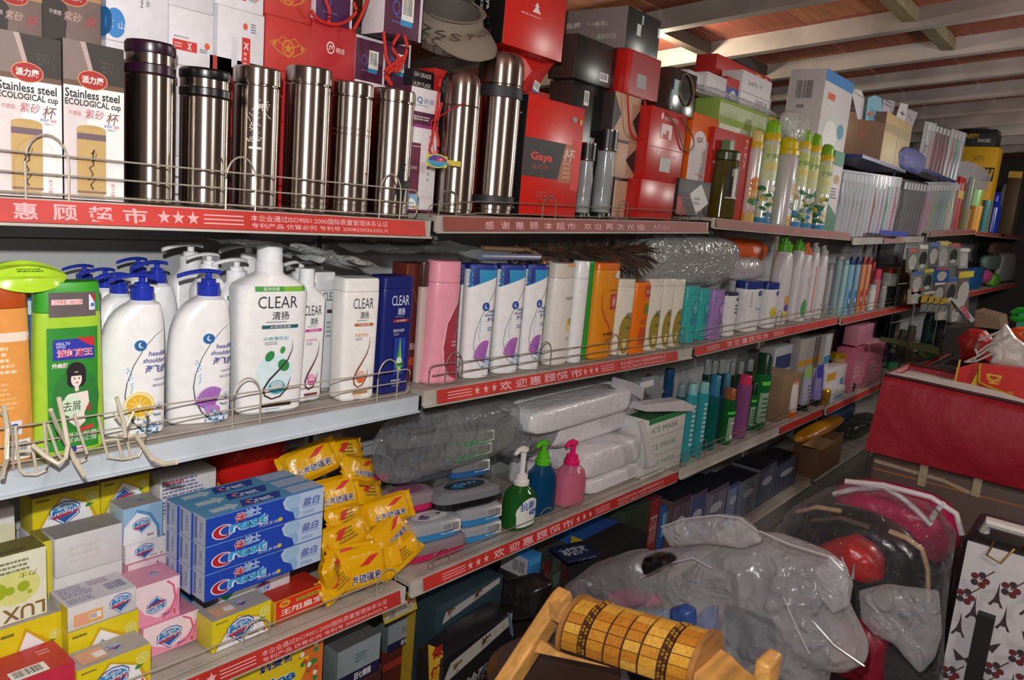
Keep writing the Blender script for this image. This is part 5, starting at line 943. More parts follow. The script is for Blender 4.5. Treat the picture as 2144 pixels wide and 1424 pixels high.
# things lying above: tubes, feather duster
def lying(name, label, cat, p0, p1, Y, r, m, r1=None, n=8, parts=None):
    a_, c_ = at(*p0, Y), at(*p1, Y); o = thing(name, label, cat, a_); b = MB(); q = [(a_.lerp(c_, i / n) - a_) for i in range(n + 1)]; b.tube(q, [r + ((r1 or r) - r) * i / n for i in range(n + 1)], m, 14); b.build('stick', o); return o, a_, c_
lying('grey_tube', 'grey blue plastic tube lying across the shell bottles', 'tube', (1005, 537), (1128, 539), .05, .0085, M('#7d83a0', r=.3))
o, a_, c_ = lying('feather_duster', 'brown feather duster lying under the top shelf', 'duster', (1010, 520), (1110, 524), .12, .007, M('#8a6a48', r=.5, kind='wood'))
fx = at(1060, 528, .13); fe = at(1325, 556, .13); b = MB(); r_ = random.Random(11)
for i in range(420):
    t_ = r_.random() ** .8; p = fx.lerp(fe, t_) - a_; p.z = fx.z - a_.z - .005; L_ = .05 + .05 * t_; an = r_.uniform(0, 2 * PI); dr_ = Vector((.5 + r_.uniform(-.2, .4), math.cos(an) * .6, math.sin(an) * .75)).normalized(); wv = dr_.cross(Vector((0, 1, .3))).normalized() * r_.uniform(.004, .009)
    m = M(('#3a2a22', '#52382a', '#2a1e1a', '#6a4a34', '#8a6e52')[min(4, int(abs(r_.gauss(0, 1.4))))], r=.7); e_ = p + dr_ * L_ + Vector((.012, 0, -.018)); mid = p + dr_ * L_ * .55
    b.add([p, mid + wv, e_, mid - wv, mid + Vector((0, .0012, 0))], [(0, 1, 4), (1, 2, 4), (2, 3, 4), (3, 0, 4)], m, True)
ob = b.build('feathers', o); ob['kind'] = 'stuff'
pillow('wrapped_bundle', 'silvery film wrapped bundle resting on the ivory and teal bottles', 'bundle', 1338, 1572, 488, 612, .09, .16, M('#a9abac', r=.14, kind='film', a=.8, s=30, b=1.0), seed=31, fold=.1, n=14)
carton('packing_card', 'white card edge above the pearl bottle', 'card', 1125, 1160, 541, .14, ('t', 1), .02, '#d0d0cc', None)
# ---- third unit
def fb3(*a, **k): return flatbottle('shampoo_bottle', *a, **k)
tealart = lambda f: (f.ell(.62, .62, .34, .13, M('#2a7a8c')), f.ell(.62, .62, .3, .11, M('#4ab0b8')), f.text('SUNSILK', .62, .62, .4, .03, M('#d8ecec')), f.ell(.6, .42, .3, .1, M('#2f8aa4')))
purart = lambda f: (f.ell(.66, .62, .3, .13, M('#6a4a9c')), f.ell(.66, .62, .26, .11, M('#b898d4')), f.text('SUNSILK', .66, .62, .36, .03, M('#e8e0f4')), f.ell(.62, .42, .26, .1, M('#8a68b8')))
for L, R, T, Y, col_, lb in ((1420, 1457, 598, .04, '#3cb4b0', 'teal shampoo bottle nearest the ivory bottles'), (1452, 1481, 603, .045, '#3cb4b0', 'teal shampoo bottle beside the purple one'), (1476, 1511, 606, .02, '#a886c8', 'purple shampoo bottle right of the teal pair')):
    fb3(lb, L, R, T, Y, 1, col_, col_, purart if 'purple sh' in lb else tealart, .85, .6, 2.6, 'teal and purple shampoo bottles', taper=.95, wave=.05)
fb3('white shampoo bottle with navy lid base beside the purple bottle', 1505, 1540, 612, .03, 1, WB, '#1f2c5c', lambda f: (f.ell(.7, .85, .12, .04, M('#1f2c5c')), f.greek(.55, .5, .95, .75, 3, M('#3a4a8c'))), .94, .5, 2.8)
def safeart(f): f.ell(.68, .76, .14, .06, M('#2a5aa8')); f.poly([(.6, .76), (.8, .8), (.78, .75)], M('#c83a3a')); f.rect(.66, .63, .72, .66, M('#b8bcc8')); f.line([(.5, .5), (.6, .44), (.78, .44), (.85, .5)], .004, M('#3a8ab0')); f.greek(.15, .5, .25, .8, 6, M('#a0a4ac'))
fb3('wide white body wash bottle with dark blue lid', 1538, 1588, 587, .03, 1, WB, '#24388c', safeart, .85, .5, 3.4)
fb3('white body wash bottle with dark blue lid and yellow print', 1588, 1624, 590, .03, 1, WB, '#24388c', lambda f: (f.ell(.7, .76, .14, .06, M('#2a5aa8')), f.ell(.5, .35, .3, .12, M('#d8c83a'))), .85, .5, 3.4)
lot = M('#dcdade', r=.3)
def lotion(label, L, R, bt, Y, capc_, art, colr=.5, mat=None, e=1.0): return pumpbottle('lotion_pump_bottle', label, L, R, 0, bt, Y, 1, M(capc_, r=.3), art, mat=mat or lot, asp=.6, colr=colr, big=.6, group='tall lotion pump bottles', sh=.82)
lotion('tall white lotion bottle with lime pump and flower print', 1612, 1652, 526, .035, '#58b424', lambda f: (f.ell(.55, .34, .2, .07, M('#e0a030')), f.ell(.6, .24, .22, .05, M('#6a4a9c')), f.ell(.5, .14, .2, .05, M('#e0c82c')), f.text('', .85, .35, .5, .05, M('#5a5a64'), rot=PI / 2 * .9)))
lotion('tall white lotion bottle with lime pump and green stripe', 1646, 1678, 524, .055, '#58b424', lambda f: (f.rect(.6, .4, .8, .75, M('#2e9a5c')), f.ell(.6, .25, .2, .06, M('#5ab878'))))
lotion('tall white bottle with orange pump and green ginkgo print', 1664, 1692, 532, .03, '#d8703a', lambda f: (f.text('XXXX', .6, .6, .4, .04, M('#5a6a5a'), rot=PI / 2), f.ell(.4, .2, .3, .14, M('#4aa05a'))))
lotion('slender white bottle with grey pump and orange red stripe', 1684, 1708, 528, .045, '#b8b4b8', lambda f: f.rect(.3, .1, .5, .8, M('#d8846a')))
lotion('curved white bottle with grey pump right of the striped one', 1702, 1726, 534, .03, '#b0acb0', None)
pillow('orange_bag', 'orange plastic bag pushed in behind the lotion bottles', 'bag', 1518, 1622, 500, 560, .16, .12, M('#d85a14', r=.4, b=.5, s=20), seed=41)
pillow('film_bag', 'clear white bag with orange logo beside the lotion bottles', 'bag', 1528, 1612, 540, 590, .10, .06, M('#c4c0c4', r=.15, kind='film', a=.7, s=40, b=.8), seed=42)
fb3('white bottle with red square and blue wave behind the clear one', 1724, 1745, 552, .06, 1, '#c8c6cc', '#a8a6ac', lambda f: (f.rect(.3, .65, .7, .8, M('#b8304c')), f.poly([(.1, .2), (.9, .2), (.9, .6)], M('#3a84c8'))), .88, .6, 3)
fb3('clear grey bottle with dotted column on unit joint', 1742, 1757, 538, .03, 1, '#a8c4cc', '#8a8e94', None, .93, .7, 2.4, kind='tint', a=.75)
fb3('pale aqua tall bottle right of the dotted clear bottle', 1757, 1770, 545, .04, 1, '#a8d0d4', '#8fb4bc', None, .92, .7, 2.4)
def dropart(c1): return lambda f: (f.rect(0, .12, 1, .42, M(c1)), f.text('', .5, .52, .8, .05, M('#4a5a7a')), f.ell(.5, .25, .25, .05, M('#e8eef4')))
for L, R, c0_, cc, c1, lb in ((1770, 1783, '#8fc0dc', '#20407c', '#3a84b8', 'left of the light blue bottle pair'), (1783, 1796, '#8fc0dc', '#20407c', '#3a84b8', 'right of the light blue bottle pair'), (1796, 1808, '#e89c74', '#9a3020', '#c8442c', 'left of the orange bottle pair'), (1807, 1819, '#e89c74', '#9a3020', '#c8442c', 'right of the orange bottle pair')):
    flatbottle('lotion_bottle', lb + ' with darker lid on the second shelf', L, R, 538, .02, 1, c0_, cc, dropart(c1), .87, .8, 2.3, 'paired lotion bottles', neck=.8, wave=.04)
flatbottle('lotion_bottle', 'small white bottle at the foot of the pink pump bottle', 1815, 1832, 596, .02, 1, '#e0e4e0', '#d0d4d0', None, .8, .8, 2.3, neck=.6)
flatbottle('lotion_bottle', 'slim pink bottle with hot pink top near the brown carton', 1824, 1842, 563, .03, 1, '#c87a88', '#e04468', lambda f: f.line([(.4, .2), (.6, .5), (.4, .7)], .005, M('#d8485a')), .74, .8, 2.2, neck=.6)
flatbottle('lotion_bottle', 'small red capped bottle behind the pink one', 1818, 1828, 548, .08, 1, '#b84a54', '#c02c24', None, .85, .8, 2.2, neck=.6)
flatbottle('lotion_bottle', 'short silvery patterned bottle beside the black box', 1840, 1855, 598, .02, 1, '#a8b4b4', '#c0c8c4', None, .85, .8, 2.2, neck=.6)
o, q = carton('black_box', 'small black box with grey side under the white jar', 'box', 1856, 1884, 600, .03, ('t', 1), .06, '#1c1e1e', lambda fc, w, d, h: fc['front'].rect(.72, 0, 1, 1, M('#8f8c88')))
x, cy, z, w, h = fit(1848, 1877, .035, q[6] + .001, 572, .9); o = thing('cream_jar', 'round white cream jar with red lid sitting on the black box', 'jar', (x, cy, z)); b = MB(); b.lathe([(w * .48, 0), (w * .5, .004), (w * .5, h), (w * .46, h * 1.02)], GL('#dcdcd6'), 28); b.build('jar_body', o); b = MB(); b.lathe([(w * .36, h * 1.02), (w * .36, h * 1.38), (.001, h * 1.4)], GL('#b02018'), 28); b.build('lid', o)
def brc(fc, w, d, h): f = fc['front']; f.ell(.35, .75, .2, .12, M('#9a5a34')); f.rect(.2, 0, .7, .2, M('#b8904c'))
o, q = carton('brown_carton', 'open brown carton at the right end of the second shelf', 'box', 1880, 1914, 558, .05, ('t', 1), .12, '#7a5848', brc, mf={4: '#6a4a3c', 1: '#3a2a22'})
card('carton_flap', 'raised tan cardboard flap leaning over the open brown carton', 'flap', [(1908, 538), (1926, 537), (1946, 566), (1930, 572)], .05, M('#c8ac74')); 
# ================================================================ wire hooks on the second shelf lip
for k, (px, lb, pts) in enumerate(((60, 'bent white wire display hook, leftmost and cut by the frame', [(8, 850), (15, 900), (14, 960), (4, 1000)]),
        (130, 'white wire display hook with two crossing prongs below the green bottle', [(123, 833), (133, 880), (142, 930), (138, 958), (122, 972), (95, 955), (68, 932)]),
        (265, 'white wire display hook bent forward below the lemon bottle', [(244, 832), (258, 880), (262, 915)]))):
    y0 = -.03; c = at(px, 950, 0); o = thing('wire_hook', lb, 'hook', c, group='wire hooks on the second shelf'); m = M('#d2cbb6', r=.35, m=.1)
    b = MB(); n = len(pts); P = [at(a_, c_, -.02 - .05 * math.sin(PI * (1 if n < 4 and i == 0 else i) / n)) - c for i, (a_, c_) in enumerate(pts)]
    b.tube([tuple(p) for p in P], .0034, m, 8)
    if k == 1: b.tube([tuple(at(a_, c_, yy) - c) for a_, c_, yy in ((106, 858, -.07), (120, 895, -.05), (140, 930, -.02), (158, 965, -.05), (177, 998, -.08))], [.003, .003, .0034, .0044, .003], m, 8)
    if k == 2: b.tube([tuple(at(a_, c_, yy) - c) for a_, c_, yy in ((244, 911, -.03), (262, 916, -.012), (283, 911, -.02), (300, 935, -.05), (318, 960, -.08), (345, 972, -.10), (370, 968, -.12))], [.003, .003, .003, .0035, .0038, .004, .0036], m, 8)
    b.build('prong', o)
    fr = {0: [], 1: [[(32, 892), (36, 945), (42, 985), (50, 993), (76, 994), (96, 985), (102, 972), (96, 930), (92, 885)], [(34, 946), (100, 940)], [(68, 940), (78, 994)], [(100, 888), (120, 950), (128, 960)], [(156, 868), (166, 905), (182, 950), (180, 962), (168, 968)]], 2: [[(206, 872), (216, 920), (226, 958), (256, 962), (290, 955), (302, 930), (310, 870), (304, 862)], [(214, 924), (306, 912)], [(246, 920), (256, 962)], [(266, 918), (274, 962)], [(238, 865), (250, 880)], [(280, 862), (262, 898)]]}[k]
    b = MB()
    for q in fr: b.tube([tuple(at(a_, c_, -.012) - c) for a_, c_ in q], .0022, m, 6)
    if fr: b.build('wire_frame', o)
# ================================================================ third shelf, left: soap
def logo(f, u, v, s, inv=False, k=1.0):
    """blue shield badge with a red band"""
    a = f.W / f.H; r = s; q = lambda x, y: (u + (-x if inv else x) * r, v + (-y if inv else y) * r * a * k)
    hull = [(-1, -.5), (-.95, .25), (-.55, .55), (-.2, .8), (.0, 1.05), (.25, .75), (.6, .45), (1, .15), (1.0, -.4), (.5, -.8), (0, -.95), (-.6, -.85)]
    f.poly([q(x * 1.08, y * 1.1) for x, y in hull], M('#2c56a0')); f.poly([q(x, y) for x, y in hull], M('#e8eef8')); f.poly([q(x * .88, y * .86) for x, y in hull], M('#2a5fae'))
    f.poly([q(-.8, -.6), q(.8, -.6), q(.9, -.25), q(-.88, -.35)], M('#3a92cc')); f.poly([q(-.98, .02), q(.7, .4), q(.95, .15), q(-1.0, -.2)], M('#c22f38'))
    rt = PI if inv else 0
    f.text('Safeguard', u, v - (-.12 if inv else .12) * r * a * k, 2.3 * r, .5 * r * a * k, M('#2c56a0'), bold=.06, rot=rt + .15, shear=.15); f.text('Safeguard', u, v - (-.12 if inv else .12) * r * a * k, 2.26 * r, .46 * r * a * k, M('#eef2fa'), bold=.01, rot=rt + .15, shear=.15)
    f.text('舒肤佳', u, v - (-.55 if inv else .55) * r * a * k, 1.1 * r, .4 * r * a * k, M('#eef2fa'), rot=rt + .15)
def lemon(f, u, v, r):
    a = f.W / f.H; f.ell(u - r * .3, v - r * a * 1.0, r * .9, r * a * .35, M('#2e8a3c'), n=8, tilt=.5); f.ell(u, v, r, r * a, M('#d8cc2c'), n=18); f.ell(u, v, r * .86, r * a * .86, M('#f0ecb0'), n=18); f.ell(u, v, r * .76, r * a * .76, M('#d8d040'), n=18)
    for k in range(8): an = k * PI / 4; f.line([(u, v), (u + r * .74 * math.cos(an), v + r * a * .74 * math.sin(an))], .0008, M('#f0ecb0'))
def soap(kind, inv=True):
    cs = {'y': '#e2cf1c', 'b': '#9cc4e6', 'p': '#ee9ab8', 'w': '#ece9ea'}[kind]
    def dr(fc, w, d, h):
        f = fc['front']; f.rect(0, 0, 1, 1, M(cs, r=.35)); t = fc['top']; t.rect(0, 0, 1, 1, M('#a9a4a4' if kind != 'p' else '#d890a8', r=.4)); logo(t, .6, .5, .1, inv)
        if kind == 'y':
            f.poly([(.02, 0), (.2, .5), (.42, .93), (.85, .62), (1.0, 0)], M('#d0aa14')); f.poly([(.06, 0), (.24, .5), (.44, .87), (.8, .58), (.95, 0)], M('#efeff2')); lemon(f, .88, .72, .1); f.greek(.05, .86, .35, .93, 1, M('#6a6430'))
            t.rect(.1, .15, .45, .8, M('#d8a888')); t.rect(.3, .3, .45, .6, M('#e8e4e4'))
        elif kind == 'b': f.poly([(.0, 0), (.05, .5), (.35, .92), (.7, .75), (.92, .35), (.95, 0)], M('#5a9ad4')); f.poly([(.0, 0), (.03, .5), (.33, .84), (.64, .68), (.84, .32), (.87, 0)], M('#f0f2f6'))
        elif kind == 'p': f.poly([(0, 1), (1, 1), (1, .7), (.8, .3), (.5, .1), (.2, .3), (0, .6)], M('#f2dce4')); f.line([(.6, .05), (.8, .2), (.9, .5), (.85, .8), (.7, .95)], .004, M('#e0608c')); f.line([(.75, .02), (.93, .3), (.95, .7)], .003, M('#e884a4'))
        logo(f, .46, .45, .21, inv, .9); f.greek(.6, .1, .85, .2, 1, M('#8a6a8a')); f.rect(.86, .08, .89, .2, M('#c8403a'))
    return dr
def back_print(fc, w, d, h):
    f = fc['front']; f.greek(.04, .5, .96, .95, 5, M('#7a78a8')); f.greek(.04, .8, .6, .95, 1, M('#b85a60')); f.greek(.04, .1, .55, .45, 4, M('#7a78a8')); f.bars(.62, .06, .94, .42, M('#5a5a90'), 18); l = fc['left']; l.bars(.4, .1, .5, .9, M('#8a88a0'), 3)
def topprint(fc, w, d, h):
    t = fc['top']; t.rect(0, 0, 1, 1, M('#d2d0d6')); t.greek(.05, .4, .6, .95, 6, M('#8a88aa')); t.greek(.5, .7, .95, .95, 3, M('#a88a9a')); t.bars(.66, .25, .95, .6, M('#5a5a90'), 16); t.greek(.05, .1, .6, .35, 3, M('#8a88aa'))
    f = fc['front']; f.rect(.08, .1, .5, .62, M('#e8b060')); f.rect(.1, .15, .28, .58, M('#e8a888')); f.rect(.3, .25, .47, .5, M('#f0ecec')); f.greek(.31, .28, .46, .48, 3, M('#5a3a2a')); logo(f, .76, .52, .15, True); fc['left'].rect(.6, 0, 1, 1, M('#d8cc2c'))
SG = 'soap cartons piled on the third shelf'; SY = '#d8cb30'
def sc(label, L, R, T, Y, base, kind, inv=True, d=.058, col=None, draw=None, **k):
    return carton('soap_carton', label, 'box', L, R, T, Y, base, d, col or {'y': SY, 'b': '#b8d0e4', 'p': '#e8a0b8', 'w': '#dcdadc'}[kind], draw or soap(kind, inv), SG, rough=.4, **k)
def redb(fc, w, d, h): t = fc['top']; t.rect(0, 0, 1, 1, M('#c03038', r=.35)); t.barcode(.3, .05, .72, .38); t.greek(.72, .6, .95, .8, 2, M('#e0a0a0')); f = fc['front']; f.rect(0, 0, 1, 1, M('#c8304a', r=.3)); f.ell(.1, .5, .3, .4, M('#d83a6a')); f.line([(0, .6), (.3, .8), (.5, .7)], .004, M('#e890a8'))
sc('red soap carton with barcode on top at the bottom left corner', -26, 157, 1418, .035, ('t', 2), 'w', col='#b82c34', draw=redb, d=.085)
sc('yellow lemon soap carton nearest the red price strip, front left', 162, 315, 1376, .03, ('t', 2), 'y')
o, q1 = sc('yellow lemon soap carton under the upright green labelled carton at the left edge', -4, 130, 1300, .125, ('t', 2), 'y')
def lux(fc, w, d, h):
    f = fc['front']; f.rect(0, 0, 1, 1, M('#e8e8d0')); f.ell(.5, .5, .4, .25, M('#dfe08a')); f.text('LUX', .62, .12, .7, .2, M('#8a6a44'), rot=PI, bold=.02); f.text('力士', .7, .66, .3, .08, M('#5a5a40'), rot=PI); f.greek(.25, .72, .95, .92, 3, M('#8a8a68'))
    for u, v, r in ((.2, .5, .16), (.4, .48, .08), (.62, .5, .1), (.72, .4, .04)): f.ell(u, v, r, r * f.W / f.H, M('#a4b824'))
    t = fc['top']; t.rect(0, 0, 1, 1, M('#7d7640')); t.greek(.3, .1, .95, .4, 1, M('#5a5a40'))
o, q = sc('pale green bubble printed soap carton standing upright at the left edge', -34, 97, 1160, .135, q1[6] + .001, 'w', col='#b8b03a', draw=lux, d=.055)
sc('yellow soap carton end peeking out right of the bubble printed one', 92, 119, 1132, .21, ('t', 2), 'y', draw=lambda fc, w, d, h: fc['top'].rect(0, 0, 1, 1, M('#8a8038')))
sc('pale soap carton with clock print at the left edge, back row', -40, 34, 1068, .245, ('t', 2), 'w', draw=lambda fc, w, d, h: (fc['front'].rect(.5, .1, 1, .9, M('#d8d8b8')), fc['front'].text('JII', .8, .7, .3, .1, M('#7a7a68'), rot=PI)))
o, q = sc('yellow lemon soap carton directly under the barcode topped white one', 144, 290, 1300, .097, ('t', 2), 'y', inv=False)
o, q = sc('white soap carton with barcode printed top and small badge front', 142, 285, 1251, .098, q[6] + .0008, 'w', draw=topprint, d=.075)
o, q = sc('plain grey carton hidden under the blank white soap box', 115, 256, 1190, .20, ('t', 2), 'w', draw=lambda *a: None)
o, q = sc('blank white soap box with faint embossing', 115, 256, 1112, .195, q[6] + .001, 'w', draw=lambda fc, w, d, h: (fc['front'].greek(.2, .25, .9, .75, 3, M('#d8cfce')), fc['top'].rect(0, 0, 1, 1, M('#9a9694'))), d=.06)
o, q = sc('grey topped carton low in the back row left', 68, 209, 1108, .275, ('t', 2), 'w', draw=lambda *a: None)
sc('yellow lemon soap carton in the shade of the second shelf, left one', 68, 209, 1030, .275, q[6] + .001, 'y')
o, q = sc('grey carton low in the back row centre', 212, 312, 1072, .27, ('t', 2), 'w', draw=lambda *a: None)
sc('yellow lemon soap carton in the shade of the second shelf, right one', 212, 312, 1000, .27, q[6] + .001, 'y', inv=False)
o, q = sc('plain carton under the text covered white carton', 335, 452, 1072, .255, ('t', 2), 'w', draw=lambda *a: None)
sc('white soap carton turned to its text covered back with barcode', 335, 452, 992, .25, q[6] + .001, 'w', draw=back_print)
o, q = sc('grey topped pink soap carton under the blue white one', 268, 352, 1172, .20, ('t', 2), 'p')
o, q = sc('grey soap carton topped with a small badge, below the blue one', 262, 348, 1132, .205, q[6] + .001, 'w')
o, q = sc('light blue soap carton with white arc and badge', 258, 340, 1058, .205, q[6] + .001, 'b')
o, q = sc('large pink soap carton standing on the shelf beside the toothpaste', 300, 415, 1296, .10, ('t', 2), 'p', d=.08)
o, q = sc('white and pink soap carton on top of the large pink one', 284, 376, 1218, .105, q[6] + .001, 'p', inv=False, d=.07)
o, qF = sc('yellow lemon soap carton under the blue toothpaste stack', 444, 567, 1279, .04, ('t', 2), 'y', d=.055)
def med(fc, w, d, h): f = fc['front']; f.rect(0, 0, 1, 1, M('#d8a820')); f.rect(.03, .03, .97, .97, M('#dd3218')); f.ell(.2, .78, .11, .15, M('#e8a830')); f.text('NN', .2, .78, .1, .12, M('#c03018'), bold=.04); f.rect(.42, .68, .9, .82, M('#b8b02c')); f.text('皮肤专用', .66, .75, .4, .09, M('#3a3a1c')); f.text('王阳皇宝', .55, .42, .85, .28, M('#f0dcd4'), bold=.03); f.greek(.2, .1, .8, .2, 1, M('#e8b088')); fc['top'].rect(0, 0, 1, 1, M('#b82a18'))
carton('medicine_carton', 'orange red medicine carton with yellow edges beside the yellow soap', 'box', 574, 678, 1241, .05, ('t', 2), .07, '#d8a820', med, None)
o, qH = sc('white soap carton with green corner just under the toothpaste stack', 458, 606, 1222, .10, ('t', 2), 'w', d=.15, draw=lambda fc, w, d, h: (fc['front'].poly([(0, 1), (.1, .8), (.2, 1)], M('#2a8a5c')), logo(fc['front'], .6, .85, .1, False)))
# toothpaste stack
def tooth(fc, w, d, h):
    f = fc['front']; f.rect(0, 0, 1, 1, M('#2449b8', r=.25)); f.poly([(.66, 1), (.62, .8), (.645, .5), (.72, .3), (.74, 0), (1, 0), (1, 1)], M('#b9cdea', r=.3)); f.ell(.72, .7, .07, .26, M('#9cc0e2')); f.poly([(.68, .45), (.76, .5), (.78, .2), (.75, 0), (.735, 0), (.74, .2)], M('#8ab4dc')); f.rect(0, .965, 1, 1, M('#6a94d8')); f.rect(0, 0, 1, .012, M('#1a3488'))
    f.text('佳', .265, .72, .09, .34, M('#e8eaf4'), bold=.06); f.text('洁士', .37, .78, .13, .34, M('#e8eaf4'), bold=.06); f.text('佳', .265, .72, .085, .3, M('#c03a44'), bold=.02); f.text('洁士', .37, .78, .125, .3, M('#3f9ad0'), bold=.01)
    f.ell(.13, .36, .088, .26, M('#eceef6')); f.ell(.132, .36, .08, .235, M('#b82430')); f.ell(.155, .38, .058, .17, M('#eceef6')); f.ell(.158, .38, .05, .15, M('#2449b8')); f.poly([(.16, .2), (.24, .25), (.24, .5), (.16, .52)], M('#2449b8'))
    f.text('rest', .335, .42, .32, .4, M('#e4ecf8'), bold=.09, shear=.12); f.text('rest', .335, .42, .31, .36, M('#3aa0dc'), bold=.03, shear=.12)
    f.text('天然多效', .5, .18, .17, .13, M('#c8d4ec')); f.ell(.6, .2, .02, .08, M('#d8c04a')); f.text('盐白', .88, .6, .15, .32, M('#5a6ab0'), bold=.02, shear=.2); f.rect(.8, .38, .96, .4, M('#5a7ac0')); f.greek(.8, .12, .97, .26, 2, M('#8aa4d0'))
    t = fc['top']; t.rect(0, 0, 1, 1, M('#5f9fc8', r=.3)); t.poly([(.3, .15), (.62, .15), (.68, .85), (.34, .85)], M('#33489c')); t.text('Crest', .47, .5, .2, .5, M('#c8d4ec'), bold=.03); t.text('C', .385, .5, .05, .5, M('#c03a50'), bold=.04); t.poly([(.08, .3), (.22, .3), (.22, .1), (.3, .5), (.22, .9), (.22, .7), (.08, .7)], M('#b8ccd8')); t.rect(.72, .1, 1, .9, M('#a8b8d4'))
    l = fc['left']; l.rect(0, 0, 1, 1, M('#b8c4dc')); l.rect(.1, .1, .3, .9, M('#6a7ab4')); l.text('Crest', .6, .5, .7, .2, M('#4a5aa8'), rot=PI / 2)
YT = .035; z0 = zat(1262, at(428, 1262, YT).x, YT); z0 = max(z0, qF[6] + .001, qH[6] + .001)
xs = fitbox(428, 671, YT, z0, 1204, .04); hT = (zat(1086, xs[0] - xs[3] / 2, YT) - z0) / 3; dT = .042
proto = None
CRG = 'toothpaste cartons stacked three high under film'
for j in range(3):
    for k in range(3):
        lb = ('blue toothpaste carton, %s of the front column' % ('bottom', 'middle', 'topmost')[k]) if j == 0 else 'blue toothpaste carton, %s row behind the front column, %s layer' % (('', 'second', 'third')[j], ('bottom', 'middle', 'top')[k])
        if proto is None:
            proto = thing('toothpaste_carton', lb, 'box', (xs[0], YT + dT / 2, z0), 0, CRG); w = xs[3]; b = MB(); b.box(-w / 2, w / 2, -dT / 2, dT / 2, 0, hT - .0006, M('#2f55b8', r=.3)); b.build('box_body', proto, bevel=.0008)
            fc = boxfaces(w, dT, hT - .0006); mb = MB()
            for f in fc.values(): f.mb = mb
            tooth(fc, w, dT, hT); mb.build('printing', proto)
        else:
            c = proto.copy(); COL.objects.link(c); c['label'] = lb; c.location = (xs[0] - j * .004, YT + dT / 2 + j * (dT + .0008), z0 + k * (hT + .0002))
            for ch in proto.children: g = ch.copy(); COL.objects.link(g); g.parent = c
carton('toothpaste_carton', 'teal blue toothpaste carton behind and left of the big stack', 'box', 376, 470, 1052, .20, ('t', 2), .05, '#3a84b4', lambda fc, w, d, h: (fc['left'].rect(0, 0, .3, 1, M('#c8d4dc')), fc['top'].rect(0, 0, 1, 1, M('#5f8fb0'))), None)
# red film bag with goods, red carton behind
pillow('red_film_bag', 'crumpled translucent red plastic bag behind the toothpaste stack', 'bag', 470, 618, 925, 1030, .25, .1, M('#c8201c', r=.2, b=.9, s=30), seed=51, fold=.08)
carton('red_carton', 'red carton with yellow edges beside the text covered soap carton', 'box', 453, 500, 985, .29, ('t', 2), .05, '#b02820', lambda fc, w, d, h: (fc['front'].rect(0, 0, .08, 1, M('#d8b030')), fc['front'].rect(0, .5, 1, .54, M('#d8b030'))), None)
# yellow soap pouches
def pouch(label, px, py, Y, W, H, rot, seed=1, txt='上海硫磺皂', tilt=-.5, yw=0, face=0):
    Y = max(Y, .055); p = at(px, py, Y); p.z = max(p.z, rest(2, p.x, W) + H * .5 * abs(math.cos(rot)) + W * .4 * abs(math.sin(rot))); o = thing('soap_pouch', label, 'pouch', p, 0, 'yellow soap pouches heaped on the third shelf', rot=(tilt, rot, yw)); r_ = random.Random(seed); b = MB(); n, k = 14, 8; vs = []
    for s in (1, -1):
        for i in range(n + 1):
            for j in range(k + 1):
                u = i / n * 2 - 1; v = j / k * 2 - 1; ed = max(0, 1 - max(0, abs(u) - .78) / .22 * 1.0) if abs(u) > .78 else 1
                t_ = .018 * (max(0, 1 - abs(u / .86) ** 4) ** .6 if abs(u) < .86 else 0) * (max(0, 1 - v ** 4) ** .6); z = v * H / 2 * (1 - .1 * (1 - abs(abs(u) - .85) / .15) * (abs(u) > .7)) + (.004 * math.sin(v * 9 + seed) if abs(u) > .9 else 0)
                vs.append((u * W / 2 + r_.uniform(-1, 1) * .0008, -s * (t_ + .0006) + (.003 * math.sin(v * 14 + seed) if abs(u) > .86 else 0) + r_.uniform(-1, 1) * .0012 * (t_ > 0), z))
    fs = []
    for s in (0, 1):
        o0 = s * (n + 1) * (k + 1)
        for i in range(n):
            for j in range(k): a_ = o0 + i * (k + 1) + j; q_ = (a_, a_ + k + 1, a_ + k + 2, a_ + 1); fs.append(q_ if s == 0 else q_[::-1])
    b.add(vs, fs, M('#e8ae08', r=.22, b=.45, s=55), True); b.build('pouch_film', o)
    f = Face(W * .62, H * .9, lambda a_, c_, e: (a_ - W * .31, -.0192 * max(.1, (1 - abs((c_ - H * .45) / (H * .5)) ** 4)) ** .6 * max(.2, 1 - abs((a_ - W * .31) / (W * .43)) ** 4) ** .6 - .0016 - e, c_ - H * .45), .008)
    if txt: f.text(txt, .5, .3, .96, .26, M('#e8e4e0'), bold=.08); f.text(txt, .5, .3, .95, .24, M('#2c3070'), bold=.015); f.poly([(.45, .62), (.75, .84), (.98, .84), (.68, .62)], M('#cf2a1c'))
    else: f.greek(.1, .3, .9, .8, 4, M('#8a6a10')); f.poly([(.0, .5), (.2, .8), (.45, .8), (.2, .5)], M('#cf2a1c'))
    f.build('printing', o)
PL = [(648, 968, .20, .115, .062, -.3, '上海硫磺皂'), (722, 948, .23, .10, .06, .2, None), (748, 985, .17, .105, .055, .35, '上海硫磺皂'), (700, 1035, .15, .10, .062, -.1, '上海硫磺皂'), (768, 1032, .19, .09, .055, .3, None), (722, 1082, .13, .10, .05, .0, None), (808, 1068, .12, .115, .055, -.12, '上海硫磺皂'), (722, 1120, .105, .115, .055, -.1, None), (812, 1118, .09, .11, .06, -.35, '上海硫磺皂'), (735, 1160, .08, .115, .045, .05, None), (838, 1160, .085, .10, .05, -.35, None), (690, 1196, .06, .07, .06, 1.1, None), (748, 1222, .035, .125, .075, -.08, '上海硫磺皂'), (836, 1196, .055, .115, .05, -.3, None), (705, 1268, .03, .09, .05, -.3, None), (790, 1250, .06, .11, .05, -.25, None)]
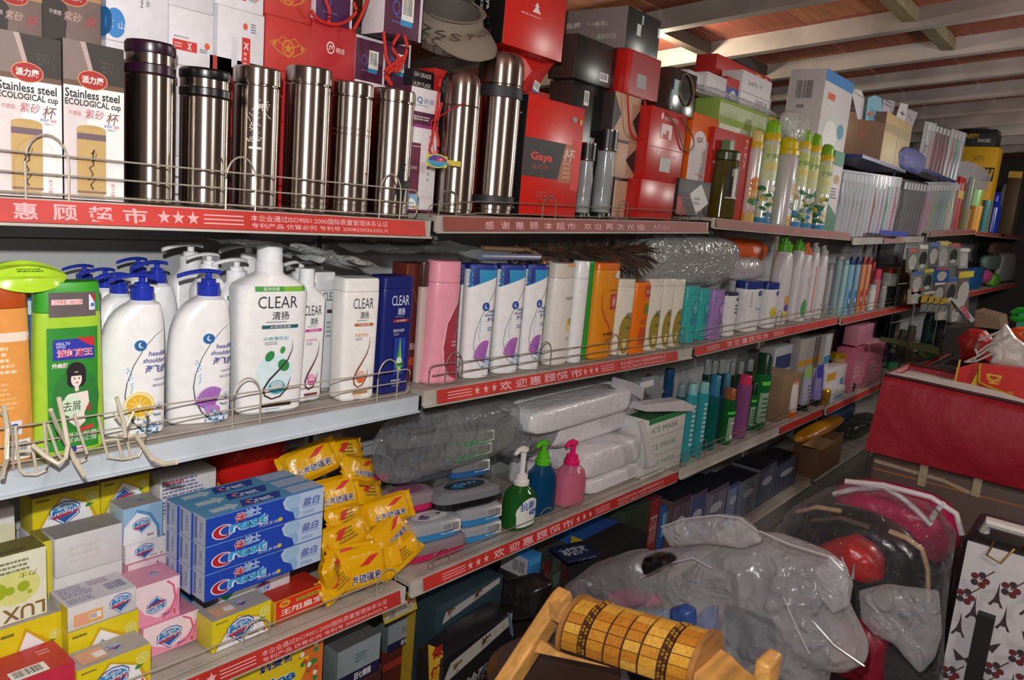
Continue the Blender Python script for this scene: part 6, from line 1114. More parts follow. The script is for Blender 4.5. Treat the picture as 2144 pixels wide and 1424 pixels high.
PD = ['at the upper left of the heap', 'at the very top of the heap', 'upper right, tilted down', 'touching the toothpaste box corner', 'in the right back of the heap', 'flat in the middle left of the heap', 'with crimped end pointing at the pink dish', 'middle left above the red flash one', 'tilted with lettering at the top edge', 'long one with small print, centre left', 'bent up at the right edge of the heap', 'small folded one by the toothpaste corner', 'largest in front, lettering towards the viewer', 'right front beside the wire rail', 'squeezed low behind the medicine carton', 'lowest, just behind the price strip']
for i, (px, py, Y, W, H, rt, tx) in enumerate(PL): pouch('yellow soap pouch ' + PD[i], px, py, Y, W * 1.25, H * 1.28, rt, i + 3, tx, tilt=-.45 if i != 12 else -.2, yw=(-.25, .1, .2)[i % 3])
# soap dishes
def dish(label, L, R, T, B, Y, base, lid, lab=None, sticker=False, yaw=-.2, zb=None):
    m_ = (T + B) / 2; x0, x1 = at(L, m_, Y).x, at(R, m_, Y).x; w = (x1 - x0) * .92; x = (x0 + x1) / 2; z = zat(B, x, Y) if zb is None else zb; d = .09; h = .05
    if zb is None and Y < .06: z = max(z, rest(2, x, w)); Y = max(Y, .04)
    o = thing('soap_dish', label, 'soap dish', (x, Y + d / 2, z), yaw, 'lidded plastic soap dishes')
    b = MB(); b.loft([(0, w * .42, d * .42, 0, 0, 4), (h * .1, w * .46, d * .46, 0, 0, 4), (h * .42, w * .49, d * .49, 0, 0, 4), (h * .46, w * .5, d * .5, 0, 0, 4)], GL(base), 32); b.build('dish_base', o)
    b = MB(); b.loft([(h * .46, w * .5, d * .5, 0, 0, 4), (h * .8, w * .48, d * .48, 0, 0, 4), (h * .95, w * .42, d * .42, 0, 0, 3.5), (h, w * .34, d * .34, 0, 0, 3)], M(lid, r=.15, kind='tint', a=.6), 32); b.build('dish_lid', o)
    f = Face(w * .6, d * .6, lambda a_, c_, e: (a_ - w * .3, c_ - d * .3, h + e))
    if lab: f.ell(.5, .5, .5, .5, M(lab[0]), n=24); f.ell(.3, .4, .16, .2, M(lab[1])); f.text(lab[2], .55, .6, .6, .28, M(lab[3]), bold=.02)
    if sticker: f.mb.add([(w * .05, -d * .485, h * .3), (w * .4, -d * .47, h * .3), (w * .4, -d * .43, h * .9), (w * .05, -d * .44, h * .9)], [(0, 1, 2, 3)], M('#e6e4dc')); g = Face(w * .33, h * .5, lambda a_, c_, e: (w * .06 + a_, -d * .485 - .001 - e + c_ * .05, h * .35 + c_), None, f.mb); g.bars(.05, .1, .95, .9, M('#6a6a66'), 12)
    if f.mb.f: f.build('printing', o)
    return z + h
gl = '#8a8c92'
dz = dish('pink based soap dish at the shelf front under the blue one', 855, 985, 1150, 1205, .035, '#c8205c', '#a89aa0')
dish('sky blue soap dish with white price sticker and oval picture', 868, 975, 1100, 1150, .04, '#3a94d0', '#c0c4cc', ('#c8ccd4', '#6a5a8a', '○', '#3a2a2a'), True, zb=dz + .001)
dz = dish('sky blue soap dish at the bottom right of the pile beside the green soap', 980, 1062, 1120, 1165, .03, '#3a94d0', '#c0c4cc', None, True)
dz2 = dish('sky blue soap dish with barcode sticker stacked right', 975, 1058, 1075, 1120, .035, '#3a94d0', '#c0c4cc', None, True, zb=dz + .001)
dish('black based soap dish with dark OHY label on top of the blue one', 935, 1056, 1020, 1060, .05, '#1a1c20', '#9a9ca4', ('#20303c', '#2a6aa8', 'OHY', '#6ab0e0'), zb=dz2 + .001)
z = dish('pink based soap dish in the middle of the pile', 820, 925, 1040, 1075, .12, '#d02868', '#b0a0a8', ('#8a5a78', '#c04a8a', '', '#d8a0c0'))
z = dish('pink based soap dish behind the yellow pouches, left', 765, 835, 985, 1010, .22, '#d02868', '#807c84')
for i, (L, R, T, B, bs, lab) in enumerate(((845, 960, 970, 1008, '#50545c', ('#2a3038', '#2a7ab8', 'Ainny', '#4a9ad8')), (840, 955, 915, 950, '#50545c', ('#2e2422', '#c84a30', 'XJUCY', '#d87a5a')), (838, 945, 868, 895, '#50545c', ('#5a6470', '#5a6a74', '', '#8a949c')))):
    dish('smoky grey soap dish with %s in the film wrapped stack' % ('blue lettered label, lowest', 'red and black label, middle', 'plain label, topmost')[i], L, R, T, B, .15, bs, gl, lab)
for i, (L, R, T, B, c_) in enumerate(((955, 1035, 970, 1000, '#3a74b8'), (950, 1040, 938, 965, '#2fa05c'), (960, 1045, 912, 938, '#2fa05c'))):
    dish('%s based soap dish with sticker inside the clear bag' % ('blue', 'lower green', 'upper green')[i], L, R, T, B, .13, c_, '#9aa0a0', None, True)
pillow('film_bag', 'clear plastic bag over the green soap dishes', 'bag', 880, 1110, 850, 985, .10, .14, M('#a8aaa8', r=.1, kind='film', a=.07, s=26, b=.6), seed=61, fold=.06, n=12)
pillow('film_bag', 'grey knotted plastic bag between soap dishes and blue soap bottle', 'bag', 1065, 1190, 865, 960, .11, .1, M('#8d8f94', r=.15, kind='film', a=.55, s=30, b=.9), seed=62, fold=.12, n=12)
pillow('film_bag', 'dark film bag over the grey soap dishes', 'bag', 800, 985, 860, 1010, .12, .06, M('#9a9ca4', r=.1, kind='film', a=.08, s=26, b=.9), seed=63, fold=.08, n=12)
# ---- hand soap bottles
def handsoap(label, L, R, T, bt, Y, col, liq, capc, frontlab=None, white=False):
    x, cy, z, w, h = fit(L, R, Y, 0, bt, .7, 0, t=2); ww = w / 2; d = ww * .7; o = thing('hand_soap_bottle', label, 'bottle', (x, cy, z), 0); ht = zat(T, x, cy) - z
    sec = [(0, ww * .92, d * .92, 0, 0, 2.6), (h * .03, ww, d, 0, 0, 2.6), (h * .6, ww * .98, d, 0, 0, 2.5), (h * .8, ww * .88, d * .9, 0, 0, 2.3), (h * .93, ww * .5, d * .6, 0, 0, 2), (h, ww * .34, ww * .34, 0, 0, 2)]
    b = MB(); b.loft(sec, M(col, r=.08, kind='tint', a=.35), 36, cap=False); b.build('bottle_shell', o)
    b = MB(); b.loft([(q_[0] * .9 + .004, q_[1] * .93, q_[2] * .93, 0, 0, q_[5]) for q_ in sec[:4]], M(liq, r=.15, kind='tint', a=.72), 32); b.build('liquid', o)
    b = MB(); cm = M(capc, r=.3); r = ww * .42; b.lathe([(r, h * .97), (r, h * 1.06), (r * .9, h * 1.08)], cm, 24); b.lathe([(r * .8, h * 1.08), (r * .75, h * 1.2), (r * .4, h * 1.22)], cm, 20); b.build('pump_collar', o)
    b = MB(); b.lathe([(r * .35, h * 1.2), (r * .35, ht * .93), (r * .6, ht * .95), (r * .6, ht * .99), (.001, ht)], cm, 16); b.tube([(0, 0, ht * .97), (-r * 1.0, 0, ht * .97), (-r * 1.7, 0, ht * .93)], [r * .42, r * .34, r * .22], cm, 10); b.build('pump_nozzle', o)
    b = MB(); b.tube([(0, 0, h * 1.0), (0, 0, h * .5), (r * .4, 0, h * .1)], r * .16, M('#e8e8ec', r=.3), 8); b.build('dip_tube', o)
    if frontlab: f = curvface(w, h, sec, 2.5, .006); frontlab(f); f.build('printing', o)
handsoap('green hand soap bottle with white pump and white round label', 1053, 1120, 935, 1010, .02, '#3a8a3c', '#237a2c', '#e8e6e4', lambda f: (f.ell(.5, .4, .42, .32, M('#e6eae8')), f.rect(.1, .08, .9, .4, M('#e6eae8')), f.text('抗菌', .42, .55, .5, .2, M('#3a5ab0'), bold=.02), f.ell(.65, .38, .18, .06, M('#3a5ab0')), f.text('芦荟', .65, .38, .2, .05, M('#e8eef4')), [f.line([(.8, .12), (.8 + .16 * math.cos(a), .12 + .2 * abs(math.sin(a)))], [.004, .0005], M('#2e9a3c')) for a in (.2, .6, 1, 1.4, 1.8, 2.2, 2.6)]))
handsoap('blue hand soap bottle with lime green pump', 1100, 1162, 922, 968, .045, '#1f6a9c', '#14608f', '#5cc424')
handsoap('pink hand soap bottle with magenta pump', 1160, 1224, 922, 968, .03, '#f0a0bc', '#f08cb0', '#ea1f72')
# ---- white packs and mask box
WP = M('#e6e5ea', r=.22, b=1.0, s=40)
zq = rest(2, at(1290, 1030, .06).x, .2); zt0 = None
for i, (L, R, T, Y, lb) in enumerate(((1238, 1350, 985, .045, 'lowest white film wrapped pack on the shelf right of the pink soap'), (1232, 1354, 928, .045, 'white film wrapped pack, second from the shelf'), (1165, 1352, 862, .115, 'bulky white pack with gathered shiny film, third in the stack'))):
    o, q = pillow('white_pack', lb, 'pack', L, R, T, T + 60, Y, .2, WP, None, 'white film wrapped packs', seed=70 + i, fold=.03, n=12, zb=zq, sq=.3); zq = q[2] + q[5] + .0005
pillow('white_pack', 'flat white film wrapped pack on top of the stack', 'pack', 1125, 1330, 836, 862, .07, .12, WP, None, 'white film wrapped packs', seed=75, fold=.03, n=12, zb=zq, sq=.3)
zq = rest(2, at(1180, 1000, .19).x, .2)
for i, (L, R, T, lb) in enumerate(((1120, 1212, 960, 'low white pack behind the hand soap bottles'), (1130, 1250, 905, 'white folded pack behind the pink soap pump'), (1115, 1235, 858, 'white pack behind the bulky gathered one'), (1100, 1290, 815, 'white pack in the back, topmost of its stack'))):
    o, q = pillow('white_pack', lb, 'pack', L, R, T, T + 50, .19, .12, WP, None, 'white film wrapped packs', seed=80 + i, fold=.03, n=12, zb=zq, sq=.3); zq = q[2] + q[5] + .0005
def maskb(fc, w, d, h): f = fc['front']; [(f.rect(0, k, 1, k + .015, M('#a8aca8'))) for k in (.33, .66)]; f.text('ICE MASK', .45, .8, .7, .09, M('#7a8a84')); f.text('ICE MASK', .45, .5, .7, .09, M('#8a9a92')); f.text('FACE MASK', .45, .2, .75, .08, M('#9aa8a0')); f.rect(0, .92, 1, 1, M('#2f8a4c'))
carton('mask_box', 'white and green face mask box with open flap', 'box', 1352, 1430, 868, .03, ('t', 2), .11, '#d6d8d2', maskb, mf={1: '#2a6a3c'})
card('box_flap', 'white cardboard flap jutting right from the mask box', 'flap', [(1350, 848), (1430, 838), (1454, 850), (1454, 861), (1352, 862)], .02, M('#d8d6d8'), th=.05)
card('paper_slip', 'grey paper with a white sticker above the mask box', 'paper', [(1342, 792), (1376, 786), (1392, 822), (1355, 826)], .14, M('#8f9096'), lambda f: f.rect(.0, .5, .5, .8, M('#e8e8e8')))
card('paper_slip', 'folded white paper strip with a small hole', 'paper', [(1288, 790), (1322, 800), (1350, 812), (1345, 838), (1325, 825), (1285, 812)], .10, M('#c0bec4'), th=.01)
card('paper_strip', 'long white folded strip hanging over the white packs', 'paper', [(1340, 885), (1350, 882), (1374, 972), (1360, 980), (1352, 940)], .0, M('#dcdad8'), th=.01)
# ---- third shelf, third unit
def sb(label, L, R, T, Y, body, cap, art_=None, capf=.8, kind='p', a=.6, neck=.6, name='toiletry_bottle', e=2.3, asp=.8, t=2, group=None, **k): return flatbottle(name, label, L, R, T, Y, t, body, cap, art_, capf, asp, e, group, neck=neck, kind=kind, a=a, **k)
bt_ = lambda f: f.greek(.2, .2, .8, .75, 9, M('#d8ecec'))
sb('dark blue bottle behind the paper slips', 1384, 1404, 772, .22, '#1f4a78', '#1f4a78', neck=0)
sb('teal glass bottle at the back beside the dark blue one', 1412, 1430, 805, .16, '#3a8a90', '#9ab8b8', kind='tint')
o, q = sb('teal lotion bottle with pale cap, left of the front teal pair', 1430, 1454, 803, .025, '#34a0a8', '#8accd0', bt_, capf=.86, neck=.7, group='teal lotion bottles'); sb('teal lotion bottle with pale cap, right of the front teal pair', 1453, 1478, 800, .025, '#34a0a8', '#8accd0', bt_, capf=.86, neck=.7, group='teal lotion bottles')
sb('dark teal perfume water bottle with light blue cap', 1476, 1504, 785, .035, '#0f6a64', '#3a8ab0', capf=.72, neck=.36, kind='tint', a=.8)
sb('slender steel blue bottle behind the dark teal one', 1506, 1524, 782, .08, '#2f6a8c', '#4a86a0', capf=.8, neck=.6)
grlab = lambda f: (f.rect(.05, .1, .95, .5, M('#9ab8a0')), f.greek(.15, .15, .85, .45, 5, M('#3a6a4a')), f.rect(.0, .6, 1, .65, M('#6ae84a')))
sb('small green bottle with copper cap and barcode label', 1508, 1538, 812, .024, '#1c6a34', '#b0643c', lambda f: (f.rect(.1, .08, .9, .5, M('#8ab094')), f.barcode(.3, .12, .7, .4), f.rect(0, .55, 1, .6, M('#4ae84a'))), capf=.8, neck=.3, kind='tint', a=.8)
sb('slim purple bottle with hot pink cap', 1538, 1569, 785, .024, '#a8609c', '#e8406c', lambda f: f.greek(.3, .3, .8, .7, 4, M('#8a5090')), capf=.85, neck=.62, kind='tint', a=.7)
sb('large green bottle with dark neck and lime shoulder', 1574, 1610, 740, .03, '#1c7a40', '#1f4a34', grlab, capf=.74, neck=.36, kind='tint', a=.82)
sb('green bottle half hidden between purple and large green bottles', 1562, 1582, 800, .06, '#1c6a38', '#163a28', grlab, capf=.75, neck=.36, kind='tint', a=.82)
for i, (L, R, T) in enumerate(((1464, 1478, 752), (1480, 1494, 755), (1494, 1510, 752), (1518, 1532, 758), (1536, 1550, 757), (1555, 1571, 752))): sb('dark green bottle with silver foil neck, %s in the back row' % ('first', 'second', 'third', 'fourth', 'fifth', 'sixth')[i], L, R, T, .12 + .01 * (i % 2), '#123a28', '#8f9a96', capf=.82, neck=.9, group='silver necked green bottles at the back')
carton('brown_carton', 'tan carton box right of the large green bottle', 'box', 1634, 1674, 786, .04, ('t', 2), .16, '#8d7558', None, mf={4: '#9a7f60', 1: '#a08a6a'})
def tube_(label, L, R, T, Y, body, capc, art_): 
    x, cy, z, w, h = fit(L, R, Y, 0, T, .5, 0, t=2); ww = w / 2; o = thing('cream_tube', label, 'tube', (x, cy, z)); cz = h * .14; sec = [(cz, ww * .8, ww * .45, 0, 0, 2.2), (cz + h * .08, ww * .92, ww * .5, 0, 0, 2.2), (h * .6, ww * .97, ww * .34, 0, 0, 2.4), (h * .97, ww, ww * .1, 0, 0, 3), (h, ww, ww * .08, 0, 0, 3)]
    b = MB(); b.loft(sec, GL(body), 28); b.build('tube_body', o); b = MB(); b.loft([(0, ww * .78, ww * .5), (cz, ww * .8, ww * .52)], GL(capc), 24); b.build('cap', o); f = curvface(w, h, sec, 2.3, .01); art_(f); f.build('printing', o)
tube_('white cream tube standing on its orange cap', 1646, 1672, 788, .022, '#e6e4e2', '#e8601c', lambda f: (f.poly([(.1, .95), (.9, .95), (.7, .8), (.5, .88), (.3, .8)], M('#e0602c')), f.text('', .5, .5, .5, .06, M('#d8703c'), rot=-PI / 2)))
tube_('grey green cream tube standing on a black cap', 1672, 1700, 766, .03, '#aab0c0', '#16161a', lambda f: (f.rect(0, .75, 1, 1, M('#8fb860')), f.greek(.3, .2, .8, .6, 5, M('#6a70a0'))))
tube_('blue violet cream tube standing on a black cap', 1698, 1724, 764, .035, '#8f8cc4', '#16161a', lambda f: (f.rect(0, .7, 1, 1, M('#3a3aa8')), f.rect(.5, .2, 1, .7, M('#5a58b8'))))
o, q = carton('cream_carton', 'white cream carton with gold square under the gold jar', 'box', 1724, 1770, 768, .07, ('t', 2), .07, '#d6d4d4', lambda fc, w, d, h: (fc['front'].rect(.1, .6, .5, .85, M('#d8a030')), fc['front'].rect(.75, .15, .9, .55, M('#3a9ac8'))))
def jar(label, L, R, T, Y, z0, m, lidm): x, cy, z, w, h = fit(L, R, Y, z0 or 0, T, 1, t=None if z0 else 2); o = thing('cream_jar', label, 'jar', (x, cy, z)); b = MB(); b.lathe([(w * .44, 0), (w * .47, .003), (w * .46, h * .5)], m, 28); b.build('jar_body', o); b = MB(); b.lathe([(w * .49, h * .5), (w * .5, h * .55), (w * .5, h * .9), (w * .42, h), (.001, h)], lidm, 28); b.build('lid', o)
jar('gold lidded cream jar on top of the white carton', 1736, 1772, 738, .08, q[6] + .001, GL('#b0905a'), M('#d8b020', r=.2, m=.6)); jar('small gold jar at the foot of the blue violet tube', 1714, 1738, 815, .015, None, M('#b08a3c', r=.2, m=.5), M('#d8a828', r=.2, m=.6)); jar('black round jar right of the cream cartons', 1768, 1792, 798, .03, None, GL('#14161c'), GL('#1c2030'))
carton('cream_carton', 'small white and blue carton at the shelf edge below the gold square', 'box', 1740, 1768, 812, .03, ('t', 2), .04, '#d0d4d6', lambda fc, w, d, h: fc['front'].rect(.3, .1, .9, .4, M('#3a9ac8')))
carton('cream_carton', 'tall white carton in the back right of the tubes', 'box', 1668, 1722, 706, .16, ('t', 2), .06, '#a8a2a0', lambda fc, w, d, h: (fc['front'].rect(0, .55, 1, .65, M('#c8942c')), fc['front'].rect(.2, .2, .9, .4, M('#3f6ac0'))))
carton('cream_carton', 'pale stacked carton with blue lid behind the tan box', 'box', 1615, 1655, 725, .20, ('t', 2), .08, '#b8b8c0', lambda fc, w, d, h: fc['front'].rect(.1, .6, .9, .85, M('#2c3a6c')))
carton('white_post_sign', 'white and blue striped narrow carton beside the pink boxes', 'box', 1722, 1734, 700, .10, ('t', 2), .02, '#b8bcc0', lambda fc, w, d, h: [fc['front'].rect(0, k, 1, k + .12, M('#3a8ab0')) for k in (.2, .55)])
pk = lambda fc, w, d, h: (fc['front'].rect(.1, .1, .9, .9, M('#c87890')), fc['front'].greek(.2, .3, .8, .6, 3, M('#e0a8b4')))
o, q = carton('pink_carton', 'dusty pink carton at the end of the third shelf, left', 'box', 1782, 1814, 728, .04, ('t', 2), .1, '#b8607c', pk, 'pink cartons'); o, q = carton('pink_carton', 'dusty pink carton, tallest at the shelf end', 'box', 1815, 1849, 716, .03, ('t', 2), .12, '#b8607c', pk, 'pink cartons', mf={1: '#d8a8b4'}); carton('pink_carton', 'light pink carton sitting on the tallest pink one', 'box', 1796, 1828, 680, .06, q[6] + .001, .08, '#c88098', None, 'pink cartons')
carton('maroon_carton', 'dark maroon carton wall behind the pink cartons', 'box', 1740, 1830, 668, .20, ('t', 2), .1, '#4a2c38', None)
jar('green lidded round tub beyond the pink cartons', 1854, 1882, 740, .05, None, GL('#2f8a50'), GL('#3a3c48'))
# ================================================================ lowest shelf
G4 = 'cartons on the lowest shelf'
def cni(fc, w, d, h):
    f = fc['front']; f.rect(0, 0, 1, 1, M('#e6c81c')); f.poly([(.72, 0), (1, 0), (1, 1), (.84, 1), (.8, .5)], M('#e0722c')); f.text('Cnice', .42, .62, .56, .42, M('#e8eef4'), bold=.09); f.text('Cnice', .42, .62, .55, .38, M('#2a6ab0'), bold=.03); f.text('纳爱斯', .5, .22, .36, .26, M('#2a3c90'), bold=.03); f.text('橙花', .87, .6, .14, .4, M('#2a7a4c'), bold=.05)
    r_ = random.Random(1)
    for i in range(9): f.ell(r_.uniform(.74, .97), r_.uniform(.1, .9), .025, .1, M(('#2a8a4c', '#f0ece0', '#d84a2c')[i % 3]), n=8)
bz = ('t', 3)
YA = .04; p_ = at(575, 1385, YA); ztop = zat(1388, at(473, 1388, YA).x, YA); x, cy, z_, w, h_ = fitbox(473, 676, YA, ztop - .1, 1388, .16)
zz = sz(3, x) + .001; nlay = 6; hh = (ztop - zz) / nlay; pr = None
for k in range(nlay):
    lb = 'yellow toothpaste carton with orange end on the lowest shelf, %s layer' % ('lowest', 'second', 'third', 'fourth', 'fifth', 'topmost')[k]
    if pr is None:
        pr = thing('toothpaste_carton', lb, 'box', (x, cy, zz), 0, 'yellow toothpaste cartons on the lowest shelf'); b = MB(); b.box(-w / 2, w / 2, -.08, .08, 0, hh - .0006, M('#d8b81c')); b.build('box_body', pr, bevel=.0008); fc = boxfaces(w, .16, hh - .0006); mb = MB()
        for f in fc.values(): f.mb = mb
        cni(fc, w, .16, hh); mb.build('printing', pr)
    else:
        c = pr.copy(); COL.objects.link(c); c['label'] = lb; c.location.z = zz + k * hh
        for ch in pr.children: g = ch.copy(); COL.objects.link(g); g.parent = c
def grey_print(fc, w, d, h): f = fc['front']; f.rect(0, .3, 1, 1, M('#8a979c', r=.2)); f.rect(0, 0, 1, .3, M('#1c1c40')); f.text('田七娘娘', .6, .15, .4, .2, M('#d8d4dc'), bold=.03); f.greek(.4, .5, .8, .75, 3, M('#5a6a70')); fc['top'].rect(0, 0, 1, 1, M('#5c5a5c', r=.2))
def stk(label, L, R, T, Y, col, draw, n=3, d=.12, mf=None, nm='toothpaste_carton', yaw=0):
    x0, cy0, z0_, w0, h0 = fitbox(L, R, Y, 0, T, d, yaw, 3)
    o, q = carton(nm, label, 'box', L, R, T, Y, ('t', 3), d, col, draw, G4, yaw, mf); return q
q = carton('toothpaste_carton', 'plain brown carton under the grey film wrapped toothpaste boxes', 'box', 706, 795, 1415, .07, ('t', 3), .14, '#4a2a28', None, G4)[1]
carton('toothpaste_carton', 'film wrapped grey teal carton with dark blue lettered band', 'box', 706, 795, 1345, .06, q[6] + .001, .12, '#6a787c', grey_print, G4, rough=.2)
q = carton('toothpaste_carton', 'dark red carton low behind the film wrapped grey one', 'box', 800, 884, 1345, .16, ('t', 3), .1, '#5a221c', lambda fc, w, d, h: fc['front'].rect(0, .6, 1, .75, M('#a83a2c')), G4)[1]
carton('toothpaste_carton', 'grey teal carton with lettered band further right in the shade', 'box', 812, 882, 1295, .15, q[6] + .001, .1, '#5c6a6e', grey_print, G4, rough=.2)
card('price_sign', 'yellow sign with red character above the shaded grey carton', 'sign', [(798, 1278), (870, 1252), (874, 1275), (806, 1308)], .09, M('#c8b02c'), lambda f: (f.rect(.12, .15, .88, .85, M('#b8b4a4')), f.text('买', .78, .6, .2, .6, M('#b02c20'), bold=.05), f.text('送', .3, .4, .16, .4, M('#7a3a3a'))), th=.003)
def bigb(fc, w, d, h):
    f = fc['front']; f.rect(0, 0, 1, 1, M('#2f4650', r=.3)); f.poly([(.1, .8), (.95, .93), (.95, .99), (.14, .9)], M('#a8a8a4')); f.text('买', .22, .86, .12, .1, M('#7a4a20'), bold=.05); f.text('送', .62, .92, .14, .1, M('#6a4a20'), bold=.05); f.rect(.05, .45, .95, .75, M('#3a4048')); f.bars(.75, .3, .95, .45, M('#8a949a'), 12); fc['left'].rect(0, 0, .5, 1, M('#b8982c'))
carton('gift_pack', 'large dark teal gift pack with gold characters near the shelf joint', 'box', 905, 1044, 1236, .05, ('t', 3), .14, '#2c3c44', bigb, G4, rough=.3)
def bigc(fc, w, d, h):
    f = fc['front']; f.rect(0, 0, 1, 1, M('#201e22', r=.3)); f.poly([(.0, .68), (1, .84), (1, .99), (.1, .9)], M('#aaa9a4')); f.text('买', .2, .78, .14, .13, M('#6a4a20'), bold=.05); f.text('送', .6, .86, .16, .13, M('#5a3a18'), bold=.05); f.text('冷酸灵', .6, .45, .5, .2, M('#8f8d92'), bold=.04)
zc_ = at(1000, 1424, -.02); o, q = carton('gift_pack', 'black gift pack with white banner leaning in front of the teal one', 'box', 922, 1066, 1330, -.06, .20, .08, '#222024', bigc, G4, rough=.3, yaw=.1)
b = MB(); b.box(-.12, .12, -.05, .05, 0, .2, M('#3a3434')); hb = b.build('floor_carton', None, loc=(q[0], q[1], 0)); tag(hb, 'dark floor carton under the black gift pack', 'box', G4); 
card('price_sign', 'yellow vertical tag with red characters at the left of the black pack', 'sign', [(898, 1350), (927, 1362), (930, 1430), (900, 1430)], -.065, M('#c8a02c'), lambda f: (f.text('保', .5, .75, .6, .25, M('#a02418'), bold=.05), f.text('健', .5, .35, .6, .25, M('#a02418'), bold=.05)), th=.003)
b = MB(); P = [at(a_, c_, -.075) for a_, c_ in ((1066, 1285), (1072, 1330), (1070, 1380), (1056, 1430))]; o = thing('strap_band', 'grey blue carrying strap hanging right of the black gift pack', 'strap', P[0]); b.tube([p - P[0] for p in P], .006, M('#5f7486', r=.5), 8, flat=.3); b.build('webbing', o)
q = carton('soap_carton', 'dark carton under the blue barcode one on the lowest shelf', 'box', 1090, 1132, 1205, .05, ('t', 3), .1, '#2a2024', None, G4)[1]
carton('soap_carton', 'blue and white barcode carton just under the price strip', 'box', 1104, 1133, 1165, .05, q[6] + .001, .10, '#2f7ab8', lambda fc, w, d, h: (fc['left'].rect(0, 0, 1, 1, M('#b8b4b8')), fc['left'].bars(.45, .2, .9, .75, M('#4a4a50'), 12), fc['front'].rect(.1, .6, .9, .9, M('#4a9ad0'))), G4)
def grid(c1, c2): 
    def dr(fc, w, d, h):
        f = fc['front']
        for i in range(4): f.rect(.02 + i * .25, .1, .22 + i * .25, .9, M(c1 if i % 2 else c2)); f.text('', .12 + i * .25, .6, .14, .3, M('#b8c0c8'))
    return dr
bz = ('t', 3); 
for k, T in enumerate((1290, 1255, 1222, 1190, 1158)):
    o, q = carton('small_carton', 'grey green multi pack carton, %s of the pile behind the strap' % ('lowest', 'second', 'third', 'fourth', 'topmost')[k], 'box', 1134, 1214, T, .10, bz, .12, '#4a4a44', grid('#5a6a60', '#7a3034'), 'grey green multi packs', bev=0); bz = q[6] + .0006
bz = ('t', 3)
for k, T in enumerate((1262, 1232, 1202, 1172, 1142, 1112)):
    o, q = carton('small_carton', 'blue and yellow multi pack carton, %s of its pile' % ('lowest', 'second', 'third', 'fourth', 'fifth', 'topmost')[k], 'box', 1220, 1296, T, .07, bz, .12, '#2f58a0', lambda fc, w, d, h: (grid('#2a4f9c', '#3a68b4')(fc, w, d, h), fc['left'].rect(.6, 0, 1, 1, M('#c8a828'))), 'blue multi packs', bev=0); bz = q[6] + .0006
carton('long_carton', 'navy carton with white characters lying at an angle below the blue pile', 'box', 1190, 1256, 1180, -.03, .44, .1, '#1c2748', lambda fc, w, d, h: (fc['top'].text('冰爽防蛀', .5, .5, .8, .5, M('#b8c0d4'), bold=.03), fc['front'].text('冰爽', .6, .5, .6, .5, M('#8a98b8'))), G4, yaw=-.3)
b = MB(); p_ = at(1222, 1260, .02); b.box(-.15, .15, -.05, .06, 0, .438, M('#28282a')); tag(b.build('floor_carton', None, loc=(p_.x + .1, .0, 0)), 'dark floor carton carrying the navy lettered carton', 'box', G4)
# tall packs further right on the lowest shelf
def redc(fc, w, d, h): f = fc['front']; f.rect(.1, 0, .9, 1, M('#8a2a2c')); f.text('牙膏牙膏', .5, .6, .6, .4, M('#c8b0b0'))
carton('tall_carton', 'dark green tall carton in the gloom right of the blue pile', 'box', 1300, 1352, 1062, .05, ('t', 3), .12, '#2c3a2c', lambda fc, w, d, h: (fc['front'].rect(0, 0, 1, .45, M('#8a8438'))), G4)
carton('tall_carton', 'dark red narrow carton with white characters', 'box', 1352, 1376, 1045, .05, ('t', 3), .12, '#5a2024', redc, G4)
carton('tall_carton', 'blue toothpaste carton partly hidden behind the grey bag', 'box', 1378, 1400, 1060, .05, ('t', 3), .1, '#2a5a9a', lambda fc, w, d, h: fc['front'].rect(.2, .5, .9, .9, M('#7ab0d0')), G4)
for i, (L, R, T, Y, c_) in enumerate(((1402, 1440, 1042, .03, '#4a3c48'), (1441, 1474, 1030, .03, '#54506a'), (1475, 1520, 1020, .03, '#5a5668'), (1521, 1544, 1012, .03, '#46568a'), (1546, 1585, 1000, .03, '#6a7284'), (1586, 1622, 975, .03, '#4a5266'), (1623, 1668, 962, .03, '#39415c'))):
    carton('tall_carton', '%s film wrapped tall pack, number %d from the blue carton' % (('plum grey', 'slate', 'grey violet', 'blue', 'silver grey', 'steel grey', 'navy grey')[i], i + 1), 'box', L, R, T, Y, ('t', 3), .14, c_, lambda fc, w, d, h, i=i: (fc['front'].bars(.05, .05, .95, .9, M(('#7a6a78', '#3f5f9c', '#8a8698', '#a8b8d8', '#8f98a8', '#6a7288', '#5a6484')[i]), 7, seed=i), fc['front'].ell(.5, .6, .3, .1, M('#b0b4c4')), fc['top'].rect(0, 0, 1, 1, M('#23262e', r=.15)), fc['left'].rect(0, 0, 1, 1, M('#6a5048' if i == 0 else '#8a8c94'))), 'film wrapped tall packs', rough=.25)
o, q = carton('brown_carton', 'open brown carton with raised tan flap under the third shelf', 'box', 1712, 1762, 922, -.02, ('t', 3), .14, '#8a6a44', None, mf={4: '#7a5c3c', 1: '#6a4a2c'})
card('carton_flap', 'tan flap standing open on the brown carton beneath the shelf', 'flap', [(1680, 932), (1712, 913), (1750, 924), (1722, 944)], -.03, M('#c8a870'))
pillow('yellow_pack', 'yellow snack pack lying on the brown carton', 'pack', 1690, 1772, 890, 922, .03, .1, M('#d8981c', r=.25, b=.6, s=40), seed=91, zb=q[6] + .001)
pillow('blue_pack', 'deep blue film pack behind the yellow pack', 'pack', 1740, 1800, 850, 885, .16, .12, M('#1f4a7c', r=.3, b=.5, s=40), seed=92)
pillow('film_bag', 'dark translucent bag in the gloom right of the brown carton', 'bag', 1790, 1846, 880, 960, .03, .16, M('#3a443c', r=.2, kind='film', a=.7, s=20, b=.7), seed=93, zb=rest(3, 5.0, 1.2))
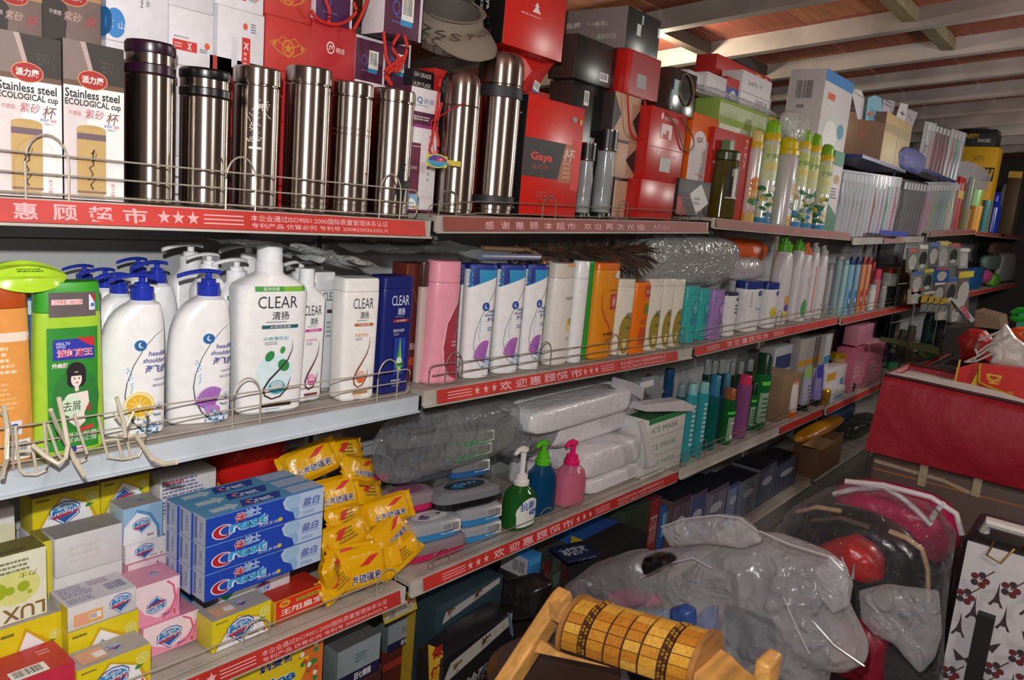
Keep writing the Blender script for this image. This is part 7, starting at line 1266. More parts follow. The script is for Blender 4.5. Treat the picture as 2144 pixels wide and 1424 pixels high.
# ================================================================ luggage and bags standing in the aisle
def puff(name, label, cat, px, X, front, back, m, group=None, seed=1, fold=.05, rings=11, n=64, sub=1, sk='bag_skin', parent=None):
    """closed soft body whose outline lies in the plane X (px = outline points), bulging towards the aisle (front) and away (back)"""
    P = [atx(a_, c_, X) for a_, c_ in px]; c = sum(P, Vector()) / len(P); L = [0]
    for i in range(len(P)): L.append(L[-1] + (P[(i + 1) % len(P)] - P[i]).length)
    Q = []
    for k in range(n):
        s = L[-1] * k / n; i = max(j for j in range(len(P)) if L[j] <= s + 1e-9); Q.append(P[i].lerp(P[(i + 1) % len(P)], (s - L[i]) / max(1e-9, L[i + 1] - L[i])) - c)
    if parent is None: o = thing(name, label, cat, c, 0, group)
    else: o = parent
    off = c - o.location; r_ = random.Random(seed); b = MB(); vs = []; fs = []; lv = [0]
    from mathutils import noise as NZ
    seq = [(1 - k / rings, -1) for k in range(rings)][::-1] + [(1 - k / rings, 1) for k in range(1, rings)]
    sd0 = Vector((seed * 3.7, seed * 1.3, 0)); ext = max(q.length for q in Q)
    for s, sd in seq:
        bb = (front if sd < 0 else back) * math.sqrt(max(0, 1 - s ** 3))
        for q in Q:
            p = Vector((0, q.y * s, q.z * s)); k1 = NZ.noise(p * (2.2 / ext) + sd0); k2 = 1 - abs(NZ.noise(Vector((p.y * 3 + p.z, p.z * 1.6 - p.y, seed)) * (1.7 / ext))) * 2; k3 = 1.6 - abs(NZ.noise(p * (6 / ext) + sd0)) * 2.4 - abs(NZ.noise(p * (13 / ext) + sd0)) * 1.2
            vs.append(off + p + Vector((sd * (bb * (1 + fold * 5 * k1) + ext * fold * (.9 * k2 + .35 * k3 - .6) * (1 - s ** 2)), 0, 0)))
    for j in range(len(seq) - 1): fs += [(j * n + i, (j + 1) * n + i, (j + 1) * n + (i + 1) % n, j * n + (i + 1) % n) for i in range(n)]
    m0 = sum(vs[:n], Vector()) / n; m1 = sum(vs[-n:], Vector()) / n; vs += [m0, m1]; a_ = len(vs) - 2; e0 = (len(seq) - 1) * n
    fs += [(i, (i + 1) % n, a_) for i in range(n)] + [(e0 + (i + 1) % n, e0 + i, a_ + 1) for i in range(n)]
    b.add(vs, fs, m, True); ob = b.build(sk, o)
    if sub: s_ = ob.modifiers.new('s', 'SUBSURF'); s_.levels = 1; s_.render_levels = 1
    return o
def hexa(name, c8, m, parent, faces=None, bevel=.01):
    b = MB(); fl = [(0, 2, 3, 1), (4, 5, 7, 6), (0, 1, 5, 4), (2, 6, 7, 3), (0, 4, 6, 2), (1, 3, 7, 5)]
    for i, f in enumerate(fl): b.add(c8, [f], (faces or {}).get(i, m))
    return b.build(name, parent, bevel=bevel)
def crate(X, Yl, Yr, z0, z1, dx):    # local box corners about its base centre
    return [(x, y, z) for z in (0, z1 - z0) for y in (-(Yl - Yr) / 2, (Yl - Yr) / 2) for x in (0, dx)]
# brown suitcase lying in the aisle
XB = 2.8; pl = atx(1812, 1000, XB); zt_ = atx(1818, 945, XB).z; Yr = -1.5; Yl = pl.y
o = thing('brown_suitcase', 'large brown suitcase with two beige straps under the red bag', 'suitcase', (XB, (Yl + Yr) / 2, 0.001))
hexa('case_shell', crate(XB, Yl, Yr, 0, zt_, .42), M('#5a4840', r=.6, b=.2, s=30), o, {1: M('#4a3a32', r=.6)}, .025)
f = Face(Yl - Yr, zt_, lambda a_, c_, e: (-e - .0006, (Yl - Yr) / 2 - a_, c_)); f.line([(.02, .93), (.98, .93)], .006, M('#9a6a3c')); f.line([(.02, .965), (.25, .955), (.35, .93)], .012, M('#a8957c'), ); f.build('piping', o)
for px, py0, py1 in ((1938, 967, 1020), (2050, 998, 1042)):
    t_, u_ = atx(px, py0, XB), atx(px, py1, XB); b = MB(); yy = t_.y - (Yl + Yr) / 2; b.box(-.006, -.0005, yy - .012, yy + .012, u_.z, zt_ + .004, M('#b0a184', r=.7, kind='weave', s=300)); b.box(-.006, .2, yy - .012, yy + .012, zt_ + .0005, zt_ + .004, M('#b0a184', r=.7)); b.build('strap', o)
# red insulated bag
z0r = zt_ + .008; pa, pb = atx(1855, 782, XB), atx(1833, 900, XB); zr = pa.z
o = thing('red_cooler_bag', 'big red fabric bag with zipped open top and white lining on the brown suitcase', 'bag', (XB, (Yl + Yr) / 2 + .0, z0r)); hh = zr - z0r; yl = Yl - (Yl + Yr) / 2 - .01; yr = Yr - (Yl + Yr) / 2
rm = M('#a51c2c', r=.6, kind='weave', s=220); b = MB(); vs = []; fs = []; n = 18; m_ = 8; r_ = random.Random(9)
for j in range(m_ + 1):
    v = j / m_
    for i in range(n * 2):
        if i < n: u = i / (n - 1); x = -.02 - .03 * math.sin(u * PI) * math.sin(v * PI) + r_.uniform(-.003, .003); y = yl + (yr - yl) * u + (.02 * (1 - v) if i == 0 else 0)
        else: u = 1 - (i - n) / (n - 1); x = .33 + .02 * math.sin(v * PI); y = yl + (yr - yl) * u
        sag = -.035 * math.sin(u * PI) * 0 - .0 ; vs.append((x, y, hh * v * (1 - .1 * u * v) + (.012 * math.sin(u * 7) * v * (1 - v))))
N2 = n * 2
for j in range(m_): fs += [(j * N2 + i, (j + 1) * N2 + i, (j + 1) * N2 + (i + 1) % N2, j * N2 + (i + 1) % N2) for i in range(N2)]
fs.append(tuple(range(N2))); b.add(vs, fs, rm, True); ob = b.build('bag_body', o); s_ = ob.modifiers.new('s', 'SOLIDIFY'); s_.thickness = .006; s_.offset = 0
T = [Vector(v) for v in vs[m_ * N2:]]
b = MB(); tv = [v * 1 for v in T]; b.add([(v.x * .96 + .004, v.y * .985, v.z - .022) for v in T] , [tuple(range(N2))], M('#c8c8c4', r=.5)); b.build('lining', o)
b = MB(); b.tube(T[:n], .006, M('#3a1418', r=.5), 8); b.tube(T[n:], .006, M('#3a1418', r=.5), 8); b.build('zip_edge', o)
b = MB(); q = [(T[3].x, T[3].y, T[3].z)]; vs = [(T[i].x - .002, T[i].y, T[i].z + .004) for i in range(0, 9)] + [(T[i].x + .12 * math.sin(PI * (i) / 8), T[i].y - .01, T[i].z + .008) for i in range(8, -1, -1)]; b.add(vs, [tuple(range(len(vs)))], M('#d8d8d6', r=.4)); b.build('folded_lid', o)
# red shopping bag with gold emblem, white carrier bag
def pxpoly(name, label, cat, px, X, m, th=.02, draw=None, group=None):
    P = [atx(a_, c_, X) for a_, c_ in px]; c = P[0].copy(); o = thing(name, label, cat, c, 0, group); q = [(0, p.y - c.y, p.z - c.z) for p in P]; n = len(q); fs = tessellate_polygon([[Vector((-p[1], p[2], 0)) for p in q]]); b = MB()
    b.add(q + [(th, p[1], p[2]) for p in q], [f for f in fs] + [tuple(i + n for i in f[::-1]) for f in fs] + [(i, (i + 1) % n, n + (i + 1) % n, n + i) for i in range(n)], m); b.build('sheet', o)
    if draw:
        y1 = max(p[1] for p in q); y0 = min(p[1] for p in q); z0 = min(p[2] for p in q); z1 = max(p[2] for p in q); f = Face(y1 - y0, z1 - z0, lambda a_, c_, e: (-e, y1 - a_, z0 + c_)); draw(f); f.build('printing', o)
    return o
def emb(f): m = M('#d8b82c'); [f.line([(.5 + .11 * math.cos(a), .68 + .1 * math.sin(a)), (.5 + .11 * math.cos(a + 2.1), .68 + .1 * math.sin(a + 2.1))], .005, m) for a in (.5, 2.6, 4.7)]; f.line([(.42, .62), (.58, .62), (.6, .74), (.44, .74), (.42, .62)], .005, m); f.line([(.45, .56), (.58, .56)], .005, m); f.line([(.01, .2), (.03, .95)], .006, m); f.text('喜', .75, .4, .1, .1, m)
pxpoly('red_shopping_bag', 'bright red shopping bag with gold emblem and yellow handles at the right edge', 'bag', [(2002, 806), (2002, 772), (2040, 762), (2150, 772), (2150, 870), (2100, 842)], 3.02, M('#cf1c14', r=.45), .04, emb)
for pts in ([(2040, 806), (2044, 785), (2052, 762), (2050, 800), (2075, 812), (2110, 825), (2150, 842)],):
    P = [atx(a_, c_, 3.0) for a_, c_ in pts]; o = thing('bag_handle_cord', 'yellow ribbon draped over the red shopping bag and cooler rim', 'ribbon', P[0]); b = MB(); b.tube([p - P[0] for p in P], .010, M('#d8c040', r=.4), 8, flat=.35); b.build('ribbon', o)
wm = M('#d2d2cc', r=.35, b=.4, s=20); WX = 3.2
o = puff('white_carrier_bag', 'white plastic carrier bag with cut out handles at the right edge', 'bag', [(2062, 735), (2080, 705), (2104, 674), (2112, 682), (2128, 706), (2150, 722), (2150, 775), (2100, 768), (2070, 762), (2078, 745)], WX, .03, .05, wm, seed=12)
for pts in (((2104, 690), (2080, 700), (2050, 712), (2042, 730), (2048, 745), (2040, 755)), ((2090, 722), (2070, 730), (2050, 745), (2020, 758), (2045, 756), (2075, 742), (2085, 738)), ((2118, 700), (2098, 712), (2070, 722), (2048, 738))):
    b = MB(); b.tube([atx(a_, c_, WX - .035) - o.location for a_, c_ in pts], .011, wm, 8, flat=.4); b.build('bag_strap', o)
# patterned suitcase
XP = 2.1; pa = atx(2017, 1118, XP); ph = pa.z; yl_ = atx(2017, 1118, XP).y; yr_ = -1.42; cyp = (yl_ + yr_) / 2
o = thing('patterned_suitcase', 'white upright suitcase printed with little towers and flowers, black edges', 'suitcase', (XP, cyp, 0.03)); H_ = ph - .03; W_ = yl_ - yr_
hexa('case_shell', crate(XP, yl_, yr_, 0, H_, .24), M('#141214', r=.5), o, None, .02)
f = Face(W_, H_, lambda a_, c_, e: (-.004 - e, W_ / 2 - a_, c_)); b = f.mb; b.box(-.004, 0, -W_ / 2 + .03, W_ / 2 - .012, .02, H_ - .012, M('#cfccd0', r=.5))
r_ = random.Random(6); dk = M('#3a3234'); rd = M('#6a2830')
def tower(u, v, s): a = f.W / f.H * s; q = lambda x, y: (u + x * s, v + y * a); f.poly([q(0, 3), q(.12, 1.6), q(.3, .8), q(.75, 0), q(.45, 0), q(.25, .45), q(-.25, .45), q(-.45, 0), q(-.75, 0), q(-.3, .8), q(-.12, 1.6)], dk)
def bloom(u, v, s): a = f.W / f.H * s; [f.ell(u + s * .5 * math.cos(k * 1.3), v + a * .5 * math.sin(k * 1.3), s * .33, a * .3, (rd, dk)[k % 2], n=7) for k in range(5)]; f.line([(u, v), (u + s, v + a * 1.2)], .002, dk)
def fly(u, v, s): a = f.W / f.H * s; f.poly([(u - s, v + a * .6), (u, v), (u + s, v + a * .7), (u + s * .5, v - a * .5), (u, v - a * .1), (u - s * .6, v - a * .5)], dk)
for row in range(14):
    for c_ in range(7):
        u = .07 + c_ * .14 + (.05 if row % 2 else 0); v = .03 + row * .066; k = (row * 3 + c_ * 2) % 5
        if u < .93: (tower if k in (0, 3) else bloom if k in (1, 4) else fly)(u, v, .046 if k in (0, 3) else .058)
f.build('print_panel', o)
b = MB(); yy = atx(2075, 1250, XP).y - cyp; b.box(-.03, -.0062, yy - .018, yy + .018, H_ - .62, H_ - .17, M('#1a181a', r=.6)); b.build('side_grip', o)
b = MB(); yy = atx(2110, 1110, XP).y - cyp; b.tube([(.06, yy + .05, H_ - .01), (.05, yy + .045, H_ + .03), (.05, yy - .045, H_ + .03), (.06, yy - .05, H_ - .01)], .014, M('#c8c4c0', r=.4), 10); b.build('top_handle', o)
b = MB(); b.tube([(.0, yy + .02, H_ + .005), (-.012, yy + .03, H_ - .03), (-.012, yy - .0, H_ - .04), (.0, yy - .02, H_ + .0)], .003, M('#c8a860', r=.2, m=1), 8); b.build('padlock_ring', o)
b = MB()
for yy in (-W_ / 2 + .05, W_ / 2 - .05):
    for xx in (.04, .2): b.lathe([(.001, -.028), (.018, -.028), (.018, .0), (.001, .0)], M('#141414'), 14, X=Matrix.Translation((xx, yy, 0)))
b.build('castors', o)
g = atx(2045, 1120, 2.12); b = MB(); pts = [(2030, 1135), (2050, 1100), (2078, 1088), (2092, 1098), (2060, 1128)]; P = [atx(a_, c_, 2.16) for a_, c_ in pts]; o2 = thing('luggage_tag', 'dark grey cardboard tag on top of the patterned suitcase', 'tag', P[0]); n = len(P); q = [p - P[0] for p in P]
b.add(q + [p + Vector((.004, 0, 0)) for p in q], [tuple(range(n)), tuple(range(2 * n - 1, n - 1, -1))] + [(i, (i + 1) % n, n + (i + 1) % n, n + i) for i in range(n)], M('#34363a')); b.build('tag_card', o2)
# wrapped bags between shelf and suitcases
pk = puff('pink_bag', 'shiny pink bag with white piping wrapped in film below the brown suitcase', 'bag', [(1742, 1024), (1762, 1008), (1800, 1004), (1870, 1016), (1950, 1040), (1998, 1066), (2014, 1100), (2012, 1150), (1980, 1180), (1900, 1160), (1800, 1100), (1750, 1060)], 2.45, .10, .12, M('#b81e58', r=.35, b=.3, s=60), seed=21, fold=.02)
for pts in (((1745, 1035), (1790, 1024), (1850, 1020), (1885, 1040), (1920, 1070), (1950, 1100)), ((1770, 1008), (1850, 1016), (1950, 1042), (2002, 1076), (2014, 1120)), ((1950, 1088), (1962, 1068), (1978, 1054))):
    b = MB(); b.tube([atx(a_, c_, 2.35) - pk.location for a_, c_ in pts], .008, M('#d8d0d4', r=.4), 8); b.build('piping', pk)
bb = puff('dark_backpack', 'dark wrapped backpack with tan trim in the middle of the bag pile', 'bag', [(1640, 1100), (1680, 1060), (1740, 1048), (1830, 1070), (1900, 1110), (1942, 1160), (1955, 1230), (1962, 1330), (1960, 1424), (1940, 1500), (1700, 1500), (1640, 1300)], 2.2, .07, .13, M('#17120f', r=.22, b=.9, s=18), seed=22, fold=.03)
for pts, m in (((( 1668, 1072), (1710, 1062), (1760, 1070)), '#b89a78'), (((1862, 1112), (1900, 1128), (1930, 1150), (1942, 1190), (1944, 1260)), '#b89a78'), (((1700, 1090), (1760, 1085), (1820, 1105)), '#5a4a42')):
    b = MB(); b.tube([atx(a_, c_, 2.12) - bb.location for a_, c_ in pts], .012, M(m, r=.5), 8, flat=.5); b.build('trim', bb)
P3 = [atx(a_, c_, 2.02) for a_, c_ in ((1762, 1166), (1776, 1200), (1790, 1178), (1784, 1212))]
rb = puff('red_pouch', 'glossy red bag with white zigzag mark under clear film', 'bag', [(1690, 1152), (1740, 1130), (1788, 1117), (1830, 1145), (1852, 1172), (1852, 1215), (1830, 1222), (1795, 1215), (1780, 1190), (1735, 1160)], 2.09, .05, .07, M('#c01c18', r=.3, b=.3, s=40), seed=23, fold=.02)
b = MB(); b.tube([p - rb.location for p in P3], .005, M('#d8d4d8', r=.2), 6, flat=.4); b.build('zigzag_mark', rb)
puff('maroon_bag', 'dark pink bag low behind the frosted bags', 'bag', [(1760, 1290), (1830, 1300), (1860, 1340), (1850, 1424), (1840, 1500), (1740, 1500), (1740, 1400)], 1.98, .04, .08, M('#8a1830', r=.4, b=.3, s=30), seed=24, fold=.02)
CF = M('#7c7c80', r=.1, kind='film', a=.07, s=22, b=1.0)
puff('film_wrap', 'clear crinkled film wrapped round the pink and dark bags', 'film', [(1600, 1130), (1650, 1060), (1740, 1010), (1850, 1015), (1960, 1050), (2012, 1110), (2000, 1180), (1995, 1215), (1985, 1300), (1980, 1440), (1650, 1440), (1620, 1250)], 2.02, .05, .02, CF, seed=25, fold=.06)
FR = M('#bcbcc0', r=.2, kind='film', a=.34, s=24, b=1.0)
puff('frosted_bag', 'frosted plastic bag hanging down beside the patterned suitcase', 'bag', [(1795, 1235), (1850, 1222), (1900, 1228), (1968, 1236), (1975, 1330), (1960, 1380), (1930, 1414), (1900, 1380), (1872, 1345), (1830, 1330), (1800, 1295)], 1.86, .03, .05, FR, seed=26, fold=.05)
fb = puff('frosted_bag', 'large frosted plastic bag heap behind the bamboo roller', 'bag', [(1300, 1190), (1330, 1160), (1380, 1150), (1440, 1140), (1500, 1128), (1560, 1122), (1600, 1124), (1650, 1138), (1730, 1164), (1760, 1195), (1778, 1235), (1768, 1265), (1790, 1320), (1822, 1392), (1780, 1412), (1730, 1400), (1728, 1470), (1400, 1470), (1320, 1330)], 1.62, .06, .16, FR, seed=27, fold=.07, n=96, rings=16)
for pts in ([(1380, 1110), (1386, 1100), (1430, 1086), (1500, 1078), (1548, 1084), (1580, 1106), (1600, 1136), (1560, 1150), (1480, 1138), (1400, 1146)], [(1735, 1163), (1765, 1188), (1782, 1235), (1776, 1272), (1745, 1288), (1715, 1250), (1700, 1190)]):
    puff('x', None, None, pts, 1.55, .012, .05, FR, seed=len(pts), fold=.05, parent=fb, sk='bag_flap')
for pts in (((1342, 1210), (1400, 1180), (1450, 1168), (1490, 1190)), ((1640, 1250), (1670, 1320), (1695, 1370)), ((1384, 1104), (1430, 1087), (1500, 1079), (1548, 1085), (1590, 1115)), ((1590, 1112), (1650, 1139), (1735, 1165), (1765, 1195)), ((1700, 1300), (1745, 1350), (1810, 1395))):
    b = MB(); b.tube([atx(a_, c_, 1.535) - fb.location for a_, c_ in pts], .0018, M('#d0d0d4', r=.15, kind='tint', a=.5), 6); b.build('crease_glint', fb)  # thin pale tubes stand in for highlights along the bag's folds
# things seen through the frosted bag
for nm, lb, ct, px, X, fr, bk, c_ in (('blue_pack', 'bright blue pack seen through the frosted bag', 'pack', [(1458, 1290), (1478, 1268), (1500, 1266), (1506, 1340), (1480, 1345), (1462, 1320)], 1.60, .02, .03, '#1450a8'), ('blue_cloth', 'navy cloth roll behind the bamboo roller', 'cloth', [(1402, 1272), (1432, 1264), (1455, 1275), (1458, 1310), (1420, 1312), (1404, 1300)], 1.54, .02, .03, '#2a4a88'), ('sky_blue_box', 'light blue plastic edge just above the bamboo roller', 'box', [(1318, 1280), (1400, 1276), (1402, 1302), (1360, 1306), (1322, 1296)], 1.62, .015, .03, '#6a9cc8'), ('navy_bag', 'navy bag inside the frosted plastic, right of the blue pack', 'bag', [(1512, 1265), (1550, 1270), (1625, 1300), (1630, 1350), (1560, 1400), (1520, 1360)], 1.64, .02, .03, '#26334a'), ('pink_pouch', 'faded pink pouch under grey film left of the blue pack', 'pouch', [(1265, 1240), (1330, 1230), (1385, 1250), (1390, 1268), (1330, 1272), (1270, 1262)], 1.6, .02, .03, '#b84a74'), ('black_bottle', 'glossy black rounded bottle lying at the bag opening', 'bottle', [(1345, 1180), (1352, 1160), (1380, 1154), (1405, 1158), (1420, 1172), (1395, 1186), (1360, 1204), (1350, 1200)], 1.53, .03, .03, '#0c0a0a')):
    puff(nm, lb, ct, px, X, fr, bk, M(c_, r=.2 if 'black' in nm else .4, b=.2, s=30), seed=len(nm), fold=.02, n=32, rings=5)
puff('grey_film_bag', 'grey smoky film bag left of the black bottle', 'bag', [(1180, 1225), (1240, 1180), (1310, 1155), (1345, 1150), (1380, 1190), (1370, 1260), (1330, 1280), (1250, 1280), (1190, 1250)], 1.6, .05, .08, M('#8f8d92', r=.25, kind='film', a=.45, s=16, b=.7), seed=28, fold=.05)
puff('dark_bag', 'dark plastic bag in the gloom between gift pack and bamboo roller', 'bag', [(1050, 1215), (1110, 1200), (1150, 1225), (1130, 1290), (1080, 1300), (1052, 1270)], 1.68, .04, .06, M('#2a2626', r=.25, b=.6, s=30), seed=29, fold=.06)
# a dark crate that carries the bags
b = MB(); b.box(-.3, .35, -.33, .36, 0, .42, M('#2a2628', r=.7, kind='dirty', a=.6, s=6)); tag(b.build('floor_crate', None, loc=(2.0, -.62, 0)), 'dark crate on the floor under the wrapped bags', 'crate')
b = MB(); b.box(-.12, .12, -.19, .19, 0, .60, M('#2a2628', r=.7, kind='dirty', a=.6, s=6)); tag(b.build('floor_crate', None, loc=(2.5, -.77, 0)), 'tall dark crate on the floor under the pink bag', 'crate')
# ================================================================ bamboo roller seat in the foreground
Y1 = -.55; A = at(1205, 1312, Y1); XR = A.x; B_ = atx(1478, 1395, XR); E_ = atx(1604, 1425, XR)
rt = (at(1240, 1245, Y1) - at(1175, 1375, Y1)).length / 2 * .86
o = thing('bamboo_roller', 'bamboo tiled roller headrest on a pale wooden frame in the foreground', 'headrest', (XR, A.y, A.z - rt * .5))
OL = o.location; wd = M('#d09a52', r=.4, kind='wood', s=9); wd2 = M('#a8743c', r=.45, kind='wood', s=9)
Ln = A.y - B_.y; ax0 = Vector((0, 0, rt * .5)); dzr = (B_.z - A.z) / Ln
def cp(t_, a, r): return Vector((-math.cos(a) * r, -t_ * Ln, rt * .5 + math.sin(a) * r + dzr * t_ * Ln))
def cyl(t0, t1, r0, r1, a0, a1, m, b, n=20):
    vs = []
    for i in range(n + 1):
        a = a0 + (a1 - a0) * i / n; vs += [cp(t0, a, r0), cp(t1, a, r0), cp(t1, a, r1), cp(t0, a, r1)]
    fs = []
    for i in range(n): fs += [(4 * i + k, 4 * i + (k + 1) % 4, 4 * i + 4 + (k + 1) % 4, 4 * i + 4 + k) for k in range(4)]
    fs += [(0, 3, 2, 1), (4 * n, 4 * n + 1, 4 * n + 2, 4 * n + 3)]; b.add(vs, fs, m)
b = MB(); tl = [M(c_, r=.3, kind='wood', s=30) for c_ in ('#d8a038', '#c98a2c', '#dda845', '#c07c28')]; cols = [(.03, .16), (.23, .36), (.37, .49), (.50, .62), (.63, .76), (.83, .97)]; r_ = random.Random(3)
for (t0, t1) in cols:
    for k in range(12):
        a0 = -.35 + k * (PI + .7) / 12; a1 = a0 + (PI + .7) / 12 - .025; cyl(t0 + .004, t1 - .003, rt, rt * 1.06, a0, a1, tl[r_.randrange(4)], b, 3)
b.build('bamboo_tiles', o)
b = MB(); cyl(.0, 1, rt * .9, rt * .995, -.5, PI + .5, M('#3a1c10', r=.7), b, 30); b.build('backing_cloth', o)
for t_ in (.195, .795):
    b = MB(); cyl(t_ - .03, t_ + .03, rt * 1.0, rt * 1.035, -.35, PI + .35, M('#2a1410', r=.5), b, 30); bd = b.build('beaded_band', o); b = MB(); gm = M('#e0b848', r=.2, m=.8)
    for k in range(34):
        for s in (-1, 1): c = cp(t_ + s * .014, -.3 + k * (PI + .6) / 33 + s * .02, rt * 1.05); X = Matrix.Translation(c); b.loft([(-.0028, .0008, .0008), (-.0016, .0024, .0024), (.0, .003, .003), (.0016, .0024, .0024), (.0028, .0008, .0008)], gm if (k + (s > 0)) % 3 else M('#5a2a18', r=.3), 6, X=X)
    b.build('gold_beads', bd)['kind'] = 'stuff'
for t0, t1 in ((-.01, .022), (.975, 1.01)): b = MB(); cyl(t0, t1, rt * .2, rt * 1.13, -.4, PI + .4, wd2, b, 30); b.build('end_arch', o)
# frame: crossbar, rails, right post
T0, T1 = at(1172, 1232, Y1 + .07) - OL, at(1020, 1465, Y1 + .07) - OL; dr_ = (T1 - T0)
b = MB(); n = 12; nrm = Vector((0, -1, 0)); sdv = dr_.normalized().cross(Vector((0, 1, 0))).normalized(); w_ = .019; vs = []
ring = lambda c, s: [c + sdv * (w_ * s) + Vector((0, .0, 0)), c + sdv * (w_ * s) + Vector((0, -.028, 0)), c - sdv * (w_ * s) + Vector((0, -.028, 0)), c - sdv * (w_ * s)]
for i in range(n + 1): t_ = i / n; s = 1 if t_ > .1 else .55 + 4.5 * t_; vs += ring(T0 + dr_ * t_, s * (1 if t_ < .9 else 1))
fs = [(4 * i + k, 4 * i + (k + 1) % 4, 4 * i + 4 + (k + 1) % 4, 4 * i + 4 + k) for i in range(n) for k in range(4)] + [(0, 3, 2, 1), (4 * n, 4 * n + 1, 4 * n + 2, 4 * n + 3)]; b.add(vs, fs, wd); b.build('cross_bar', o, bevel=.004)
for (p0, p1, q0, q1) in (((1150, 1258), (1215, 1262), (1140, 1290), (1180, 1310)), ((1120, 1330), (1170, 1365), (1100, 1362), (1290, 1400))):
    b = MB(); P = [at(*p0, Y1 + .06) - OL, at(*p1, Y1 - .0) - OL, at(*q0, Y1 + .06) - OL, at(*q1, Y1 - (.0 if q1[0] < 1200 else .1)) - OL]; P = [P[0], P[1], P[3], P[2]]; dn = Vector((.02, 0, -.012)); b.add(P + [p + dn for p in P], [(0, 3, 2, 1), (4, 5, 6, 7), (0, 1, 5, 4), (1, 2, 6, 5), (2, 3, 7, 6), (3, 0, 4, 7)], wd); b.build('rail', o)
b = MB(); vs = []
for t_, zz_, hw in ((1.0, .2, .95), (1.1, .12, .8), (1.2, -.02, .55), (1.34, -.18, .4), (1.55, -.3, .4)):
    c = cp(t_, PI / 2, 0); vs += [c + Vector((-rt * hw, 0, rt * zz_)), c + Vector((rt * hw, 0, rt * zz_)), c + Vector((rt * hw, 0, rt * zz_ - .016)), c + Vector((-rt * hw, 0, rt * zz_ - .016))]
fs = [(4 * i + k, 4 * i + (k + 1) % 4, 4 * i + 4 + (k + 1) % 4, 4 * i + 4 + k) for i in range(4) for k in range(4)] + [(0, 3, 2, 1), (16, 17, 18, 19)]; b.add(vs, fs, wd); b.build('neck_board', o)
C_ = atx(1607, 1400, XR) - OL; b = MB(); b.box(-.026, .026, -.012, .012, -.12, .02, wd, X=Matrix.Translation(C_)); b.build('end_post', o, bevel=.006)
b = MB(); x_, cy_, z_ = XR + .01, OL.y - .02, OL.z - rt * 1.1; b.lathe([(.10, -.06), (.125, -.05), (.128, -.02), (.11, -.004), (.001, 0)], M('#33201a', r=.35), 40); so = thing('dark_stool', 'dark brown round seated stool under the bamboo roller', 'stool', (x_, cy_ + .05, z_ - .01)); b.build('seat', so)
for k in range(4): a = PI / 4 + k * PI / 2; b = MB(); b.tube([(.08 * math.cos(a), .08 * math.sin(a), -.06), (.11 * math.cos(a), .11 * math.sin(a), -z_ + .01)], .012, M('#33201a', r=.4), 10); b.build('leg', so)
# ================================================================ far right: hanging packs, toys and baskets
r_ = random.Random(15)
b = MB(); pa = at(1900, 506, -.07); pb = at(2032, 520, -.07)
o = thing('wire_stand', 'wire hanging frame full of blister packs beyond the brown carton', 'stand', (pa.x, -.07, 0.001)); st = M('#8a8a84', r=.4, m=.5); X0 = 0; X1 = pb.x - pa.x
for xx in (0, X1): b.tube([(xx, .012, 0), (xx, .012, pa.z)], .0022, M('#3a3a38', r=.6), 8)
b.build('post', o)
for zz in (pa.z - .02, pa.z - .26, pa.z - .5): b = MB(); b.tube([(0, .012, zz), (X1, .012, zz)], .003, st, 8); b.build('rail', o)
BP = [(1902, 520, 20, 50, '#8f9a94'), (1924, 512, 20, 56, '#a8b0a8'), (1946, 508, 20, 50, '#7f8a84'), (1966, 505, 20, 58, '#b4bcb8'), (1988, 510, 20, 46, '#9aa4a0'), (2010, 520, 18, 42, '#c4c6c8'), (1910, 566, 22, 50, '#9aa0a4'), (1934, 562, 20, 48, '#8a9a8c'), (1958, 560, 30, 30, '#3a78c0'), (1956, 588, 22, 50, '#7c7474'), (1982, 580, 22, 56, '#b0a8a4'), (2006, 566, 24, 84, '#8a807e'), (1905, 606, 24, 30, '#c8c4b4'), (1932, 612, 26, 22, '#a8a890'), (1962, 640, 22, 30, '#b4bcb0'), (1990, 634, 24, 40, '#a49c98')]
cn = ('grey green', 'silver', 'sage', 'bright silver', 'pale', 'white', 'cool grey', 'mossy', 'blue fronted', 'dark grey', 'beige', 'tall striped', 'cream', 'khaki', 'mint', 'taupe')
for i, (x_, y_, w_, h_, c_) in enumerate(BP):
    y0 = -.082 - .006 * (i % 3)
    card('blister_pack', '%s blister pack hanging in the %s row of the wire stand' % (cn[i], ('top', 'middle', 'bottom')[0 if i < 6 else 1 if i < 12 else 2]), 'pack', [(x_, y_), (x_ + w_, y_ - 1), (x_ + w_ - 2, y_ + h_), (x_ - 2, y_ + h_ + 1)], y0, M(c_, r=.12, b=.6, s=60), lambda f, i=i: (f.ell(.5, .45, .3, .28, M(('#d8dcd8', '#4a504c', '#e4e6e2')[i % 3], r=.1)), f.rect(.1, .82, .9, .96, M(('#c8403c', '#e0e0d8', '#3a6ac0', '#d8c83a')[i % 4])), f.ell(.5, .2, .2, .08, M('#f0f0ec', r=.1))), th=.012, )
for i in range(4): card('comb_card', 'yellow topped comb card hanging low on the stand, %s' % ('first beside the red strip end', 'second from the left', 'third from the left', 'last on the right')[i], 'card', [(1930 + i * 13, 620 + i * 2), (1944 + i * 13, 621 + i * 2), (1940 + i * 13, 652), (1930 + i * 12, 650)], -.10, M('#3a4038'), lambda f: (f.rect(0, .6, 1, 1, M('#c8a81c')), f.bars(.1, .05, .9, .5, M('#b8bcb8'), 5)), th=.008)
card('slanted_card', 'white and pink long card slanting down right from the stand', 'card', [(1992, 628), (2006, 626), (2042, 670), (2034, 676)], -.10, M('#c4d0cc'), lambda f: f.poly([(.3, .7), (.45, .75), (.8, .2), (.7, .15)], M('#c86a84')), th=.004)
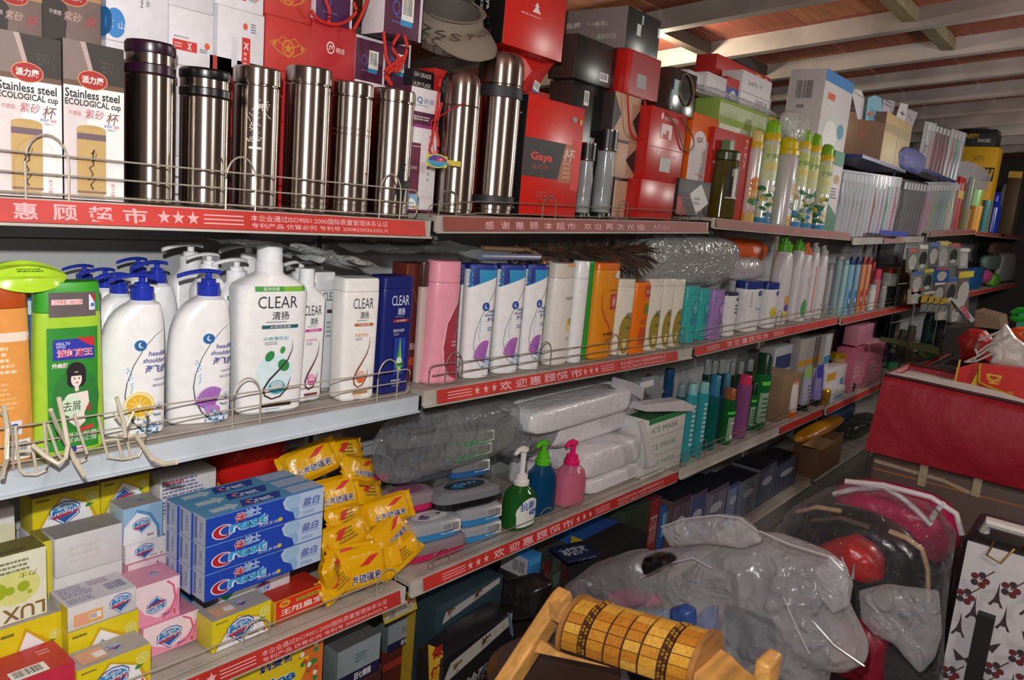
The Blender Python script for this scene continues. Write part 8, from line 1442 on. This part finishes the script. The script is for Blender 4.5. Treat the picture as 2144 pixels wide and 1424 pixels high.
# second shelf far end
def farp(nm, lb, ct, L, R, T, B, Y, c_, t=1, d=.1, r=.35, kind='p', a=.5, sq=.45):
    xx = at((L + R) / 2, B, Y).x; zb = max(rest(t, xx, .5), zat(B, xx, Y)); o, q = pillow(nm, lb, ct, L, R, T, B, Y, d, M(c_, r=r, b=.5, s=30, kind=kind, a=a), seed=len(lb), fold=.03, zb=zb, sq=sq); return q
farp('toy_pack', 'blue toy in clear pack at the far end of the second shelf', 'toy', 2036, 2062, 560, 612, .02, '#1f5a94'); farp('toy_ball', 'small pink ball toy on the far second shelf', 'toy', 2062, 2086, 566, 594, .01, '#d85a9c', sq=1); farp('toy_pack', 'lime green toy strip beside the pink ball', 'toy', 2084, 2096, 574, 606, .0, '#6ab83a'); farp('toy_pack', 'teal grey plastic pack above the pink ball', 'pack', 2070, 2100, 535, 566, .06, '#6f8a84'); farp('toy_pack', 'white boxed toy near the right frame edge', 'box', 2100, 2128, 530, 590, .04, '#a8a8ac'); farp('toy_pack', 'grey violet pack at the right frame edge', 'pack', 2124, 2150, 552, 595, .05, '#7a6a78')
farp('brown_pack', 'brown and green carton under the top shelf at the far right', 'box', 2084, 2126, 508, 538, .12, '#6a5240')
carton('grey_carton', 'grey carton end behind the open brown carton flap', 'box', 1866, 1886, 508, .26, ('t', 1), .1, '#68646a', None); carton('dark_carton', 'dark long carton in the shade behind the wire stand', 'box', 1892, 1980, 545, .28, ('t', 1), .08, '#4a4644', None)
carton('white_carton', 'white and blue carton at the end of the second shelf lip', 'box', 1914, 1936, 600, .03, ('t', 1), .08, '#b8b4ac', lambda fc, w, d, h: fc['front'].rect(.2, .5, .6, .9, M('#3a4fa0')))
# third shelf far end
carton('black_carton', 'glossy black carton below the second shelf lip', 'box', 1852, 1880, 662, .22, ('t', 2), .1, '#14161a', None, rough=.08)
for i, (L, R, T, Y, c_, lb) in enumerate(((1876, 1892, 690, .06, '#4a443c', 'dim brown glass bottle right of the black carton'), (1894, 1914, 682, .05, '#6a5a50', 'dim pinkish jar beside the brown bottle'), (1930, 1956, 655, .06, '#2a4a48', 'dark teal translucent bottle under the comb cards'), (1958, 1976, 660, .05, '#3a3636', 'dark grey bottle right of the teal one'), (1978, 1998, 665, .04, '#4c4848', 'smoky bottle with bright highlight'))):
    sb(lb, L, R, T, Y, c_, c_, capf=.85, neck=.6, kind='tint', a=.8)
card('green_pack', 'dull green flat pack lying on the far third shelf', 'pack', [(1862, 708), (1950, 722), (1985, 738), (1975, 745), (1900, 728), (1858, 716)], -.09, M('#5a5c38', r=.2, b=.4, s=30), th=.05)
card('green_pack', 'bright green and white pack at the shelf edge', 'pack', [(1930, 732), (1978, 728), (1982, 742), (1940, 750)], -.05, M('#3aa02c', r=.2), lambda f: f.rect(.7, 0, 1, 1, M('#c8c8c8')), th=.04)
for i, (L, R, T, B, c_, lb) in enumerate(((1985, 2020, 690, 740, '#3a4438', 'dark green crumpled bag past the red cooler bag'),)):
    pillow('film_pack', lb, 'bag', L, R, T, B, -.14 - .1 * i, .07, M(c_, r=.15, b=.8, s=26), seed=120 + i, fold=.08)
# aisle end
puff('red_sack', 'red sack heaped at the aisle end behind the white carrier bag', 'bag', [(2002, 705), (2030, 686), (2062, 690), (2080, 710), (2075, 760), (2010, 760)], 4.6, .08, .12, M('#96140f', r=.5, b=.3, s=10), seed=41, fold=.03)
pxpoly('brown_carton', 'brown cardboard carton at the aisle end under the dark shelf', 'box', [(2042, 650), (2092, 664), (2096, 690), (2040, 684)], 5.0, M('#7a624a'), .3)
o = thing('green_basket', 'bright green plastic basket rim cut by the right frame edge', 'basket', atx(2140, 660, 4.2)); b = MB(); b.tube([atx(a_, c_, 4.2) - o.location for a_, c_ in ((2150, 650), (2132, 650), (2120, 656), (2118, 663), (2126, 668), (2150, 668))], .014, GL('#1fb02a'), 8); b.build('rim', o); b = MB(); q = atx(2134, 676, 4.3) - o.location; b.box(0, .2, q.y - .12, q.y, q.z - .14, q.z + .05, GL('#3aa88a')); b.build('basket_body', o)
puff('orange_basket', 'orange plastic basket at the right frame edge above the white bag', 'basket', [(2108, 690), (2130, 684), (2155, 686), (2155, 722), (2128, 716)], 3.9, .03, .1, M('#e0561a', r=.3), seed=44, fold=.01)
b = MB(); b.box(0, .9, -.42, .3, 0, .87, M('#1f1c1c', r=.8)); pp = atx(2060, 740, 4.7); tag(b.build('dark_cabinet', None, loc=(4.35, pp.y - .15, 0)), 'dark cabinet at the aisle end carrying the red sack and baskets', 'cabinet')

q = atx(2068, 688, 5.0); b = MB(); b.box(-.02, .3, -.2, .2, .872, q.z - .02, M('#2a2624')); tag(b.build('dark_box', None, loc=(5.0, q.y, 0)), 'dark box on the cabinet under the brown aisle end carton', 'box')
